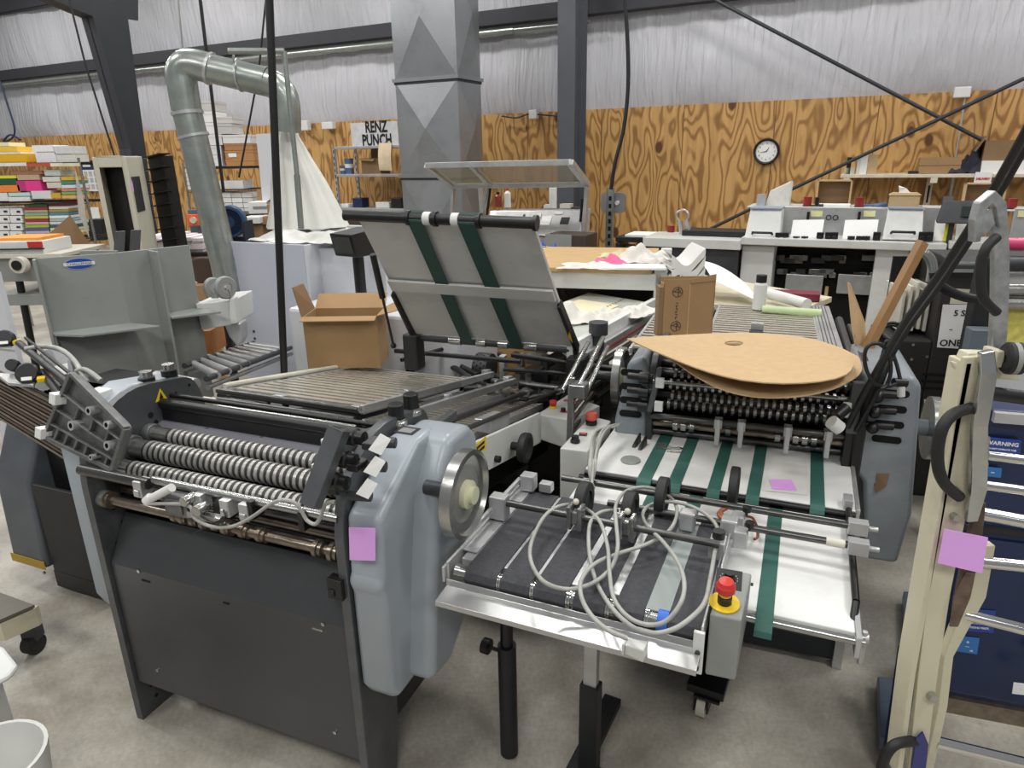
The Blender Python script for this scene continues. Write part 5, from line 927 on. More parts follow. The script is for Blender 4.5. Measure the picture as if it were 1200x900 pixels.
mb = MB(); mb.lathe(c, (0, 0, 1), [(0, 0), (.033, 0), (.033, .13), (.025, .145)], 20); part('can', mb, M['paper2'], t); mb = MB(); mb.cyl(c + Vector((0, 0, .14)), c + Vector((0, 0, .18)), .027, 20); part('cap', mb, M['black'], t)
A, B = P(893, 367, 1.0), P(962, 372, 1.0); mb = MB(); mb.cyl(A + Vector((0, 0, .02)), B + Vector((0, 0, .02)), .022, 16); solo('paper_roll', mb, mat('#bccf9e', .6), 'pale green rolled sheet lying along the rear slats', 'paper roll')
A, B = P(900, 350, 1.0), P(945, 363, 1.0); mb = MB(); mb.cyl(A + Vector((0, 0, .03)), B + Vector((0, 0, .03)), .03, 16); solo('paper_roll', mb, M['paper2'], 'white rolled sheet behind the pale green roll', 'paper roll')
mb = MB(); mb.box(yaw(*P(925, 352, .985).to_tuple()[:2], -20, .985), -.1, .16, 0, .12, 0, .04); solo('book', mb, mat('#6f1f33', .6), 'dark red book lying on the cluttered pale table', 'book')
# ================================================================ OPEN CARTON
A, B = P(361, 431, .80), P(446, 430, .80); U_ = (B - A).normalized(); F_ = Fr(A, U_, Vector((-U_.y, U_.x, 0)), Vector((0, 0, 1))); w1 = (B - A).length; dp = .22
hC = (F_.loc(361, 372, v=0)[2]); tk = .005
q = F_.loc(344, 428, z=0)
t = thing('cardboard_box', 'open empty brown carton with spread flaps beside the black pole', 'box', A)
mb = MB(); mb.box(F_, 0, w1, 0, tk, 0, hC); mb.box(F_, 0, w1, dp - tk, dp, 0, hC); mb.box(F_, 0, tk, tk, dp - tk, 0, hC); mb.box(F_, w1 - tk, w1, tk, dp - tk, 0, hC); mb.box(F_, 0, w1, 0, dp, -.004, 0); part('carton', mb, M['card'], t)
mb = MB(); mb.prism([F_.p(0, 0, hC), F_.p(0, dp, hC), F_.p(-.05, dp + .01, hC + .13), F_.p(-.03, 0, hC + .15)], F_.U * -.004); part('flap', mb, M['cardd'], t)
mb = MB(); mb.prism([F_.p(0, dp, hC), F_.p(w1, dp, hC), F_.p(w1 + .0, dp + .09, hC + .06), F_.p(.0, dp + .09, hC + .06)], F_.V * .004); part('flap', mb, M['card'], t)
mb = MB(); mb.prism([F_.p(w1, 0, hC), F_.p(w1, dp, hC), F_.p(w1 + .11, dp - .02, hC + .05), F_.p(w1 + .12, .0, hC + .03)], F_.W * .004); part('flap', mb, M['card'], t)
mb = MB(); mb.prism([F_.p(0, 0, hC), F_.p(w1, 0, hC), F_.p(w1 + .0, -.05, hC - .012), F_.p(.0, -.05, hC - .012)], F_.W * .004); part('flap', mb, M['card'], t)
# ================================================================ WHITE CABINET + post terminal
A, B, C = P(267, 283, 1.3), P(355, 287, 1.3), P(418, 279, 1.3)
U_ = (B - A).normalized(); F_ = Fr(Vector((A.x, A.y, 0)), U_, Vector((-U_.y, U_.x, 0)), Vector((0, 0, 1))); w1 = (B - A).length; dpt = .62
t = thing('cutter_cabinet', 'tall plain white sheet metal cabinet under the plastic dust bag', 'cabinet', F_.p(0, 0, 0))
mb = MB(); mb.box(F_, 0, w1, 0, .02, .12, 1.3); part('front_panel', mb, mat('#b9bdc9', .4, 0, .02, 4), t, .004)
mb = MB(); mb.box(F_, 0, w1 * 1.0, .02, dpt, .05, 1.26); part('cabinet_body', mb, M['whiteclean'], t, .004)
mb = MB(); mb.box(F_, w1, w1 + .52, .12, dpt, .05, 1.27); mb.box(F_, w1 - .0, w1 + .02, .0, dpt, .5, 1.3); part('side_body', mb, M['whiteclean'], t, .004)
mb = MB(); mb.box(F_, .0, w1 + .52, dpt, dpt + .02, 1.0, 1.36); mb.box(F_, w1 + .5, w1 + .52, .12, dpt, 1.2, 1.36); part('back_lip', mb, M['white'], t, .003)
for a, b in ((.12, .55), (.12, .6), (.48, .55), (.48, .6)): mb = MB(); c = F_.p(a, 0, b + .1); mb.cyl(c, c - F_.V * .004, .009, 10); part('bolt', mb, M['dark'], t)
rag('crumpled clear plastic sheet on top of the white cabinet', F_.at(0, 0, 1.3), .45, .25, .22, .1, mat('#d6d6d0', .4), 12, 'plastic sheet', 'plastic_sheet', asp=1.6)
b0 = P(424, 352, 1.0); G = yaw(b0.x, b0.y, 15, 1.0)
t = thing('post_terminal', 'black display box on a round black post standing on a white machine top', 'terminal', b0)
mb = MB(); mb.cyl(G.p(0, 0, 0), G.p(0, 0, .015), .065, 24); part('post_base', mb, M['black'], t); mb = MB(); mb.cyl(G.p(0, 0, .01), G.p(0, 0, .27), .033, 20); part('post', mb, M['black'], t)
mb = MB(); D_ = G.at(0, 0, .27).rot('W', -50); mb.hexa([D_.p(-.09, -.09, 0), D_.p(.09, -.09, 0), D_.p(.09, .10, .0), D_.p(-.09, .10, .0), D_.p(-.09, -.12, .13), D_.p(.09, -.12, .13), D_.p(.09, .10, .15), D_.p(-.09, .10, .15)]); part('display_box', mb, M['black'], t, .004)
mb = MB(); mb.prism([D_.p(-.075, -.094, .02), D_.p(.075, -.094, .02), D_.p(.075, -.119, .115), D_.p(-.075, -.119, .115)], D_.V * -.004); part('screen', mb, M['dark'], t)
mb = MB(); mb.box(yaw(b0.x, b0.y, -22, 0), -.35, .75, -.25, .35, .3, .985); solo('machine_cover', mb, M['whiteclean'], 'low white machine cover carrying the black post terminal', 'machine', bevel=.02)
# ================================================================ GREY JOGGER CABINET
zt_ = 1.38; C1, C0, C2 = P(42, 303, zt_), P(137, 296, zt_), P(222, 287, zt_)
t = thing('jogger_cabinet', 'green grey sheet metal stacker with upright panels, oval blue badge on its left panel', 'cabinet', Vector((C0.x, C0.y, 0)))
def wallp(a, b, z0, z1, th=.012, nm='panel', m='grey'):
    d = (b - a).normalized(); n_ = Vector((-d.y, d.x, 0)); mb = MB(); a0 = dz(a, z0); b0_ = dz(b, z0); mb.prism([a0, b0_, b0_ + n_ * th, a0 + n_ * th], Vector((0, 0, z1 - z0))); return part(nm, mb, M[m], t, .002)
jg = wallp(C1, C0, .55, zt_); wallp(C0, C2, .45, zt_)
d1 = (C0 - C1).normalized(); n1 = Vector((d1.y, -d1.x, 0)); d2 = (C2 - C0).normalized(); n2 = Vector((d2.y, -d2.x, 0))
e1 = C1 + n1 * .06; wallp(e1, C1, .55, zt_, nm='side_post')
L1 = P(62, 398, 1.0); zl = [z for z in (1.05,)][0]
FJ = fr3(dz(C1, 0), dz(C0, 0), dz(C1, 0) - n1); FJ = Fr(FJ.o, FJ.U, -n1, Vector((0, 0, 1))); wl = (C0 - C1).length
zl = FJ.loc(100, 392, v=-.1)[2]
mb = MB(); mb.prism([FJ.p(-.0, -.0, zl), FJ.p(wl, 0, zl), FJ.p(wl + .12, -.16, zl), FJ.p(.12, -.16, zl), FJ.p(0, -.05, zl)], Vector((0, 0, .012))); part('ledge', mb, M['grey'], t, .002)
mb = MB(); mb.box(FJ, .02, wl + .1, .12, .135, .45, zl); mb.box(FJ, 0, .012, -.05, .12, .45, zl); part('lower_box', mb, M['grey'], t, .002)
mid = C0 + n1 * .0 + d2 * .16; m2 = mid + n2 * .1; wallp(m2, mid, .5, zt_ - .005, nm='divider')
FR_ = Fr(dz(C0, 0), d2, -n2, Vector((0, 0, 1))); wr = (C2 - C0).length; zr = FR_.loc(230, 368, v=-.1)[2]
mb = MB(); mb.prism([FR_.p(.16, 0, zr), FR_.p(wr, 0, zr), FR_.p(wr + .02, -.2, zr), FR_.p(.16, -.12, zr)], Vector((0, 0, .012))); part('ledge', mb, M['grey'], t, .002)
C3 = C0 - d1 * .16 - n1 * .12; wallp(C3, C0, .9, zt_ + .01, nm='rear_panel')
q = FJ.loc(93, 309, v=-.0); G = Fr(FJ.p(q[0], -.001, q[2]), FJ.U, Vector((0, 0, 1)), n1)
mb = MB(); mb.prism([G.p(.066 * math.cos(a), .028 * math.sin(a), 0) for a in [math.pi * 2 * i / 40 for i in range(40)]], n1 * .001); bd = part('badge', mb, M['alu'], t)
mb = MB(); mb.prism([G.p(.062 * math.cos(a), .025 * math.sin(a), .001) for a in [math.pi * 2 * i / 40 for i in range(40)]], n1 * .001); part('badge_oval', mb, mat('#1c48a8', .3, 0, .02), bd)
mb = MB(); mb.box(Fr(G.o, G.U, G.V, G.W), -.066, .066, -.008, .008, .002, .003); part('badge_band', mb, M['white'], bd)
mb = text(G.at(0, 0, .003), 'CHALLENGE', .0165, .0008, sx=1.15); part('badge_letters', mb, M['black'], bd, kind='stuff')
# black clamp hardware behind the cabinet top
p = P(130, 292, 1.36); G = yaw(p.x, p.y + .1, 40, 1.3)
t = thing('clamp_arms', 'pair of black angled arms poking up behind the grey stacker', 'machine arm', G.p(0, 0, 0))
for k in (-.05, .03): mb = MB(); mb.hexa([G.p(k, -.03, 0), G.p(k + .05, -.03, 0), G.p(k + .05, .0, 0), G.p(k, .0, 0), G.p(k + .05, .05, .14), G.p(k + .1, .05, .14), G.p(k + .1, .08, .14), G.p(k + .05, .08, .14)]); part('arm', mb, M['black'], t, .003)
mb = MB(); mb.box(G, -.12, .15, .0, .06, -.2, .02); part('arm_base', mb, M['dark'], t)
# ================================================================ BEIGE TOWER with black bins
A = Q(107, 183, 5.0); B = Q(147, 183, 4.75); C = Q(166, 182, 5.15); A, B, C = [dz(p, 0) for p in (A, B, C)]; zt_ = Q(147, 183, 4.8).z; D = A + C - B
t = thing('collator_tower', 'tall beige collating tower with a long dark slot in its front', 'machine', (A + C) / 2)
F_ = Fr(A, (B - A).normalized(), (D - A).normalized(), Vector((0, 0, 1))); w1 = (B - A).length; d1_ = (D - A).length
mb = MB(); mb.box(F_, 0, .07, 0, d1_, 0, zt_); mb.box(F_, w1 - .06, w1, 0, d1_, 0, zt_); mb.box(F_, .07, w1 - .06, 0, d1_, zt_ - .07, zt_); mb.box(F_, .07, w1 - .06, d1_ - .03, d1_, 0, zt_ - .07); part('housing', mb, M['tower'], t, .006)
mb = MB(); mb.box(F_, .07, w1 - .06, .12, d1_ - .03, .6, zt_ - .08); part('slot', mb, M['hole'], t)
S_2 = Fr(B, (C - B).normalized(), Vector((0, 0, 1)), (C - B).normalized().cross(Vector((0, 0, 1)))); 
q = S_2.loc(162, 230, z=0)
mb = MB(); mb.box(S_2, q[0] - .09, q[0] + .10, q[1] - .1, q[1] + .13, 0.001, .006); part('control_panel', mb, M['dark'], t)
mb = MB(); q = S_2.loc(148, 219, z=0); mb.box(S_2, .01, .06, q[1] - .035, q[1] + .035, 0.001, .003); part('pink_note', mb, M['pink'], t)
for i in range(9):
    z = 1.86 - i * .085; mb = MB(); c = C + Vector((-.02, .05, z)); G = yaw(c.x, c.y, -22, z); mb.hexa([G.p(-.02, 0, -.03), G.p(.16, 0, .0), G.p(.16, .1, .0), G.p(-.02, .1, -.03), G.p(-.02, 0, -.022), G.p(.16, 0, .008), G.p(.16, .1, .008), G.p(-.02, .1, -.022)]); part('bin_shelf', mb, M['black'], t)
mb = MB(); G = yaw(C.x, C.y, -22, 0); mb.box(G, -.06, .08, .1, .2, .2, 1.85); part('bin_frame', mb, M['black'], t)
# calendar on wall
q = WF.loc(105, 205, v=10.24); a0 = WF.loc(97, 205, v=10.24)[0]; a1 = WF.loc(111, 205, v=10.24)[0]; z0 = WF.loc(107, 224, v=10.24)[2]; z1 = WF.loc(103, 188, v=10.24)[2]
t = thing('wall_calendar', 'white wall calendar with a dark blue head beside the beige tower', 'calendar', WF.p(q[0], 10.24, z0))
mb = MB(); mb.box(WF, a0, a1, 10.24, 10.26, z0, z1 - .2); part('calendar_sheet', mb, M['paper'], t); mb = MB(); mb.box(WF, a0, a1, 10.235, 10.26, z1 - .2, z1); mb.box(WF, a0 + .08, a1 - .08, 10.23, 10.236, z1 - .14, z1 - .05, 1); part('calendar_head', mb, [M['navy'], M['paper2']], t)
mb = MB()
for i in range(3):
    for j in range(4):
        for k in range(5): mb.box(WF, a0 + .06 + i * .17 + .0, a0 + .18 + i * .17, 10.237, 10.24, z0 + .05 + j * .14 + k * .022, z0 + .06 + j * .14 + k * .022)
part('calendar_grid', mb, M['grey'], t, kind='stuff')
# brown cartons seen below the feed board
for i, (px_, y_, w_, h_, l_) in enumerate(((520, 4.1, .42, .52, 'large light brown carton behind the machine, below the feed board left half'), (600, 4.0, .34, .48, 'brown carton below the feed board right half'))):
    c = Q(px_, 440, y_); G = yaw(c.x, c.y, -12); mb = MB(); mb.box(G, -w_ / 2, w_ / 2, 0, .3, .3, .3 + h_ + .05); mb.box(G, -w_ / 2 - .02, w_ / 2 + .02, -.02, .32, 0, .3, 1); solo('cardboard_box', mb, [mat('#b98f52', .8), M['dark2']], l_, 'box')
# ================================================================ BACKGROUND STORAGE
YW = lambda y: Fr((0, y, 0), (1, 0, 0), (0, 1, 0), (0, 0, 1))
def pbox(mb, y, x0, y0, x1, y1, dep, mi=0, tilt=0):
    F = YW(y); a = F.loc(x0, (y0 + y1) / 2, v=0)[0]; b = F.loc(x1, (y0 + y1) / 2, v=0)[0]; z1 = F.loc((x0 + x1) / 2, y0, v=0)[2]; z0 = F.loc((x0 + x1) / 2, y1, v=0)[2]
    mb.box(F, a, b, 0, dep, z0, z1, mi); return F, a, b, z0, z1
def rack(name, label, y, x0, x1, ys, dep, top, m='steel', z_low=.1):
    F = YW(y); a = F.loc(x0, ys[0], v=0)[0]; b = F.loc(x1, ys[0], v=0)[0]; t = thing(name, label, 'shelf rack', F.p((a + b) / 2, dep / 2, 0)); zt = F.loc((x0 + x1) / 2, top, v=0)[2]
    for u in (a, b):
        for v in (0, dep): mb = MB(); mb.cyl(F.p(u, v, 0), F.p(u, v, zt), .014, 8); part('post', mb, M['steel'], t)
    zz = []
    for yy in ys:
        z = F.loc((x0 + x1) / 2, yy, v=0)[2]; zz.append(z); mb = MB(); mb.box(F, a, b, 0, .012, z - .03, z - .02); mb.box(F, a, b, 0, .012, z - .006, z); mb.box(F, a, b, dep - .012, dep, z - .03, z); n = max(6, int((b - a) / .06))
        for i in range(n + 1): u = a + (b - a) * i / n; mb.box(F, u - .003, u + .003, 0, dep, z - .006, z)
        part('wire_shelf', mb, M[m], t)
    return F, a, b, zz
def stackof(y, items, where, cat, name, group, dep=.26):
    for i, (x0, y0, x1, y1, col, lab) in enumerate(items):
        mb = MB(); pbox(mb, y, x0, y0 + .15, x1, y1 - .15, dep); solo(name, mb, mat(col, .7, 0, .05, 30), lab + ' ' + where, cat, group)
YL = 7.5
rack('shelf_rack', 'long wire rack of coloured paper at the far left', YL - .03, -45, 93, [191, 237, 281], .45, 186, 'dark2')
def pz(y, x, py): return YW(y).loc(x, py, v=0)[2]
# shelf row 1
it = [(-40, 167, 10, 172, '#ece3c0', 'cream paper pad, topmost on the yellow pile'), (-40, 172, 20, 178.5, '#f0c64a', 'light yellow ream pile under the cream pad'), (-40, 181, 31, 190.5, '#e7b31d', 'patterned golden yellow ream pile'), (-40, 178.5, 24, 181, '#eeeae0', 'thin white sheets between the yellow piles'),
      (38, 170, 63, 178, '#eeeef2', 'upper slanted white ream'), (42, 178.5, 66, 190.5, '#e4e4ea', 'lower white ream block'), (63, 171, 84, 180.5, '#d2d3d2', 'upper pale grey ream'), (66, 181, 87, 190.5, '#d6d6cf', 'lower pale grey ream')]
stackof(YL, it, 'on the top shelf of the left rack', 'paper', 'paper_ream', 'reams on the top shelf of the left rack')
for k, (x0, x1, col, lab) in enumerate(((-40, 31, '#e9e9ea', 'white label strip'), (31, 59, '#c0553d', 'red label strip'), (59, 73, '#e4dfc6', 'cream label strip'), (73, 93, '#d8d6b6', 'pale yellow label strip'))):
    mb = MB(); pbox(mb, YL - .05, x0, 191, x1, 195, .008); solo('shelf_label', mb, mat(col, .6), lab + ' along the top shelf edge of the left rack', 'label', 'shelf edge labels')
it2 = [(12, 200, 49, 204, '#a8745c', 'thin brown pad'), (52, 199, 70, 206, '#c5cfcc', 'pale blue grey ream'), (-30, 206, 19, 209.5, '#e6e04a', 'lemon yellow ream'), (-30, 209.5, 19, 216.5, '#1f5a3c', 'dark green ream'), (20, 204.5, 46, 211, '#c8a98f', 'dusty beige ream'), (30, 211.5, 48, 224, '#ea3f8f', 'bright pink ream block'), (20, 211.5, 30, 224, '#b83a7c', 'shaded magenta ream'),  # magenta piece: shaded end of the pink block, shade put into its colour
       (50, 207, 70, 213, '#dddcd6', 'white and black patterned stack'), (55, 213.5, 72, 220.5, '#d8cfc0', 'cream paper block'), (71.5, 207, 85, 211.5, '#d8b43a', 'mustard ream'), (71.5, 212, 86, 216, '#4f8a7a', 'teal ream'), (72, 216.5, 87, 220.5, '#dfe6ea', 'icy white ream'), (72, 221, 88, 224, '#d9877a', 'salmon ream'), (72.5, 224.5, 88, 228, '#7bb26a', 'leaf green ream'), (72.5, 228.5, 88, 232.5, '#e6b56a', 'apricot ream'),
       (-30, 217, 23, 225.5, '#f08a3c', 'orange ream pile'), (-30, 226, 9, 236, '#e6e6e6', 'white ream pile'), (10, 225.5, 35, 230, '#bfe0d8', 'mint ream'), (10, 230.5, 35, 236, '#ececea', 'thick white ream'), (37, 223.5, 60, 233, '#dcdcdc', 'light grey ream'), (60, 226, 71, 232.5, '#d6a93a', 'ochre yellow ream')]
stackof(YL, it2, 'on the middle shelf of the left rack', 'paper', 'paper_ream', 'reams on the middle shelf of the left rack')
cols = [('#3f7a44', 'green'), ('#a63a44', 'upper dark red'), ('#b3a28a', 'tan'), ('#8fae9a', 'sage'), ('#c9c04a', 'olive yellow'), ('#93333f', 'lower dark red'), ('#d8a0a0', 'rose'), ('#94c03a', 'lime green'), ('#6a5a8c', 'violet'), ('#b8b3cc', 'lavender'), ('#5a7a4a', 'moss')]
it3 = []
for i, (c_, l_) in enumerate(cols): it3.append((28 + i * .25, 239 + i * 3.5, 55 + i * .3, 242.3 + i * 3.5, c_, l_ + ' ream in the left column'))
cols = [('#8f2f3f', 'burgundy'), ('#e8e6e0', 'first white'), ('#a8964a', 'khaki'), ('#5a8a9f', 'steel blue'), ('#eeeef0', 'second white'), ('#a9c0b4', 'pale green'), ('#d0d4dc', 'silver'), ('#4f5a6a', 'slate'), ('#cfd8b0', 'pale lime'), ('#e0d8a8', 'straw')]
for i, (c_, l_) in enumerate(cols): it3.append((57 + i * .25, 238 + i * 3.6, (80 if i < 6 else 86) + i * .2, 241.4 + i * 3.6, c_, l_ + ' ream in the right column'))
stackof(YL, it3, 'on the lower shelf of the left rack', 'paper', 'paper_ream', 'reams on the lower shelf of the left rack')
for i, (y0, y1) in enumerate(((244, 252), (253, 261), (262, 270), (271, 279))):
    for j, (x0, x1) in enumerate(((-20, 11), (12, 26))):
        mb = MB(); F, a, b, z0, z1 = pbox(mb, YL, x0, y0, x1, y1, .3); mb.box(F, b - .06, b - .02, -.002, 0, (z0 + z1) / 2 - .012, (z0 + z1) / 2 + .01, 1)
        solo('paper_carton', mb, [M['paper'], M['dark']], 'small white carton with dark mark, ' + ['top row', 'second row', 'third row', 'bottom row'][i] + [', outer left column of the left rack', ', inner column of the left rack'][j], 'box', 'white cartons on the left rack')
# clear sheet at the rack end
mb = MB(); mb.prism([Q(88, 200, 7.4), Q(98, 235, 7.4), Q(104, 278, 7.4), Q(92, 250, 7.4)], Vector((0, .01, 0))); solo('plastic_sheet', mb, mat('#b9b4aa', .3), 'dusty hanging plastic sheet at the right end of the paper rack', 'plastic sheet')
# brown board
mb = MB(); mb.sheet([Q(48, 282, 4.9), Q(82, 252, 5.0), Q(112, 296, 5.0), Q(100, 325, 4.9), Q(56, 325, 4.9)], .006); solo('cardboard_sheet', mb, M['cardd'], 'plain brown cardboard sheet leaning behind the grey stacker', 'cardboard')
mb = MB(); pbox(mb, 9.5, 104, 243, 116, 256, .01); solo('wall_notice', mb, M['paper'], 'small white notice under the wall calendar', 'notice')
mb = MB(); pbox(mb, 9.5, 103, 257, 120, 282, .3); solo('dark_shelf_unit', mb, M['dark2'], 'dark shelf unit beside the beige tower base', 'shelf', bevel=.01)
# creasing table
y = 4.3; F = YW(y)
t = thing('creasing_table', 'pale bench with a hand creaser, dark legs, at the far left edge', 'bench', F.p(F.loc(40, 320, v=0)[0], .3, 0))
mb = MB(); pbox(mb, y, -40, 298, 72, 303, .5); part('bench_top', mb, M['cream'], t, .004)
mb = MB(); pbox(mb, y + .03, -10, 303, 50, 330, .4); part('drawer_box', mb, M['grey'], t, .004); mb = MB(); pbox(mb, y + .03, -10, 345, 52, 358, .4); part('lower_shelf', mb, M['grey'], t, .004)
for x in (18, 66): mb = MB(); A = Q(x, 305, y + .1); B = Q(x + 12, 400, y + .05); B.z = 0; mb.cyl(A, B, .022, 8); part('leg', mb, M['black'], t)
mb = MB(); c = Q(20, 311, y - .06); mb.cyl(c, c + Vector((0, .05, 0)), .05, 20); mb.cyl(c + Vector((0, -.01, 0)), c, .03, 20, 1); part('dial', mb, [M['cream'], M['black']], t)
z0 = pz(y, 30, 298)
mb = MB(); pbox(mb, y + .02, -20, 283, 50, 298, .3); part('machine_body', mb, M['white'], t, .006)
mb = MB(); pbox(mb, y + .012, 32, 283, 49, 290, .008); part('red_label', mb, M['red'], t)
mb = MB(); pbox(mb, y, -20, 291.5, 50, 293, .02); part('guide_bar', mb, M['dark'], t)
mb = MB(); pbox(mb, y + .05, -10, 279, 46, 283, .25); solo('paper_ream', mb, mat('#ef9a3f', .7), 'orange paper lying on the creaser at the left edge', 'paper')
mb = MB(); F_, a_2, b_2, z0, z1 = pbox(mb, 3.6, -40, 320, 5, 400, .04); mb.box(F_, a_2, b_2, 0, .04, 0, z0); solo('white_machine', mb, M['whiteclean'], 'plain white machine panel cut by the left picture edge, beside the bench', 'machine')
# ---- table of pink tinged paper piles
y = 5.6
t = thing('paper_table', 'wooden table carrying piles of white booklets behind the grey stacker', 'table', Q(205, 300, y)); mb = MB(); pbox(mb, y, 160, 297, 246, 301, .6); part('table_top', mb, M['dark2'], t); mb = MB(); pbox(mb, y + .02, 165, 301, 243, 312, .55); part('apron', mb, M['wood'], t)
for x in (168, 240): p = Q(x, 300, y + .1); mb = MB(); mb.box(yaw(p.x, p.y, 0), -.03, .03, -.03, .03, 0, p.z); part('leg', mb, M['wood'], t)
random.seed(5); names = ['leftmost', 'second', 'third', 'fourth', 'fifth', 'rightmost']
for i, (x0, x1, y0) in enumerate(((168, 181, 277), (182, 193, 280), (194, 205, 275), (206, 214, 277), (214, 223, 278), (224, 238, 279))):
    n = 4
    for k in range(n):
        yy = y0 + (297 - y0) * k / n; mb = MB(); pbox(mb, y + .05 + .02 * (k % 2), x0 + random.uniform(-.6, .6), yy + .3, x1 + random.uniform(-.6, .6), y0 + (297 - y0) * (k + 1) / n - .2, .3)
        solo('booklet_pile', mb, mat(['#e6dadd', '#dcd3d8', '#eae4e4', '#e2d2d8'][(i + k) % 4], .7), names[i] + ' booklet pile on the paper table, ' + ['top', 'upper', 'lower', 'bottom'][k] + ' bundle', 'booklets', 'booklet piles')
# chair
mb = MB(); F = YW(4.7); a = F.loc(224, 318, v=0); b = F.loc(251, 318, v=0); zt = F.loc(238, 302, v=0)[2]; zb = F.loc(238, 332, v=0)[2]
t = thing('office_chair', 'brown upholstered office chair back under the paper table', 'chair', F.p((a[0] + b[0]) / 2, .2, 0)); mb.prism([F.p(u, 0, z) for u, z in rrect(a[0], b[0], zb, zt, .05)], Vector((0, .06, 0))); part('backrest', mb, M['brown'], t, .01)
mb = MB(); mb.box(F, a[0], b[0], .05, .45, zb - .1, zb - .03); part('seat', mb, M['brown'], t, .02); mb = MB(); mb.cyl(F.p((a[0] + b[0]) / 2, .25, .05), F.p((a[0] + b[0]) / 2, .25, zb - .1), .03); part('gas_column', mb, M['black'], t)
for k in range(5): an = k * 1.257; mb = MB(); c = F.p((a[0] + b[0]) / 2, .25, .08); mb.cyl(c, c + Vector((math.cos(an) * .26, math.sin(an) * .26, -.03)), .018); part('base_arm', mb, M['black'], t)
# carton under
mb = MB(); pbox(mb, 4.6, 223, 335, 241, 353, .2); solo('cardboard_box', mb, M['card'], 'small brown carton on the floor below the office chair back', 'box')
mb = MB(); pbox(mb, 3.9, 235, 388, 248, 415, .2); solo('wood_block', mb, mat('#b5793f', .6), 'orange wood block below the white roll stand', 'wood')
# upturned stand with caster wheels
y = 3.7; F = YW(y)
t = thing('folded_trolley', 'white folded trolley with two grey caster wheels sticking up', 'trolley', Q(255, 400, y))
mb = MB(); mb.prism([Q(229, 356, y), Q(273, 352, y), Q(275, 380, y), Q(236, 387, y)], Vector((0, .3, 0))); part('trolley_body', mb, M['white'], t, .005)
mb = MB(); mb.prism([Q(268, 350, y - .02), Q(275, 349, y - .02), Q(277, 379, y - .02), Q(270, 380, y - .02)], Vector((0, .05, 0))); part('end_plate', mb, M['white'], t, .003)
mb = MB(); mb.prism([Q(262, 380, y), Q(282, 378, y), Q(284, 398, y), Q(278, 407, y), Q(268, 395, y)], Vector((0, .1, 0))); part('chute', mb, M['alu'], t, .01)
for px_, py_, r in ((250, 337, .056), (264, 337, .062)):
    c = Q(px_, py_, y - .02 if px_ > 255 else y + .05); mb = MB(); ax = Vector((.8, -.6, 0)).normalized(); mb.lathe(c - ax * .015, ax, [(r * .5, 0), (r * .9, 0), (r, .006), (r, .024), (r * .9, .03), (r * .5, .03)], 26); cw = part('caster_wheel', mb, M['grey'], t)
    mb = MB(); mb.cyl(c - ax * .012, c + ax * .012, r * .55, 18); mb.cyl(c - ax * .02, c + ax * .02, r * .15, 10); part('wheel_hub', mb, M['alu'], cw)
    mb = MB(); mb.prism([c + Vector((-.02, 0, -.06)), c + Vector((.02, 0, -.06)), c + Vector((.012, 0, .01)), c + Vector((-.012, 0, .01))], ax * .003); part('caster_fork', mb, M['steel'], t)
# ---- middle rack with boxes
YM = 9.0
F, a, b, zz = rack('shelf_rack', 'wire rack with stacked white file boxes behind the dust pipe', YM - .03, 215, 305, [195, 222, 251], .5, 190, 'dark')
it = [('white', (226, 113, 239, 118)), ]
W_, G_, B_ = '#e4e3e1', '#c9c7c4', '#b28152'
bx = [(230, 118, 251, 130, '#c3c1bd', 'small grey lidded box at the very top'), (226, 130.5, 252, 143.5, W_, 'white file box, top of the tall left stack'), (228, 144, 252, 157, W_, 'white file box, second in the tall left stack'), (231, 157.5, 254, 170.5, '#dedddb', 'white file box, third in the tall left stack'), (234, 171, 247, 194.5, W_, 'white file box, bottom of the tall left stack'), (247.5, 171, 259, 181.5, '#d9d8d6', 'small white box with dark lid line beside the stack'), (247.5, 182, 260, 194.5, '#e2e2e2', 'small plain white box on the shelf'),
      (253, 137, 272, 144.5, '#c9c5c0', 'grey box, top of the rear stack'), (253.5, 145, 272, 157, '#bdbab6', 'grey box, lower in the rear stack'), (255, 157.5, 260, 170, '#d3d0cc', 'narrow grey box edge between stacks'), (261, 158, 293, 168, '#d9d8d6', 'long white box on the brown cartons'), (263, 168.5, 296, 176, '#a97c50', 'brown carton, top of three'), (264, 176.5, 297, 186, B_, 'brown carton with white label, middle of three'), (265, 186.5, 298, 194.5, '#b98753', 'brown carton, bottom of three')]
for i, (x0, y0, x1, y1, c_, l_) in enumerate(bx):
    mb = MB(); F, a_2, b_2, z0, z1 = pbox(mb, YM, x0, y0, x1, y1, .38)
    mb.box(F, a_2 - .004, b_2 + .004, -.004, .384, z1 - (z1 - z0) * .25, z1 + .001); 
    if 'brown' in l_ and 'label' in l_: mb.box(F, a_2 + .04, a_2 + .14, -.006, -.003, z0 + .02, z1 - .03, 1)
    solo('file_box', mb, [mat(c_, .7, 0, .04), M['paper']], l_ + ' of the middle rack', 'box', 'boxes on the middle rack')
mb = MB(); pbox(mb, YM, 244, 212, 285, 221.5, .35); solo('file_box', mb, mat('#d4d3d0', .7), 'long flat white box alone on the second shelf of the middle rack', 'box', 'boxes on the middle rack')
rn = ['top', 'second', 'third', 'bottom']; cn = ['first', 'second', 'third', 'fourth']
for j in range(4):
    for i in range(4):
        x0 = 246 + i * 12.5 + j; mb = MB(); pbox(mb, YM, x0, 226 + j * 6, x0 + 11.8, 231.4 + j * 6, .3); solo('small_carton', mb, mat(['#dededc', '#d2d2d0', '#e6e6e4'][(i * 2 + j) % 3], .7), 'small white carton, %s row and %s column on the third shelf' % (rn[j], cn[i]), 'box', 'small white cartons')
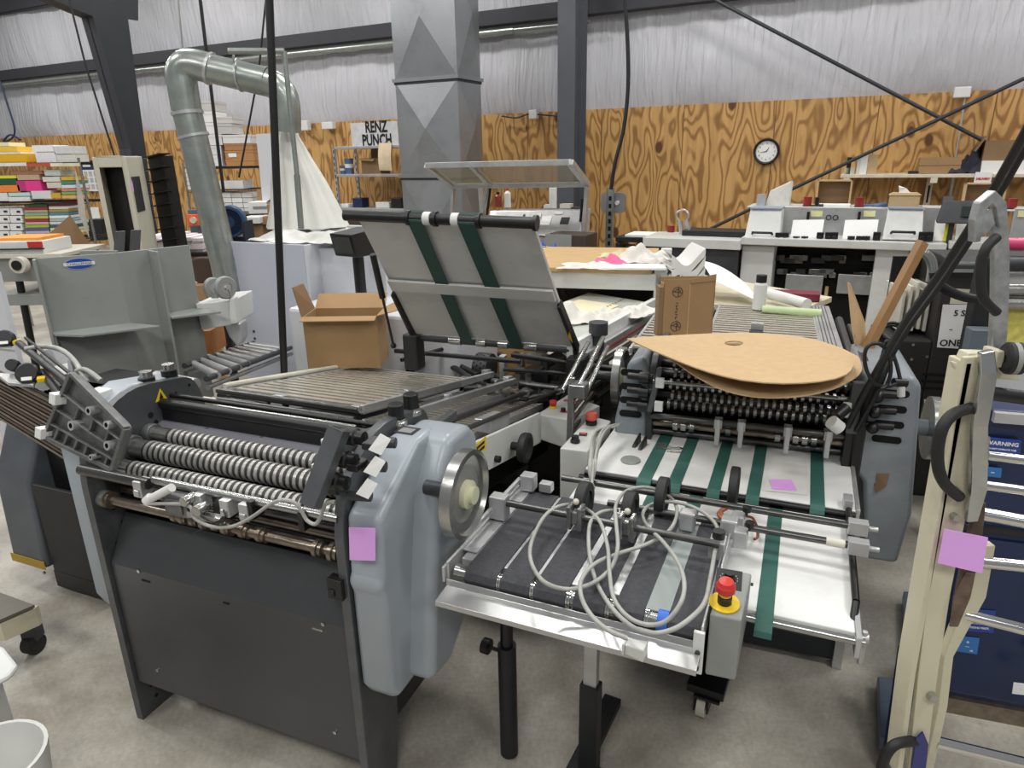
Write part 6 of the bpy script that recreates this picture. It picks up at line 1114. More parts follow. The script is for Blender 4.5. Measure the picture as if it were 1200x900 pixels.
for j in range(5):
    mb = MB(); pbox(mb, YM - .1, 217 + j * .8, 198 + j * 5, 224 + j * .8, 202.4 + j * 5, .3); solo('small_carton', mb, M['paper2'], 'narrow white carton left of the dust pipe, %s of five' % ['top', 'second', 'third', 'fourth', 'bottom'][j], 'box', 'narrow white cartons')
# carton open + brown ones
mb = MB(); F, a_2, b_2, z0, z1 = pbox(mb, 7.4, 291, 237, 313, 251, .3); mb.prism([F.p(b_2, 0, z1), F.p(b_2, .3, z1), F.p(b_2 + .12, .28, z1 + .09), F.p(b_2 + .1, 0, z1 + .07)], F.U * .004, 1); mb.prism([F.p(a_2, .3, z1), F.p(b_2, .3, z1), F.p(b_2, .32, z1 + .12), F.p(a_2, .32, z1 + .12)], F.V * .004, 1); mb.box(F, a_2 + .05, a_2 + .2, -.002, 0, (z0 + z1) / 2 - .01, (z0 + z1) / 2 + .02, 2)
solo('cardboard_box', mb, [M['paper'], M['card'], M['grey']], 'white printed carton with open brown flaps beside the plastic bag', 'box')
for x0, y0, x1, y1, l_ in ((267, 263, 277, 279, 'narrow light brown carton leaning beside the blue fan'), (280, 264, 308, 280, 'wide light brown carton behind the white cabinet'), (313, 240, 326, 250, 'brown carton peeking out left of the plastic bag'), (300, 254, 320, 263, 'flat dark carton under the shelf by the bag')):
    mb = MB(); pbox(mb, 7.0, x0, y0, x1, y1, .3); solo('cardboard_box', mb, M['card'], l_, 'box')
mb = MB(); pbox(mb, 6.9, 282, 255, 304, 262, .3); solo('plastic_tub', mb, M['paper2'], 'white tub on the wide brown carton', 'tub')
t = thing('side_bench', 'dark bench holding cartons behind the white cabinet', 'bench', Q(300, 285, 7.2)); mb = MB(); pbox(mb, 6.9, 262, 280, 345, 284, .8); part('bench_top', mb, M['dark2'], t); 
for x in (264, 340): p = Q(x, 284, 7.0); mb = MB(); mb.box(yaw(p.x, p.y, 0), -.03, .03, 0, .6, 0, p.z); part('leg', mb, M['dark2'], t)
mb = MB(); pbox(mb, 7.3, 262, 251, 330, 254, .5); solo('shelf_board', mb, M['dark2'], 'dark shelf board carrying the white printed carton', 'shelf')
# white tall panel
mb = MB(); mb.prism([Q(300, 157, 7.6), Q(325, 156, 7.6), Q(330, 240, 7.6), Q(308, 240, 7.6)], Vector((0, .02, 0))); solo('white_board', mb, M['whiteclean'], 'tall plain white board standing left of the plastic bag', 'board')
# blue fan
c = Q(268, 260, 6.2); t = thing('drum_fan', 'round dark blue drum fan beside the dust pipe', 'fan', dz(c, 0))
ax = Vector((.15, -1, 0)).normalized(); mb = MB(); mb.lathe(c, -ax, [(.11, .0), (.135, 0), (.14, .02), (.14, .1), (.12, .12), (0, .12)], 32); part('drum', mb, mat('#2f4a6c', .4, .1), t); mb = MB(); mb.lathe(c + ax * .005, -ax, [(.0, 0), (.05, 0), (.05, .01)], 24)
for k in range(4): mb.lathe(c + ax * .004, -ax, [(.055 + .018 * k, 0), (.059 + .018 * k, 0), (.059 + .018 * k, .006)], 32)
part('grille', mb, mat('#22385a', .4, .2), t); mb = MB(); mb.box(yaw(c.x, c.y, 0), -.14, -.12, -.03, .2, 0, c.z); mb.box(yaw(c.x, c.y, 0), .12, .14, -.03, .2, 0, c.z); mb.box(yaw(c.x, c.y, 0), -.12, .12, .06, .18, 0, c.z - .14); part('fan_stand', mb, mat('#1d2733', .5), t)
mb = MB(); c = Q(227, 258, 6.6); mb.box(yaw(c.x, c.y, 0, c.z), -.06, .06, 0, .05, -.05, .05); mb.cyl(c + Vector((0, -.02, 0)), c, .03, 14, 1); solo('orange_clamp', mb, [mat('#f06a32', .5), M['cream']], 'small orange clamp left of the dust pipe', 'clamp')
mb = MB(); pbox(mb, 6.7, 222, 246, 236, 276, .1); solo('panel_box', mb, mat('#5a6a78', .5), 'grey blue panel behind the orange clamp', 'box')
# ================================================================ PUNCH SHELF
vR = 9.45; a0 = WF.loc(389, 172, v=vR)[0]; a1 = WF.loc(468, 172, v=vR)[0]
t = thing('steel_shelving', 'steel shelving beside the big duct with the punch sign on top', 'shelf', WF.p((a0 + a1) / 2, vR + .3, 0))
zz = [WF.loc(428, y, v=vR)[2] for y in (171, 204, 244)]
for i, z in enumerate(zz): mb = MB(); mb.box(WF, a0, a1 + .2, vR, vR + .6, z - .04, z); part('shelf_board', mb, M['alu'], t, .004)
mb = MB(); mb.box(WF, a0, a1 + .2, vR + .05, vR + .6, zz[2] - .3, zz[2] - .05); part('lower_cabinet', mb, M['brown'], t)
for u in (a0, a1 + .16):
    for v in (vR, vR + .56): mb = MB(); mb.box(WF, u, u + .04, v, v + .04, 0, zz[0]); [mb.box(WF, u + .012, u + .028, v - .002, v, .1 + k * .1, .15 + k * .1, 1) for k in range(19)]; part('slotted_post', mb, [M['alu'], M['hole']], t)
s0 = WF.loc(409, 155, v=vR)[0]; s1 = WF.loc(464, 155, v=vR)[0]; z1 = WF.loc(436, 143, v=vR)[2]
t = thing('punch_sign', 'white board sign with black capitals RENZ PUNCH on the steel shelf', 'sign', WF.p((s0 + s1) / 2, vR + .05, zz[0]))
mb = MB(); mb.box(WF, s0, s1, vR + .05, vR + .06, zz[0], z1); part('sign_board', mb, mat('#c9c9cc', .6), t)
zc = (zz[0] + z1) / 2; T = fold3(WF.at(WF.loc(439, 157, v=vR)[0], vR + .048, 0))
mb = text(T.at(0, zc + .1, 0), 'RENZ', .24, .002, sx=.72, bold=.008); text(T.at(0, zc - .1, 0), 'PUNCH', .24, .002, mb=mb, sx=.72, bold=.008); part('lettering', mb, M['black'], t, kind='stuff')
def wbox(nm, lab, cat, v, x0, y0, x1, y1, dep, m, grp=None, zb=None, bev=0):
    a = WF.loc(x0, (y0 + y1) / 2, v=v)[0]; b = WF.loc(x1, (y0 + y1) / 2, v=v)[0]; z1 = WF.loc((x0 + x1) / 2, y0, v=v)[2]; z0 = WF.loc((x0 + x1) / 2, y1, v=v)[2] if zb is None else zb
    mb = MB(); mb.box(WF, a, b, v, v + dep, z0, z1); return solo(nm, mb, m, lab, cat, grp, bevel=bev)
mb = MB(); A = WF.w(444, 169, v=vR - .02); B = WF.w(459, 169, v=vR - .02); n = 8; vs = []
for k in range(n + 1): h = k / n; vs += [A + Vector((0, 0, .02 - .42 * h)) - WF.V * (.05 * math.sin(h * 2.4)), B + Vector((0, 0, .02 - .42 * h)) - WF.V * (.05 * math.sin(h * 2.4))]
mb.add(vs, [(2 * k, 2 * k + 1, 2 * k + 3, 2 * k + 2) for k in range(n)], 0, True); solo('hanging_sheet', mb, mat('#d8c3a4', .7), 'curled tan sheet hanging over the shelf edge by the sign', 'paper')
mb = MB(); G = WF.at(WF.loc(419, 190, v=vR)[0], vR + .1, zz[1]); mb.box(G, 0, .38, 0, .005, 0, .24); mb.box(G, 0, .38, .25, .255, 0, .24); mb.box(G, 0, .005, 0, .255, 0, .24); mb.box(G, .375, .38, 0, .255, 0, .24); mb.hexa([G.p(-.02, -.08, .22), G.p(.3, -.08, .2), G.p(.3, 0, .24), G.p(0, 0, .24), G.p(-.02, -.08, .225), G.p(.3, -.08, .205), G.p(.3, 0, .245), G.p(0, 0, .245)]); mb.hexa([G.p(.02, .24, .24), G.p(.36, .24, .24), G.p(.36, .25, .24), G.p(.02, .25, .24), G.p(.0, .28, .42), G.p(.36, .28, .38), G.p(.36, .29, .38), G.p(0, .29, .42)])
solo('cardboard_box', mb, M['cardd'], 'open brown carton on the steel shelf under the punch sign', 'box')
for i, (x0, y0, x1, l_) in enumerate(((400, 194, 405, 'short blue tin left on the shelf under the sign'), (406, 187, 414, 'taller blue and white tin beside the open carton'))):
    c0 = WF.w((x0 + x1) / 2, 203, v=vR + .15); c0.z = zz[1]; h = .14 if i == 0 else .25; r_ = .055 if i == 0 else .075; mb = MB(); mb.lathe(c0, (0, 0, 1), [(0, 0), (r_, 0), (r_, h), (0, h)], 16, 0, [0, 0, 1]); mb.lathe(c0, (0, 0, 1), [(r_ + .002, h * .4), (r_ + .002, h * .65)], 16, 1); solo('tin_can', mb, [mat('#5a6f94', .4, .3), M['white']], l_, 'can', 'blue tins')
for x0, y0, x1, m_, l_ in ((398, 239, 408, 'paper', 'white papers at the left end of the low shelf'), (413, 232, 424, 'navy', 'small dark blue box on the low shelf'), (440, 237, 456, 'paper2', 'white crumpled bag on the low shelf'), (458, 232, 470, 'black', 'black box next to the duct on the low shelf')):
    wbox('shelf_item', l_, 'box', vR + .1, x0, y0, x1, 243, .2, M[m_], 'things on the low shelf', zz[2], .01)
# ================================================================ HOOD + CONSOLE
vH = 7.4
t = thing('inspection_hood', 'raised aluminium framed glass hood over the far console', 'hood', WF.w(600, 280, v=vH))
c1, c2, c3, c4 = WF.w(500, 194, v=vH - .5), WF.w(668, 190, v=vH - .5), WF.w(688, 216, v=vH), WF.w(531, 218, v=vH)
mb = MB()
def bar(mb, a, b, w_, h_, mi=0):
    d = (b - a).normalized(); s_ = d.cross(Vector((0, 0, 1)))
    s_ = s_.normalized() if s_.length > .01 else Vector((1, 0, 0)); u_ = s_.cross(d); mb.hexa([a - s_ * w_ - u_ * h_, a + s_ * w_ - u_ * h_, b + s_ * w_ - u_ * h_, b - s_ * w_ - u_ * h_, a - s_ * w_ + u_ * h_, a + s_ * w_ + u_ * h_, b + s_ * w_ + u_ * h_, b - s_ * w_ + u_ * h_], mi)
for a, b in ((c1, c2), (c2, c3), (c3, c4), (c4, c1)): mb = MB(); bar(mb, a, b, .035, .03); part('frame_bar', mb, M['alu'], t, .004)
mA = c1.lerp(c2, .33); mB_ = c4.lerp(c3, .30); mb = MB(); bar(mb, mA, mB_, .025, .03); part('frame_bar', mb, M['alu'], t, .004)
gl = bpy.data.materials.new('hood_glass'); gl.use_nodes = True; g_ = gl.node_tree.nodes['Principled BSDF']; g_.inputs['Base Color'].default_value = srgb('#d5d0c0'); g_.inputs['Roughness'].default_value = .08; g_.inputs['Transmission Weight'].default_value = .75; g_.inputs['IOR'].default_value = 1.1
mb = MB(); mb.prism([c1, c2, c3, c4], Vector((0, 0, .006))); part('glass_pane', mb, gl, t)
for a, b in ((c4, WF.w(530, 262, v=vH)), (c4 + (c3 - c4) * .28, WF.w(563, 262, v=vH)), (c3, WF.w(684, 280, v=vH)), (c4 + (c3 - c4) * .22, WF.w(566, 262, v=vH + .1))): mb = MB(); bar(mb, a, b, .03, .02); part('support_leg', mb, M['alu'], t, .003)
mb = MB(); mb.cyl(c3 + Vector((-.05, 0, -.15)), WF.w(680, 262, v=vH), .015); part('gas_strut', mb, M['black'], t); mb = MB(); mb.cyl(c4.lerp(c3, .3), WF.w(570, 258, v=vH), .015); part('gas_strut', mb, M['black'], t)
vK = 7.5
t = thing('press_console', 'light grey sloping console with bottles on top below the glass hood', 'console', WF.w(620, 300, v=vK))
k = [WF.w(*p_, v=v_) for p_, v_ in (((568, 275), vK - .25), ((680, 277), vK - .25), ((682, 246), vK), ((574, 247), vK))]
mb = MB(); mb.prism(k, WF.V * .3); part('sloping_panel', mb, M['alu'], t, .01)
mb = MB(); A_ = k[0] + Vector((0, 0, .0)); mb.box(WF, WF.loc(568, 275, v=vK)[0], WF.loc(680, 275, v=vK)[0], vK - .2, vK + .5, 0, k[0].z); part('console_body', mb, M['alu'], t, .01)
KF = fr3(k[0], k[1], k[3]); sg = 1 if KF.W.y < 0 else -1
for x, y_, w_, h_, m_ in ((589, 256, .12, .05, 'black'), (610, 256, .03, .03, 'black'), (614, 254, .02, .06, 'dark'), (662, 259, .10, .09, 'black'), (640, 259, .12, .13, 'paper'), (629, 253, .12, .05, 'paper2'), (655, 250, .1, .04, 'paper2')):
    r_ = ray(x, y_); tt = (KF.o - Vector((0, 0, H))).dot(KF.W) / r_.dot(KF.W); p = Vector((0, 0, H)) + r_ * tt - KF.o; u_, v_ = p.dot(KF.U), p.dot(KF.V); mb = MB(); mb.box(KF, u_ - w_ / 2, u_ + w_ / 2, v_ - h_ / 2, v_ + h_ / 2, 0, .012 * sg) if sg > 0 else mb.box(KF, u_ - w_ / 2, u_ + w_ / 2, v_ - h_ / 2, v_ + h_ / 2, -.012, 0); part('console_item', mb, M[m_], t)
ztop = k[2].z + .0
def bottle(lab, px, v, h, r, m, cm, nm='bottle', F=WF, zb=None, cat='bottle', grp=None):
    c = F.w(px, 245, v=v); c = dz(c, zb); t_ = thing(nm, lab, cat, c, grp); mb = MB(); mb.lathe(c, (0, 0, 1), [(0, 0), (r, 0), (r, h * .72), (r * .4, h * .84), (r * .4, h * .88)], 16); part('body', mb, m, t_); mb = MB(); mb.lathe(c, (0, 0, 1), [(r * .45, h * .86), (r * .45, h), (0, h)], 14); part('cap', mb, cm, t_)
bottle('squat dark red bottle on the far console, leftmost', 584, vK + .2, .18, .045, mat('#8a3a2c', .3), M['black'], zb=ztop); bottle('red and white bottle on the far console', 595, vK + .2, .23, .04, M['white'], M['red'], zb=ztop); bottle('tall white spray bottle on the far console', 648, vK + .2, .32, .045, M['white'], M['red'], zb=ztop)
for x0, y0, x1, m_, l_ in ((637, 240, 645, 'paper2', 'little white box on the far console top'), (656, 239, 668, 'cream', 'cream carton on the far console top'), (669, 243, 678, 'brown', 'brown lump on the right of the console top')): wbox('small_box', l_, 'box', vK + .15, x0, y0, x1, 247, .1, M[m_], 'things on the far console', ztop)
t = thing('dark_cabinet', 'dark brown cabinet standing under the right end of the console', 'cabinet', WF.w(670, 300, v=7.0))
a = WF.loc(640, 285, v=6.9)[0]; b = WF.loc(687, 285, v=6.9)[0]; z1 = WF.loc(665, 275, v=6.9)[2]; mb = MB(); mb.box(WF, a, b, 6.9, 7.25, 0, z1); part('cabinet_body', mb, mat('#44392f', .5), t, .01); mb = MB(); mb.box(WF, a, a + .3, 6.88, 6.9, .1, z1); part('cabinet_side', mb, M['grey'], t)
zt = z1; G = WF.at(WF.loc(641, 287, v=6.4)[0], 6.4, 0); zr = WF.loc(641, 300, v=6.4)[2]
rag('crumpled blue plastic bag left of the wood top', Fr(G.p(0, 0, zr - .02), WF.U, WF.V, WF.W), 0, 0, .14, .2, mat('#2f55a0', .5), 21, 'bag', 'plastic_bag')
mb = MB(); mb.box(Fr(G.p(0, 0, zr - .3), WF.U, WF.V, WF.W), -.25, .5, -.2, .25, 0, .28); solo('supply_box', mb, M['grey'], 'grey supply box holding the blue bag and folders', 'box')
mb = MB(); 
for i in range(5): mb.box(Fr(G.p(.2 + i * .05, -.1, zr - .02), WF.U, WF.V, WF.W).rot('W', 10), 0, .035, 0, .2, 0, .10 - .01 * i)
solo('folder_pack', mb, M['paper2'], 'pack of upright grey white folders beside the blue bag', 'folders', kind='stuff')
# ================================================================ STITCHER LINE ALONG THE WALL
vS = 7.0
def sl(px, py=260, v=vS): return WF.loc(px, py, v=v)
zt = sl(980, 283)[2]; zb_ = sl(980, 292)[2]
t = thing('stitcher_line', 'long light grey saddle stitching line with sheet stations along the plywood', 'machine', WF.p(sl(960)[0], vS + .3, 0))
def sbox(nm, m, x0, y0, x1, y1, v0, v1, bev=.006, label=None, T=None):
    a = sl(x0, (y0 + y1) / 2, v0)[0]; b = sl(x1, (y0 + y1) / 2, v0)[0]; z1 = sl((x0 + x1) / 2, y0, v0)[2]; z0 = sl((x0 + x1) / 2, y1, v0)[2]; mb = MB(); mb.box(WF, a, b, v0, v1, z0, z1); return part(nm, mb, M[m] if isinstance(m, str) else m, T or t, bev, label)
Z = lambda nm, m, x0, y0, x1, v0, v1, z0=0, bev=.01: (lambda a, b, z1: part(nm, MB().box(WF, a, b, v0, v1, z0, z1), M[m] if isinstance(m, str) else m, t, bev))(sl(x0, y0, v0)[0], sl(x1, y0, v0)[0], sl((x0 + x1) / 2, y0, v0)[2])
sbox('front_shelf', 'ctl', 868, 282, 1110, 291, vS - .1, vS + .4)
sbox('front_shelf', 'ctl', 1112, 284, 1180, 293, vS - .1, vS + .4)
sbox('low_cap', 'ctl', 753, 280, 868, 291, vS - .1, vS + .5); Z('low_body', 'dark', 755, 291, 866, vS - .06, vS + .5)
sbox('end_frame', 'black', 721, 278, 756, 284, vS + .1, vS + .5); Z('end_post', 'black', 721, 284, 727, vS + .1, vS + .4); Z('end_post', 'black', 746, 284, 755, vS + .1, vS + .4); Z('inner_box', 'wood', 728, 287, 742, vS + .3, vS + .4)
Z('left_body', 'ctl', 870, 288, 908, vS, vS + .6); Z('right_pillar', 'ctl', 1027, 292, 1066, vS, vS + .6)
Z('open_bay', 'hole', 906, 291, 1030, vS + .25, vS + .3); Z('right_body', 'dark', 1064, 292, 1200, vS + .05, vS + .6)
sbox('back_panel', 'alu', 912, 243, 1040, 283, vS + .35, vS + .40); sbox('back_panel', 'alu', 1080, 243, 1110, 285, vS + .35, vS + .4); sbox('back_panel', 'alu', 1185, 244, 1230, 284, vS + .35, vS + .4)
sbox('top_deck', 'ctl', 875, 244, 1230, 246, vS + .35, vS + .8)
for x0, x1 in ((876, 913), (1039, 1081)):
    a = sl(x0, 262)[0]; b = sl(x1, 262)[0]; z0 = sl(x0, 281)[2]; z1 = sl(x0, 246)[2]; mb = MB(); mb.hexa([WF.p(a - .02, vS, z0), WF.p(b + .02, vS, z0), WF.p(b, vS + .4, z0), WF.p(a, vS + .4, z0), WF.p(a, vS + .12, z1), WF.p(b, vS + .12, z1), WF.p(b, vS + .4, z1), WF.p(a, vS + .4, z1)]); h_ = part('hinged_hood', mb, M['white'], t, .008)
    mb = MB(); mb.box(WF, a, b, vS + .10, vS + .42, z1, z1 + .012); part('hood_lid_edge', mb, mat('#8b97a6', .4), h_); m_ = (a + b) / 2; zc = z0 + .06; mb = MB(); mb.tube([WF.p(m_ - .09, vS - .0, zc), WF.p(m_ - .09, vS - .04, zc + .015), WF.p(m_ + .09, vS - .04, zc + .015), WF.p(m_ + .09, vS, zc)], .012, 8); part('handle', mb, M['black'], h_)
for x0, x1 in ((926, 963), (988, 1028), (1096, 1116), (1122, 1145)):
    a = sl(x0, 272)[0]; b = sl(x1, 272)[0]; z0 = sl(x0, 283)[2]; z1 = sl(x0, 260)[2]; mb = MB(); mb.hexa([WF.p(a, vS + .05, z0), WF.p(b, vS + .05, z0), WF.p(b, vS + .07, z0), WF.p(a, vS + .07, z0), WF.p(a, vS + .18, z1), WF.p(b + .0, vS + .18, z1 + .01), WF.p(b, vS + .2, z1 + .01), WF.p(a, vS + .2, z1)])
    l_ = {926: 'first white sheet pile standing on the stitching line, beside the left hood', 988: 'second white sheet pile standing on the stitching line, beside the right hood', 1096: 'narrow white sheet behind the console post', 1122: 'white sheet with dark stripe right of the console post'}[x0]; solo('sheet_pile', mb, M['paper'], l_, 'paper', 'sheet piles on the stitcher')
mb = MB(); pA = sl(1106, 272, vS + .05)[0]; pB = sl(1113, 272, vS + .05)[0]; mb.box(WF, pA, pB, vS + .02, vS + .04, sl(1110, 283)[2], sl(1110, 262)[2]); solo('yellow_folder', mb, mat('#e6e04a', .6), 'bright yellow folder in front of the console post', 'folder')
for x in (914, 922, 935, 945, 963, 973, 980, 1000, 1010, 1018, 1030, 1084, 1092): Z_ = sl(x, 283)[2]; mb = MB(); mb.box(WF, sl(x)[0] - .03, sl(x)[0] + .03, vS + .0, vS + .05, Z_, Z_ + (.08 if x in (914, 963, 973, 980, 1030, 1092, 1084, 922) else .045)); mb.cyl(WF.p(sl(x)[0], vS, Z_ + .03), WF.p(sl(x)[0], vS - .03, Z_ + .03), .02); part('feed_clamp', mb, M['black'], t, .003)
for i, x in enumerate((947, 1007)): mb = MB(); c = WF.w(x, 252, v=vS + .3); mb.box(Fr(c, WF.U, WF.V, WF.W), -.012, .012, 0, .03, -.05, .03); mb.cyl(c + Vector((0, 0, -.12)), c, .005); part('latch', mb, M['black'], t)
for i, (x, l_) in enumerate(((957, 'left'), (1019, 'middle'), (1200, 'right'))): mb = MB(); a = sl(x - 7, 250, vS + .34)[0]; b = sl(x + 7, 250, vS + .34)[0]; z = sl(x, 250, vS + .34)[2]; mb.box(WF, a, b, vS + .335, vS + .345, z - .03, z + .02); solo('yellow_note', mb, mat('#e2dfa6', .7), 'pale yellow note stuck on the stitching line, %s one of three' % l_, 'sticky note', 'yellow notes')
zt_ = sl(980, 244, vS + .4)[2]
for i, x in enumerate((788, 946, 1007, 1186)):
    c = WF.w(x, 240, v=vS + .45); c.z = zt_ if x > 800 else sl(790, 279, vS + .2)[2]; mb = MB(); mb.cyl(c, c + Vector((0, 0, .10)), .038, 16); mb.cyl(c + Vector((0, 0, -.001)), c + Vector((0, 0, .02)), .045, 16, 1); solo('beacon_lamp', mb, [mat('#8a2a26', .3), M['black']], 'dark red signal lamp, ' + ['on the low end of the stitching line', 'beside the small fittings on the stitching line top', 'left of the blue tool on the stitching line top', 'at the far right end of the stitching line top'][i], 'lamp', 'red signal lamps')
# inner parts of the bay
random.seed(21)
for i in range(30):
    x = random.uniform(914, 1024); yy = random.choice((302, 305, 318, 322)); c = WF.w(x, yy, v=vS + .2); G = Fr(c, WF.U, WF.V, WF.W); mb = MB(); s = random.uniform(.02, .06); mb.box(G, -s, s, -.03, .03, -.025, .025); part('stitch_head', mb, M[random.choice(['bronze', 'steel', 'dark', 'casting', 'dark2'])], t, .003)
for x0, x1 in ((920, 964), (981, 1021)): sbox('inner_plate', 'alu', x0, 322, x1, 345, vS + .15, vS + .17)
for x in (966, 1022): sbox('inner_post', 'wood', x, 336, x + 4, 354, vS + .12, vS + .16)
# console on a post
mb = MB(); a = sl(1104, 250, vS - .05)[0]; b = sl(1146, 250, vS - .05)[0]; z0 = sl(1125, 262, vS - .05)[2]; z1 = sl(1125, 236, vS - .05)[2]
t2 = thing('operator_display', 'dark grey operator display on a post above the stitching line', 'display', WF.p((a + b) / 2, vS, zt))
mb.hexa([WF.p(a - .03, vS - .08, z0), WF.p(b, vS - .08, z0), WF.p(b, vS + .06, z0), WF.p(a - .03, vS + .06, z0), WF.p(a, vS - .02, z1), WF.p(b, vS - .02, z1), WF.p(b, vS + .06, z1), WF.p(a, vS + .06, z1)]); part('housing', mb, M['dark'], t2, .01)
mb = MB(); mb.hexa([WF.p(a + .14, vS - .083, z0 + .06), WF.p(b - .03, vS - .083, z0 + .06), WF.p(b - .03, vS - .07, z0 + .06), WF.p(a + .14, vS - .07, z0 + .06), WF.p(a + .14, vS - .04, z1 - .04), WF.p(b - .03, vS - .04, z1 - .04), WF.p(b - .03, vS - .03, z1 - .04), WF.p(a + .14, vS - .03, z1 - .04)]); part('screen', mb, M['scrnglass'], t2)
for x in (1111, 1134): mb = MB(); c = sl(x, 270, vS)[0]; mb.box(WF, c, c + .04, vS, vS + .04, zt - .02, z0 + .02); part('display_post', mb, M['dark'], t2)
# things on the low end
c = WF.w(800, 275, v=vS + .3)
mb = MB(); a = sl(734, 275, vS + .2)[0]; b = sl(786, 275, vS + .2)[0]; z0 = sl(760, 279, vS + .2)[2]; mb.box(WF, a, b, vS + .15, vS + .5, z0, z0 + .035); solo('white_board', mb, M['paper'], 'flat white board on the low end of the stitching line', 'board')
mb = MB(); F_ = Fr(WF.w(800, 278, v=vS + .3), WF.U, WF.V, WF.W); mb.cyl(F_.p(0, 0, .0), F_.p(-.04, 0, .16), .025); mb.cyl(F_.p(.08, 0, 0), F_.p(.02, 0, .18), .025); mb.tube(spline([F_.p(-.04, 0, .15), F_.p(-.08, 0, .24), F_.p(0, 0, .28), F_.p(.05, 0, .22), F_.p(.02, 0, .16)]), .01, 8); solo('spray_bottle', mb, M['alu'], 'pair of clear squeeze bottles with bent necks on the low end', 'bottle')
mb = MB(); mb.box(WF, sl(795, 277)[0], sl(870, 277)[0], vS + .15, vS + .5, sl(830, 280, vS + .15)[2], sl(830, 271, vS + .15)[2]); solo('dark_cover', mb, M['dark2'], 'flat dark cover between the bottles and the left hood', 'cover')
# on top of the line
zt2 = sl(980, 246, vS)[2] + .01
def onl(nm, lab, cat, x0, x1, h, dep, m, grp=None, v=vS + .45, z=None):
    a = sl(x0, 243, v)[0]; b = sl(x1, 243, v)[0]; z = zt_ if z is None else z; mb = MB(); mb.box(WF, a, b, v, v + dep, z, z + h); return solo(nm, mb, m, lab, cat, grp)
onl('tin_can', 'grey cylinder tins on the left hood of the stitching line', 'can', 886, 896, .12, .1, M['alu'])
mb = MB(); c = WF.w(910, 240, v=vS + .5); c.z = zt_; G = Fr(c, WF.U, WF.V, WF.W); mb.hexa([G.p(-.12, 0, 0), G.p(.12, 0, 0), G.p(.12, .1, 0), G.p(-.12, .1, 0), G.p(-.08, .03, .16), G.p(.12, .03, .26), G.p(.14, .06, .24), G.p(-.06, .06, .15)]); solo('cloth_bag', mb, M['cloth'], 'white cloth bag slumped on the left hood', 'bag', bevel=.02)
for i, (x0, x1, h) in enumerate(((956, 997, .215), (1129, 1178, .19))):
    v = vS + .7; a = sl(x0, 230, v)[0]; b = sl(x1, 230, v)[0]; z0 = zt_; hh_ = h * 1.15; mb = MB(); mb.box(WF, a, b, v + .12, v + .13, z0, z0 + hh_); mb.box(WF, a, a + .015, v, v + .13, z0, z0 + hh_, 1); mb.box(WF, b - .015, b, v, v + .13, z0, z0 + hh_, 1); mb.box(WF, a, b, v, v + .13, z0 + hh_ - .012, z0 + hh_, 1); mb.box(WF, a, b, v, v + .13, z0, z0 + .01)
    solo('carton_tray', mb, [M['cardd'], M['kraft']], ['open carton tray standing on its side left of the wall shelf end', 'open carton tray standing on its side under the delivery sign'][i], 'box', 'carton trays')
mb = MB(); G = Fr(WF.w(1059, 240, v=vS + .3), WF.U, WF.V, WF.W); G.o.z = zt_; mb.box(G, -.12, .12, 0, .12, 0, .13); mb.hexa([G.p(-.13, -.01, .13), G.p(.13, -.01, .13), G.p(.13, .13, .13), G.p(-.13, .13, .13), G.p(-.1, .0, .15), G.p(.1, 0, .15), G.p(.1, .12, .15), G.p(-.1, .12, .15)], 0)
solo('tissue_box', mb, M['kraft'], 'light brown tissue carton on the right hood', 'box'); mb = MB(); mb.hexa([G.p(-.05, .03, .15), G.p(.04, .03, .15), G.p(.04, .08, .15), G.p(-.05, .08, .15), G.p(-.06, .02, .2), G.p(.0, .04, .19), G.p(.0, .05, .19), G.p(-.06, .05, .21)]); solo('tissue', mb, M['paper'], 'white tissue poking out of the light brown carton', 'tissue')
mb = MB(); mb.box(Fr(WF.w(1033, 240, v=vS + .5), WF.U, WF.V, WF.W), -.16, .12, 0, .1, -.08, .0); mb.cyl(WF.w(1022, 243, v=vS + .5), WF.w(1040, 240, v=vS + .5), .03); solo('blue_tool', mb, mat('#4a5f84', .5), 'blue grey power tool lying on the stitching line top', 'tool', bevel=.02)
onl('white_board', 'thin white board on the stitching line top before the left tray', 'board', 953, 996, .03, .2, M['paper'], v=vS + .42)
mb = MB(); c = WF.w(957, 240, v=vS + .42); G = Fr(c, WF.U, WF.V, WF.W); mb.cyl(G.p(-.05, 0, -.02), G.p(.06, 0, -.01), .02); mb.cyl(G.p(0, 0, -.08), G.p(0, 0, .07), .02); solo('black_fitting', mb, M['black'], 'small black fitting beside the first signal lamp', 'fitting')
mb = MB(); c = WF.w(975, 255, v=vS + .33); G = Fr(c, WF.U, WF.V, WF.W)
for s in (-.03, .03): mb.tube([G.p(s + .022 * math.cos(a), 0, .022 * math.sin(a)) for a in [i * .7 for i in range(10)]], .005, 6)
part('hook', mb, M['black'], t)
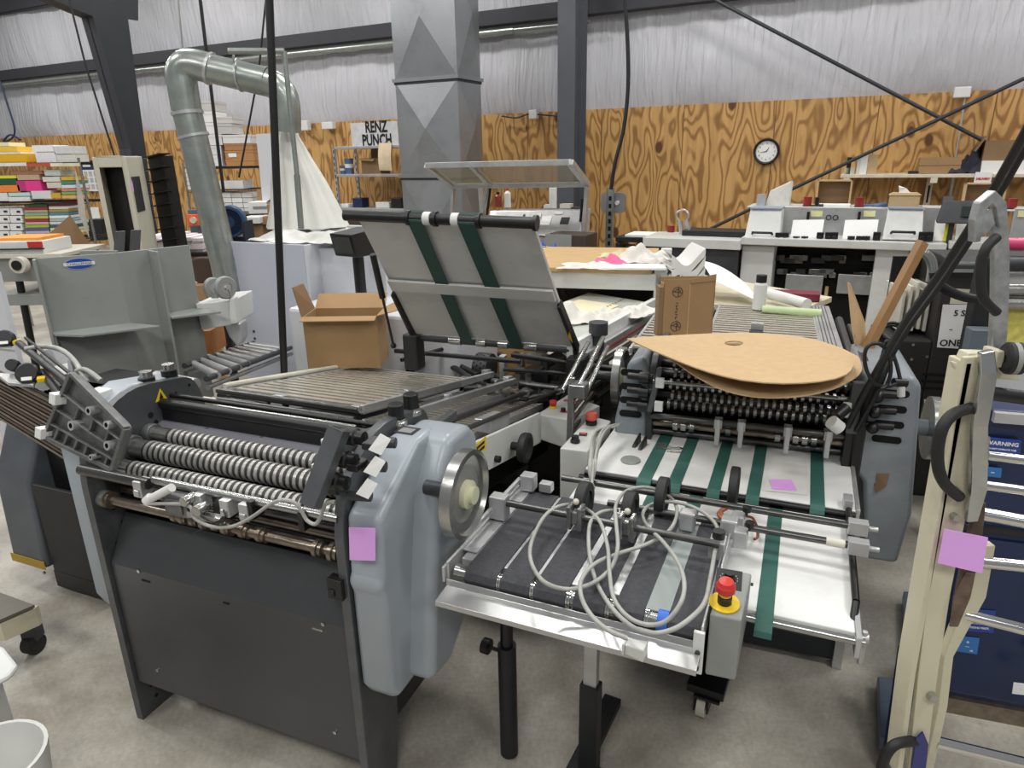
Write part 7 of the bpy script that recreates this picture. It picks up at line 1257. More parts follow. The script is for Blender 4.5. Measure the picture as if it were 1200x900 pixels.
# ---- long wall shelf
vW = 9.7; z_ = WF.loc(1090, 204, v=vW)[2]; a0 = WF.loc(985, 206, v=vW)[0]
t = thing('plank_shelf', 'long pale wall shelf board on metal brackets, right side of the plywood', 'shelf', WF.p(a0 + 1, vW + .3, z_ - .4))
mb = MB(); mb.box(WF, a0, a0 + 4.2, vW, vW + .58, z_ - .04, z_); part('shelf_board', mb, mat('#d6cdb8', .6), t, .004)
for px_ in (987, 1089): a = WF.loc(px_, 220, v=vW)[0]; mb = MB(); mb.box(WF, a, a + .07, vW + .54, vW + .58, z_ - .42, z_ - .04); mb.box(WF, a, a + .07, vW, vW + .58, z_ - .10, z_ - .04); mb.box(WF, a + .025, a + .045, vW + .535, vW + .54, z_ - .36, z_ - .15, 1); part('bracket', mb, [mat('#d6cdb8', .6), M['hole']], t)
def onw(nm, lab, cat, x0, x1, h, dep, m, grp=None, bev=0): a = WF.loc(x0, 195, v=vW + .1)[0]; b = WF.loc(x1, 195, v=vW + .1)[0]; mb = MB(); mb.box(WF, a, b, vW + .1, vW + .1 + dep, z_, z_ + h); return solo(nm, mb, m, lab, cat, grp, bevel=bev)
onw('small_box', 'cream tape box at the left end of the long wall shelf', 'box', 990, 1002, .08, .1, M['cream']); onw('black_dispenser', 'black dispenser behind the cream tape box', 'dispenser', 992, 997, .2, .05, M['black'])
for i, (x0, x1, h, m_, l_) in enumerate(((1004, 1008, .2, 'paper2', 'narrow white tube box'), (1008, 1016, .24, 'paper', 'tall white carton with blue print'), (1017, 1028, .23, 'kraft', 'cream carton with red stripes'))): onw('supply_carton', l_ + ' on the long wall shelf', 'box', x0, x1, h, .15, M[m_], 'supply cartons')
onw('paper_pad', 'thin dark pad left of the flat brown cartons on the wall shelf', 'pad', 1066, 1078, .03, .2, M['dark2'])
for k in range(2): a = WF.loc(1077, 195, v=vW + .1)[0]; b = WF.loc(1126, 195, v=vW + .1)[0]; mb = MB(); mb.box(WF, a, b, vW + .1, vW + .5, z_ + .005 + k * .09, z_ + .09 + k * .09); solo('cardboard_box', mb, M['card'], ['long flat brown carton, lower of two on the wall shelf', 'long flat brown carton, upper of two on the wall shelf'][k], 'box', 'flat brown cartons')
a = WF.loc(1140, 195, v=vW + .1)[0]; G = WF.at(a, vW + .2, z_); rag('dark blue cloth heap on the wall shelf', G, .0, .1, .22, .3, mat('#2b2a38', .8), 31)
mb = MB(); a = WF.loc(1152, 190, v=vW)[0]; mb.box(WF, a, a + .9, vW + .05, vW + .4, z_, z_ + .14); solo('white_box', mb, M['paper'], 'long white box at the right end of the wall shelf', 'box')
mb = MB(); G = WF.at(a, vW + .1, z_ + .14); mb.box(G, .0, .8, 0, .4, 0, .22); mb.hexa([G.p(-.08, -.02, .1), G.p(.0, -.02, .26), G.p(.0, .4, .26), G.p(-.08, .4, .1), G.p(-.09, -.02, .11), G.p(-.01, -.02, .27), G.p(-.01, .4, .27), G.p(-.09, .4, .11)]); solo('cardboard_box', mb, M['cardd'], 'open brown carton on the long white box at the right edge', 'box')
a = WF.loc(1142, 208, v=vW)[0]; b = WF.loc(1162, 208, v=vW)[0]; t = thing('delivery_sign', 'small white sign with red letters DELIVERY hanging on the shelf edge', 'sign', WF.p((a + b) / 2, vW - .01, z_ - .15))
mb = MB(); mb.box(WF, a, b, vW - .014, vW - .004, z_ - .15, z_ + .02); part('sign_board', mb, M['paper'], t); T = fold3(WF.at((a + b) / 2, vW - .0145, z_ - .055)); part('lettering', text(T, 'DELIVERY', (b - a) * .19, .002, bold=.002), M['red'], t, kind='stuff')
wire('wall_conduit', 'grey conduit and outlet on the plywood under the shelf', [WF.w(1117, 208, v=10.2), WF.w(1113, 232, v=10.2)], .02, M['alu'], 'conduit')
wbox('outlet_box', 'small grey outlet box under the wall shelf', 'electrical box', 10.1, 1104, 230, 1116, 245, .1, M['galv2'])
# ================================================================ DARK CABINET WITH PAPER SIGN
BK = yaw(*Q(1093, 400, 3.35).to_tuple()[:2], -12)
t = thing('dark_machine', 'tall matte black machine with a paper notice on its front', 'machine', BK.p(.5, .3, 0))
zq = lambda py, v=0: BK.loc(1120, py, v=v)[2]
mb = MB(); mb.box(BK, 0, 1.3, 0, .35, .0, zq(308)); part('machine_body', mb, mat('#34312e', .45, .1, .06), t, .01)
mb = MB(); mb.prism([BK.p(.0, a, b) for a, b in roundpoly([(-.05, zq(318)), (-.05, zq(306)), (.08, zq(301)), (.3, zq(301)), (.3, zq(318))], [.01, .04, .04, .02, .01])], BK.U * 1.4); part('top_cover', mb, M['dark'], t, .01)
mb = MB(); mb.box(BK, -.02, 1.4, -.06, -.04, zq(317), zq(313)); part('steel_trim', mb, M['steel'], t)
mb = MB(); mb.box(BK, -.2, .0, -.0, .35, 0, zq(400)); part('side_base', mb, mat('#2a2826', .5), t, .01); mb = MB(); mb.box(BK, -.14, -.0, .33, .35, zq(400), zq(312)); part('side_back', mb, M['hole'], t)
for i in range(5): mb = MB(); mb.box(BK, -.14 + i * .03, -.125 + i * .03, .1, .4, zq(395) + .01 * (i % 2), zq(345) + .02 * (i % 3)); part('paper_bundle', mb, M['cream'], t, .003)
mb = MB()
for r_ in (.05, .065): mb.tube([BK.p(-.2 + r_ * math.cos(a), .0, zq(392) + r_ * .8 * math.sin(a)) for a in [i * .5 for i in range(13)]], .008, 6)
part('chain_hose', mb, M['black'], t)
for i in range(3): q = zq(440 + i * 8, 0); mb = MB(); mb.box(BK, -.02, .16, -.004, 0, q - .006, q + .006); part('vent_louver', mb, M['hole'], t)
for px_, py_ in ((1070, 404), (1086, 418), (1068, 421), (1138, 407), (1127, 411)): q = BK.loc(px_, py_, v=-.002); mb = MB(); mb.cyl(BK.p(q[0], -.006, q[2]), BK.p(q[0], 0, q[2]), .007, 10); part('screw', mb, M['steel'], t)
def note(lab, pa, pb, pc, pd, lines, size, cat='paper notice', nm='paper_notice', F=BK, v=-.008, m=None, tm=None, sx=1.0, ax=.0):
    A, B, C, D = [F.w(*p_, v=v) for p_ in (pa, pb, pc, pd)]   # TL TR BR BL
    t_ = thing(nm, lab, cat, D); mb = MB(); mb.prism([A, B, C, D], F.V * .0015); part('sheet', mb, m or M['paper'], t_)
    U_ = (B - A).normalized(); V_ = (A - D); V_ = (V_ - U_ * V_.dot(U_)).normalized(); T = Fr(A, U_, V_, U_.cross(V_)); s_ = 1 if T.W.dot(F.V) < 0 else -1; w_ = (B - A).length; h_ = (A - D).length; mb = MB()
    for (fx, fy, s, k) in lines: text(T.at(w_ * fx, -h_ * fy, .0012), s, size * k, .0006, mb=mb, sx=sx, bold=size * k * .02)
    part('lettering', mb, tm or M['black'], t_, kind='stuff'); return t_
note('white notice with bold lettering ON, ONE MA, taped to the black machine', (1105, 357), (1152, 357), (1146, 410), (1098, 407), [(.62, .20, '5 SAM', 1), (.82, .38, 'LY', 1), (.3, .57, '--', .6), (.8, .57, '-', .6), (.78, .73, 'ON', 1.15), (.58, .90, 'ONE MA', 1.15)], .042, sx=1.0)
note('yellowed smaller notice behind the white one on the black machine', (1116, 338), (1152, 340), (1152, 357), (1113, 356), [(.5, .35, '- - - - -', .5), (.5, .6, '- - - -', .5)], .03, m=mat('#cfccb4', .7), v=-.004)
note('white handwritten notice low on the black machine next to the round wheel', (1083, 468), (1112, 469), (1110, 491), (1083, 490), [(.5, .2, '5 SAMS', .6), (.5, .42, '5 LY EX', .6), (.5, .64, 'MACHINE', .6), (.5, .85, 'MUST GAS', .5)], .028)
# laminator at the right edge
LM = yaw(*Q(1150, 330, 2.9).to_tuple()[:2], -10)
t = thing('laminator', 'roll laminator with pink roller and steel bars at the right edge', 'laminator', LM.p(.3, .2, 0)); zq2 = lambda py: LM.loc(1185, py, v=0)[2]
for y0, y1, m_ in ((300, 318, 'dark'), (333, 345, 'steel'), ): 
    mb = MB(); mb.cyl(LM.p(0, 0, zq2((y0 + y1) / 2)), LM.p(.8, 0, zq2((y0 + y1) / 2)), abs(zq2(y0) - zq2(y1)) / 2, 20); part('roller', mb, M[m_], t)
mb = MB(); mb.cyl(LM.p(.02, .05, zq2(288)), LM.p(.8, .05, zq2(288)), .028, 20); part('roller', mb, mat('#c43a6a', .35), t, label='deep pink roller')
mb = MB(); mb.box(LM, .12, .8, .06, .12, 0, zq2(318)); part('laminator_body', mb, M['whiteclean'], t); mb = MB(); mb.box(LM, .0, .8, .05, .06, zq2(348), zq2(322)); part('white_panel', mb, M['paper'], t); mb = MB(); mb.cyl(LM.p(0, .02, zq2(356)), LM.p(.8, .02, zq2(356)), .03, 18); part('roller', mb, M['steel'], t)
mb = MB(); mb.box(LM, .08, .8, .04, .055, zq2(430), zq2(362)); part('yellow_web', mb, mat('#d8cf6a', .6, 0, .2, 30), t)
mb = MB(); mb.box(LM, -.02, .06, -.03, .05, 0, zq2(300)); part('side_frame', mb, M['dark2'], t, .01); mb = MB(); mb.box(LM, -.05, .05, -.12, -.05, .6, zq2(380)); part('side_plate', mb, mat('#6d7880', .4, .3), t, .004)
# ================================================================ BLUE CABINET
A, B = P(1087, 826, 0), P(1150, 838, 0); F_ = Fr(A, (B - A).normalized(), Vector((-(B - A).y, (B - A).x, 0)).normalized(), Vector((0, 0, 1)))
t = thing('blue_cabinet', 'dark blue steel machine cabinet behind the chrome rungs', 'cabinet', F_.p(.3, .2, 0)); zt = F_.loc(1165, 480, v=0)[2]
mb = MB(); mb.box(F_, 0, .8, 0, .22, .04, zt); part('cabinet_body', mb, M['navy'], t, .006)
for a, b in ((.02, .34), (.37, .78)): mb = MB(); mb.box(F_, a, b, -.012, 0, .08, .66); part('door', mb, M['navy'], t, .004)
mb = MB(); mb.box(F_, -.02, .8, -.015, 0, .685, .70); part('seam_rail', mb, M['dark2'], t); mb = MB(); mb.box(F_, -.02, .8, -.02, .02, 0, .06); part('plinth', mb, M['bronze'], t)
mb = MB(); mb.cyl(F_.p(.33, -.012, .30), F_.p(.33, -.04, .30), .02, 16); mb.hexa([F_.p(.22, -.05, .29), F_.p(.34, -.05, .29), F_.p(.34, -.035, .29), F_.p(.22, -.035, .29), F_.p(.22, -.05, .305), F_.p(.34, -.05, .31), F_.p(.34, -.035, .31), F_.p(.22, -.035, .305)]); part('door_handle', mb, M['black'], t)
mb = MB(); mb.box(F_, .0, .8, -.03, -.01, zt - .03, zt); part('top_rail', mb, M['alu'], t)
mb = MB(); mb.cyl(F_.p(.4, -.07, .05), F_.p(.4, -.07, zt), .012); mb.cyl(F_.p(.43, -.07, .05), F_.p(.43, -.07, zt), .01); part('steel_rod', mb, M['steel'], t)
blw = mat('#24408c', .4, 0, .02); 
note('upper blue WARNING label on the dark blue cabinet', (1155, 512), (1197, 516), (1195, 540), (1153, 536), [(.5, .25, 'WARNING', 1), (.5, .52, 'DO NOT OPERATE THE', .42), (.5, .7, 'CUTTER WITHOUT', .42), (.5, .87, 'READING THE OPERATING', .42)], .017, 'label', 'warning_label', F_, -.016, blw, M['paper'], 1.0)
note('lower blue WARNING label on the door of the dark blue cabinet', (1116, 712), (1167, 716), (1164, 742), (1113, 738), [(.5, .25, 'WARNING', 1), (.5, .6, 'OPERATING', .5), (.5, .8, 'INSTRUCTIONS FIRST.', .5)], .019, 'label', 'warning_label', F_, -.016, blw, M['paper'], 1.0)
note('small bright blue data plate under the lower warning label', (1122, 745), (1148, 748), (1145, 767), (1119, 763), [(.5, .3, 'o', 1.2), (.5, .6, '-----', .6), (.7, .85, 'CE', .6)], .012, 'label', 'data_plate', F_, -.016, mat('#2f6fb0', .4), M['paper'])
note('small bright blue plate under the upper warning label', (1155, 547), (1174, 549), (1173, 560), (1154, 558), [(.5, .5, 'xxx', .5)], .012, 'label', 'data_plate', F_, -.016, mat('#2f6fb0', .4), M['paper'])
note('white and red label at the right edge of the blue cabinet', (1188, 800), (1206, 802), (1204, 815), (1186, 813), [(.5, .5, '-', .8)], .012, 'label', 'data_plate', F_, -.09, M['paper'], M['red'])
mb = MB(); c = F_.p(.53, -.12, .02); mb.cyl(c, c + Vector((0, 0, .26)), .035, 18); solo('dark_bottle', mb, M['black'], 'black cylinder with a white label at the right bottom edge', 'bottle')
# blue forks on the floor
A = P(1058, 785, 0); B = P(1045, 905, 0)
mb = MB(); G = fr3(dz(P(1052, 890, .0), .0), dz(P(1067, 790, .0), .0), P(1100, 890, 0)); 
t = thing('blue_stacker_foot', 'dark blue upright beam with two steel blades near the floor', 'machine base', dz(A, 0))
F2 = yaw(A.x, A.y, -63); mb = MB(); p0, p1 = P(1058, 860, .1), P(1070, 768, .42)
mb.hexa([P(1043, 900, 0.05), P(1058, 900, .05), P(1058, 900, .05) + Vector((.02, .05, 0)), P(1043, 900, .05) + Vector((.0, .05, 0)), P(1062, 768, .30), P(1078, 772, .30), P(1078, 772, .30) + Vector((.02, .05, 0)), P(1062, 768, .30) + Vector((0, .05, 0))]); part('beam', mb, M['navy'], t, .004)
sb = mat('#6a7586', .35, .5, .1)
mb = MB(); mb.prism([P(1026, 806, .02), P(1052, 808, .02), P(1046, 875, .02), P(1029, 880, .02)], Vector((0, 0, .05))); part('blade', mb, sb, t, .004)
mb = MB(); mb.prism([P(1057, 702, .02), P(1080, 704, .02), P(1072, 780, .02), P(1058, 768, .02)], Vector((0, 0, .04))); part('blade', mb, sb, t, .004)
# ================================================================ HAND TRUCK
yH = 1.15
def HQ(px, py, dy=0): return Q(px, py, yH + dy)
t = thing('hand_truck', 'worn cream hand truck with black grips and a polished steel bow, right foreground', 'hand truck', dz(HQ(1075, 900), 0))
def strip(nm, pts, w_, d_, m, bev=.002, T=None, r2=None):
    mb = MB(); n = len(pts)
    vs = []
    for i, (p, ww) in enumerate(zip(pts, w_ if isinstance(w_, list) else [w_] * n)):
        a = pts[max(0, i - 1)]; b = pts[min(n - 1, i + 1)]; tn = (b - a).normalized(); s_ = tn.cross(Vector((0, 1, 0))).normalized(); vs += [p - s_ * ww / 2, p + s_ * ww / 2, p + s_ * ww / 2 + Vector((0, d_, 0)), p - s_ * ww / 2 + Vector((0, d_, 0))]
    fs = [(3, 2, 1, 0), (4 * n - 4, 4 * n - 3, 4 * n - 2, 4 * n - 1)]
    for i in range(n - 1):
        for k in range(4): fs.append((4 * i + k, 4 * i + (k + 1) % 4, 4 * i + 4 + (k + 1) % 4, 4 * i + 4 + k))
    mb.add(vs, fs); return part(nm, mb, m if not isinstance(m, str) else M[m], T or t, bev)
bot = dz(HQ(1040, 1060), 0)
strip('side_rail', [HQ(1146, 418), HQ(1134, 500), HQ(1120, 590), HQ(1102, 690), HQ(1088, 790), HQ(1074, 910), HQ(1050, 1040)], [.045, .05, .05, .045, .04, .036, .036], .012, 'beige')
strip('rail_flange', [HQ(1136, 425), HQ(1122, 500), HQ(1104, 600), HQ(1086, 700), HQ(1070, 790), HQ(1054, 910)], .012, .05, 'beige')
strip('inner_rail', [HQ(1158, 640, .02), HQ(1146, 700, .02), HQ(1128, 735, .02), HQ(1112, 770, .02), HQ(1105, 830, .02), HQ(1085, 920, .02)], [.03, .035, .03, .02, .02, .02], .02, 'beige')
strip('slide_channel', [HQ(1150, 590, -.005), HQ(1140, 650, -.005), HQ(1128, 705, -.005)], [.02, .03, .028], .01, mat('#5a4c42', .5, .4, .3, 40))
strip('worn_patch', [HQ(1138, 672, -.008), HQ(1128, 700, -.008), HQ(1118, 735, -.008)], [.02, .034, .018], .004, mat('#6b5a4d', .6, .3, .3, 40), .004)
strip('steel_bow', [HQ(1158, 412, -.02), HQ(1160, 440, -.025), HQ(1150, 500, -.03), HQ(1149, 540, -.03), HQ(1148, 575, -.025), HQ(1140, 612, -.02)], [.024, .028, .026, .028, .03, .02], .012, mat('#b9bbbb', .2, .9, .1, 30, dirt='#d8d4c6', dirtamt=.6))
mb = MB(); pts = spline([HQ(1138, 478, -.01), HQ(1118, 485, -.03), HQ(1105, 500, -.04), HQ(1099, 525, -.04), HQ(1100, 550, -.04), HQ(1108, 568, -.03), HQ(1124, 582, -.01)]); mb.tube(pts, .0105, 12); part('black_grip', mb, M['rubber'], t)
mb = MB(); pts = spline([HQ(1168, 278, .0), HQ(1156, 290, -.01), HQ(1150, 310, -.01), HQ(1149, 335, -.01), HQ(1154, 352, -.01), HQ(1168, 366, 0)]); mb.tube(pts, .008, 12); part('black_grip', mb, M['rubber'], t)
mb = MB(); mb.tube(spline([HQ(1072, 868, -.0), HQ(1050, 872, -.02), HQ(1038, 885, -.02), HQ(1032, 905, -.02)]), .011, 12); part('black_grip', mb, M['rubber'], t)
gm = mat('#a9acac', .4, .7, .2, 60, dirt='#d0d2d0', dirtamt=.5)
strip('galvanized_post', [HQ(1172, 250, .02), HQ(1175, 300, .02), HQ(1174, 360, .02), HQ(1171, 412, .02)], .026, .014, gm)
strip('bow_top', [HQ(1146, 284, .01), HQ(1148, 258, .01), HQ(1154, 240, .01), HQ(1165, 231, .01), HQ(1174, 240, .01), HQ(1177, 265, .01)], [.010, .014, .018, .022, .018, .014], .02, gm)
mb = MB(); mb.prism([HQ(1147, 280, .012), HQ(1150, 252, .012), HQ(1162, 244, .012), HQ(1166, 262, .012), HQ(1158, 272, .012)], Vector((0, .006, 0))); part('bow_web', mb, gm, t)
mb = MB(); mb.prism([HQ(1130, 427, .01), HQ(1136, 414, .01), HQ(1196, 416, .01), HQ(1196, 446, .01), HQ(1128, 442, .01)], Vector((0, .03, 0))); mb.prism([HQ(1116, 424, .03), HQ(1134, 428, .01), HQ(1128, 450, .01)], Vector((0, .012, 0))); mb.box(Fr(HQ(1172, 410), (1, 0, 0), (0, 1, 0), (0, 0, 1)), -.01, .004, -.01, .03, -.03, .0); part('caster_bracket', mb, M['beige'], t, .002)
c = HQ(1187, 420, -.015); ax = Vector((1, -.2, 0)).normalized(); mb = MB(); mb.lathe(c - ax * .014, ax, [(.008, 0), (.024, 0), (.028, .004), (.028, .010)], 24); mb.lathe(c - ax * .004, ax, [(.0285, 0), (.0285, .008)], 24, 1); mb.lathe(c + ax * .004, ax, [(.028, 0), (.028, .008), (.022, .012), (0, .012)], 24); part('caster_wheel', mb, [M['rubber'], M['grey']], t)
for (x0, y0, x1, y1, r) in ((1150, 533, 1215, 541, .009), (1148, 568, 1215, 577, .009), (1146, 601, 1215, 614, .013), (1138, 657, 1215, 665, .012), (1128, 719, 1215, 741, .012), (1096, 869, 1215, 898, .013)):
    mb = MB(); mb.cyl(HQ(x0, y0, .03), HQ(x1, y1, .0), r, 18); part('chrome_rung', mb, M['chrome'], t)
mb = MB(); mb.cyl(HQ(1156, 460, .02), HQ(1215, 468, .02), .013, 16); part('black_bar', mb, M['black'], t)
for px_, py_, r in ((1128, 636, .012), (1119, 574, .008), (1117, 604, .007), (1091, 815, .01)): mb = MB(); c = HQ(px_, py_, -.002); mb.cyl(c, c + Vector((0, -.012, 0)), r, 12); part('bolt', mb, M['steel'], t)
for k, (x, y_) in enumerate(((1152, 520), (1151, 535), (1150, 550), (1149, 565))): mb = MB(); mb.cyl(HQ(x + 5, y_ - 8, -.01), HQ(x + 3, y_ + 6, -.01), .005, 8); part('spring', mb, M['steel'], t)
mb = MB(); mb.prism([HQ(1085, 900, -.01), HQ(1088, 872, -.01), HQ(1082, 858, -.01), HQ(1074, 866, -.01), HQ(1068, 905, -.01)], Vector((0, .004, 0))); part('blue_decal', mb, mat('#2d3470', .4), t)
mb = MB(); A, B, C, D = HQ(1107, 620, -.035), HQ(1158, 630, -.035), HQ(1151, 672, -.035), HQ(1099, 660, -.035); mb.prism([A, B, C, D], Vector((0, .001, 0))); solo('sticky_note', mb, M['pink'], 'largest pink sticky note, on the cream hand truck', 'sticky note', 'pink sticky notes')
# ================================================================ HANGING CABLES, STICK, STRIP
wire('cable_bundle', 'thick black cable bundle slanting from the upper right to the rear folder', spline([Q(1212, 135, 1.75), Q(1160, 228, 1.85), Q(1105, 315, 1.95), Q(1060, 378, 2.0), Q(1030, 430, 2.02), Q(1008, 470, 2.05), Q(993, 500, 2.1)]), .0105, M['cable'], 'cable', 12)
wire('cable', 'thinner black cable running beside the thick bundle', spline([Q(1215, 150, 1.85), Q(1165, 238, 1.95), Q(1110, 322, 2.02), Q(1066, 382, 2.05), Q(1040, 425, 2.06), Q(1022, 460, 2.07), Q(1006, 500, 2.12)]), .009, M['cable'], 'cable', 10)
wire('cable', 'short black cable hanging down by the rear folder knobs', spline([Q(1056, 392, 2.08), Q(1040, 430, 2.05), Q(1025, 465, 2.05), Q(1003, 505, 2.1)]), .008, M['cable'], 'cable', 10)
wire('cable_loop', 'thin black cable looped above the rear folder knobs', spline([Q(1050, 450, 2.05), Q(1040, 453, 2.03), Q(1026, 450, 2.02), Q(1016, 435, 2.02), Q(1013, 417, 2.02), Q(1018, 405, 2.02), Q(1030, 403, 2.02), Q(1040, 413, 2.02), Q(1044, 432, 2.02), Q(1040, 450, 2.02), Q(1032, 455, 2.02), Q(1028, 440, 2.1), Q(1036, 410, 2.1), Q(1040, 400, 2.1), Q(1050, 425, 2.08), Q(1055, 445, 2.06)]), .006, M['cable'], 'cable', 8)
mb = MB(); mb.cyl(Q(1047, 448, 2.06), Q(1062, 449, 2.06), .014, 12); mb.cyl(Q(1056, 452, 2.06), Q(1056, 464, 2.06), .012, 12, 1); solo('cable_plug', mb, [M['black'], M['paper2']], 'black plug with a white collar on the rear blue cover', 'plug')
mb = MB(); mb.cyl(Q(974, 494, 2.0), Q(984, 502, 2.0), .022, 16); mb.cyl(Q(980, 488, 2.02), Q(992, 478, 2.04), .018, 12, 1); solo('cable_end', mb, [M['paper2'], M['black']], 'white capped black cable end lying on the rear rollers', 'cable')
wire('air_hose', 'black hose curving in front of the black machine', spline([Q(1094, 318, 2.6), Q(1097, 330, 2.6), Q(1110, 340, 2.6), Q(1130, 348, 2.6), Q(1155, 352, 2.6)]), .018, M['cable'], 'hose')
wire('air_hose', 'thin black hose drop near the wooden stick', spline([Q(1060, 384, 2.1), Q(1050, 400, 2.1), Q(1046, 412, 2.1)]), .01, M['cable'], 'hose')
for i in range(3): wire('grey_hose', ['outer', 'middle', 'inner'][i] + ' grey hose bent between the stick and the black machine', spline([Q(1080 + i * 3, 296, 3.3), Q(1087 + i * 3, 303, 3.3), Q(1090 + i * 3, 315, 3.3), Q(1088 + i * 3, 330, 3.3)]), .014, M['galv'], 'hose', group='grey hoses')
mb = MB(); A, B = Q(1085, 284, 2.55), Q(1018, 412, 2.45); d = (B - A).normalized(); s_ = d.cross(Vector((0, 1, 0))).normalized(); mb.hexa([A - s_ * .014, A + s_ * .014, A + s_ * .014 + Vector((0, .04, 0)), A - s_ * .014 + Vector((0, .04, 0)), B - s_ * .014, B + s_ * .014, B + s_ * .014 + Vector((0, .04, 0)), B - s_ * .014 + Vector((0, .04, 0))]); solo('wooden_stick', mb, mat('#8f6c44', .55, 0, .1, 8), 'square wooden stick leaning behind the black cables', 'stick')
mb = MB(); mb.prism([Q(993, 331, 2.55), Q(997, 333, 2.55), Q(1014, 378, 2.55), Q(1016, 420, 2.5), Q(1005, 425, 2.5), Q(998, 385, 2.5)], Vector((.004, .01, 0))); solo('cardboard_strip', mb, M['kraft'], 'pointed tan cardboard strip standing behind the discs', 'cardboard')
# ================================================================ LEFT DARK UNIT, CART
DU = yaw(*P(100, 705, 0).to_tuple()[:2], -22.5)
t = thing('folding_machine', 'dark folding unit cut by the left edge, slatted plates and three round black knobs', 'folding machine', DU.p(-.4, .2, 0), 'folding units')
a1 = 0.02
def dl(px, py, **k): return DU.loc(px, py, **k)
q0 = dl(22, 572, v=0); q1 = dl(135, 700, v=0); zl = dl(60, 578, v=0)[2]; zb0 = .10
mb = MB(); mb.box(DU, dl(45, 600, v=0)[0], .12, 0, .02, .12, zl + .02); part('front_panel', mb, M['dark2'], t, .004)
mb = MB(); a = dl(5, 600, v=0)[0]; b = dl(42, 600, v=0)[0]; mb.prism([DU.p(a, -.02, .13), DU.p(a, .4, .13), DU.p(a, .4, zl + .24), DU.p(a, .10, zl + .24), DU.p(a, .0, zl + .02)], DU.U * (b - a)); part('side_cover', mb, mat('#50555a', .4), t, .02, None, 3, True); mb = MB(); mb.box(DU, a, b, -.022, -.02, .13, .17); part('yellow_edge', mb, mat('#a88a1c', .5), t)
mb = MB(); mb.box(DU, b, .14, .1, .5, .12, .9); part('machine_body', mb, M['black'], t, .01); 
mb = MB(); mb.box(DU, b - .02, .14, .02, .3, .02, .10); part('base_beam', mb, M['black'], t)
q = dl(52, 671, v=-.002); mb = MB(); mb.cyl(DU.p(q[0], -.006, q[2]), DU.p(q[0], 0, q[2]), .007); part('screw', mb, M['steel'], t)
# slatted plate in front of it, sloping to the right
SP = fr3(P(80, 480, 1.08), P(-30, 424, 1.08), P(66, 512, .98))
mb = MB(); wS = 1.0
for i in range(13): mb = MB(); mb.box(SP, 0, .75, i * .0125, i * .0125 + .007, -.006, .003); part('slat', mb, M['brown'] if i % 2 else M['bronze'], t)
mb = MB(); mb.box(SP, 0, .75, -.005, .165, -.02, -.008); part('slat_backing', mb, M['black'], t)
for (x0, y0, x1, y1, z, r) in ((22, 402, 96, 462, 1.14, .013), (30, 396, 100, 452, 1.16, .006), (50, 436, 80, 476, 1.10, .014), (35, 412, 92, 466, 1.13, .008)): mb = MB(); mb.cyl(P(x0, y0, z), P(x1, y1, z), r, 12); part('black_rod', mb, M['black'], t)
for (px_, py_, z) in ((84, 457, 1.12), (70, 474, 1.09)): c = P(px_, py_, z); mb = MB(); mb.cyl(c - Vector((.02, -.015, 0)), c + Vector((.02, -.015, -.005)), .014, 12); part('rubber_sleeve', mb, M['grey'], t)
for (px_, py_, r) in ((6, 397, .036), (33, 438, .037), (15, 428, .022)):
    c = P(px_, py_, 1.12); ax = Vector((.25, -.85, .45)).normalized(); mb = MB(); mb.lathe(c - ax * .02, ax, [(0, 0), (r * .95, 0), (r, .006), (r, .03), (r * .85, .036), (0, .036)], 26); kn = part('knob', mb, M['black'], t)
    if r > .03:
        mb = MB(); G = Fr(c + ax * .0165, ax.cross(Vector((0, 0, 1))).normalized() * -1, ax.cross(ax.cross(Vector((0, 0, 1)))).normalized() * -1, ax); mb.box(G, -.016, .016, -.026, -.014, 0, .0006); part('counter_window', mb, M['paper'], kn)
for (px_, py_) in ((20, 402), (49, 446)): c = P(px_, py_, 1.10); mb = MB(); mb.box(yaw(c.x, c.y, -60, c.z), -.02, .02, -.012, .012, 0, .012); part('yellow_tab', mb, M['yellow'], t)
for pts_ in ([(-5, 405), (12, 407), (18, 413), (0, 411)], [(-5, 440), (20, 442), (44, 447), (40, 455), (10, 452)]): mb = MB(); mb.prism([P(x, y_, 1.08) for x, y_ in pts_], Vector((0, 0, .012))); part('plate_end', mb, M['alu'], t, .002)
mb = MB(); mb.prism([P(48, 420, 1.09), P(60, 413, 1.09), P(74, 412, 1.09), P(82, 420, 1.09), P(88, 440, 1.07), P(80, 455, 1.06)], Vector((0, 0, .02))); part('cheek_plate', mb, M['plate'], t, .003); mb = MB(); mb.prism([P(62, 430, 1.112), P(79, 426, 1.112), P(81, 438, 1.112), P(72, 440, 1.112)], Vector((0, 0, .002))); part('rating_plate', mb, M['paper2'], t)
mb = MB(); mb.tube(spline([P(30, 409, 1.15), P(50, 406, 1.16), P(66, 408, 1.17), P(78, 414, 1.17), P(88, 424, 1.15), P(95, 436, 1.13), P(102, 448, 1.10)]), .009, 10); mb.tube(spline([P(90, 435, 1.13), P(98, 433, 1.14), P(108, 438, 1.13), P(118, 446, 1.11)]), .009, 10); part('grey_hose', mb, M['gcable'], t)
mb = MB(); mb.box(DU, -.5, .0, .1, .3, .75, .9); part('under_rail', mb, M['black'], t)
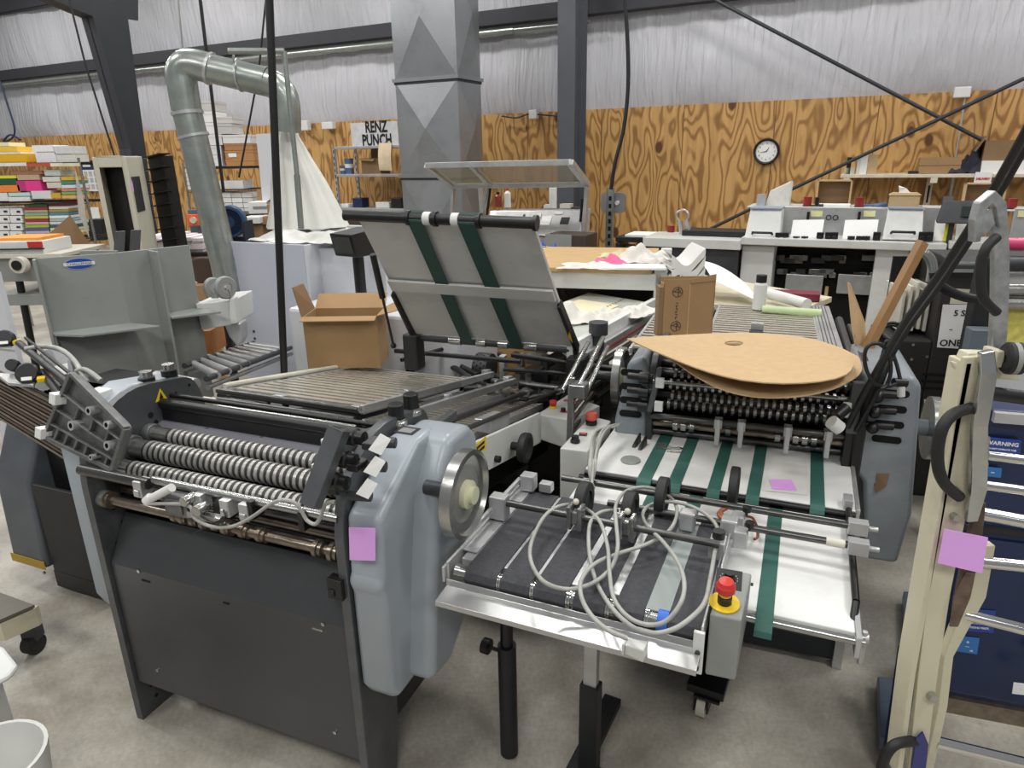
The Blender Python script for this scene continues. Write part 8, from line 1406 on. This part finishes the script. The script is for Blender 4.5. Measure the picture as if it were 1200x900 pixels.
# cart
A, B = P(42, 712, .24), P(0, 728, .24); 
t = thing('dolly', 'low dark topped dolly with cream sides on casters, lower left corner', 'dolly', dz(P(20, 740, 0), 0))
mb = MB(); mb.prism([P(-70, 740, .24), P(-60, 690, .24), P(0, 697, .24), P(41, 712, .24), P(0, 730, .24)], Vector((0, 0, .012))); part('dolly_top', mb, mat('#5f5a50', .5), t)
mb = MB(); mb.prism([P(-70, 742, .235), P(0, 731, .235), P(41, 713, .235), P(41, 713, .235) + Vector((0, .02, 0)), P(-60, 740, .235) + Vector((0, .02, 0))], Vector((0, 0, -.075))); part('dolly_side', mb, M['beige'], t)
c = P(40, 753, .04); mb = MB(); mb.cyl(c + Vector((-.02, 0, 0)), c + Vector((.02, -.01, 0)), .04, 18); part('caster_wheel', mb, M['rubber'], t); mb = MB(); mb.box(yaw(c.x, c.y, 0), -.03, .03, -.02, .03, .06, .18); part('caster_fork', mb, M['dark'], t, .004)
mb = MB(); mb.prism([P(-60, 740, .35), P(4, 757, .35), P(21, 778, .35), P(12, 790, .35), P(-60, 830, .35)], Vector((0, 0, -.02))); mb.prism([P(-60, 800, .33), P(2, 792, .33), P(-10, 820, .33)], Vector((0, 0, -.33))); solo('white_tray', mb, M['white'], 'corner of a white rounded tray at the left edge', 'tray', bevel=.01)
mb = MB(); c = P(-12, 900, .25); mb.lathe(dz(c, 0), (0, 0, 1), [(0, 0), (.11, 0), (.14, .28), (.13, .28), (.1, .02), (0, .02)], 30); solo('white_bin', mb, M['paper2'], 'rim of a white plastic bin in the lower left corner', 'bin')
# ================================================================ LIGHT + CAMERA
w = bpy.data.worlds.new('room_air'); bpy.context.scene.world = w; w.use_nodes = True
w.node_tree.nodes['Background'].inputs[0].default_value = (.93, .96, 1, 1); w.node_tree.nodes['Background'].inputs[1].default_value = .27
def lamp(u, v, z, pw, sx=1.3, sy=.5, c=(1, .98, .95)):
    l = bpy.data.lights.new('bay_and_fill_lamp', 'AREA'); l.shape = 'RECTANGLE'; l.size = sx; l.size_y = sy; l.energy = pw; l.color = c
    o = bpy.data.objects.new('bay_and_fill_lamp', l); COL.objects.link(o); p = WF.p(u, v, z); o.location = p; o.rotation_euler = (0, 0, math.radians(-26.9))
for u in (-3.5, .5, 4.5): lamp(u, -1.8, 4.6, 85, 1.6, .8)  # fill row added behind the camera to brighten the front faces
for u in (-16, -11, -6.5, -2, 2.5):
    for v in (1.2, 4.6, 8.2): lamp(u, v, 5.6, 86)
cd = bpy.data.cameras.new('camera'); cam = bpy.data.objects.new('camera', cd); COL.objects.link(cam)
cd.sensor_fit = 'HORIZONTAL'; cd.sensor_width = 36; cd.lens = 24; cd.clip_start = .02; cd.clip_end = 100
X = Vector((rt.x, fw.x, up.x)); Yd = Vector((rt.y, fw.y, up.y)); Zf = Vector((rt.z, fw.z, up.z))
cam.matrix_world = Matrix(((X.x, -Yd.x, -Zf.x, 0), (X.y, -Yd.y, -Zf.y, 0), (X.z, -Yd.z, -Zf.z, H), (0, 0, 0, 1)))
S_ = bpy.context.scene; S_.camera = cam
S_.view_settings.view_transform = 'Standard'; S_.view_settings.look = 'None'; S_.view_settings.gamma = 1; S_.view_settings.use_curve_mapping = False; S_.view_settings.exposure = 0.0
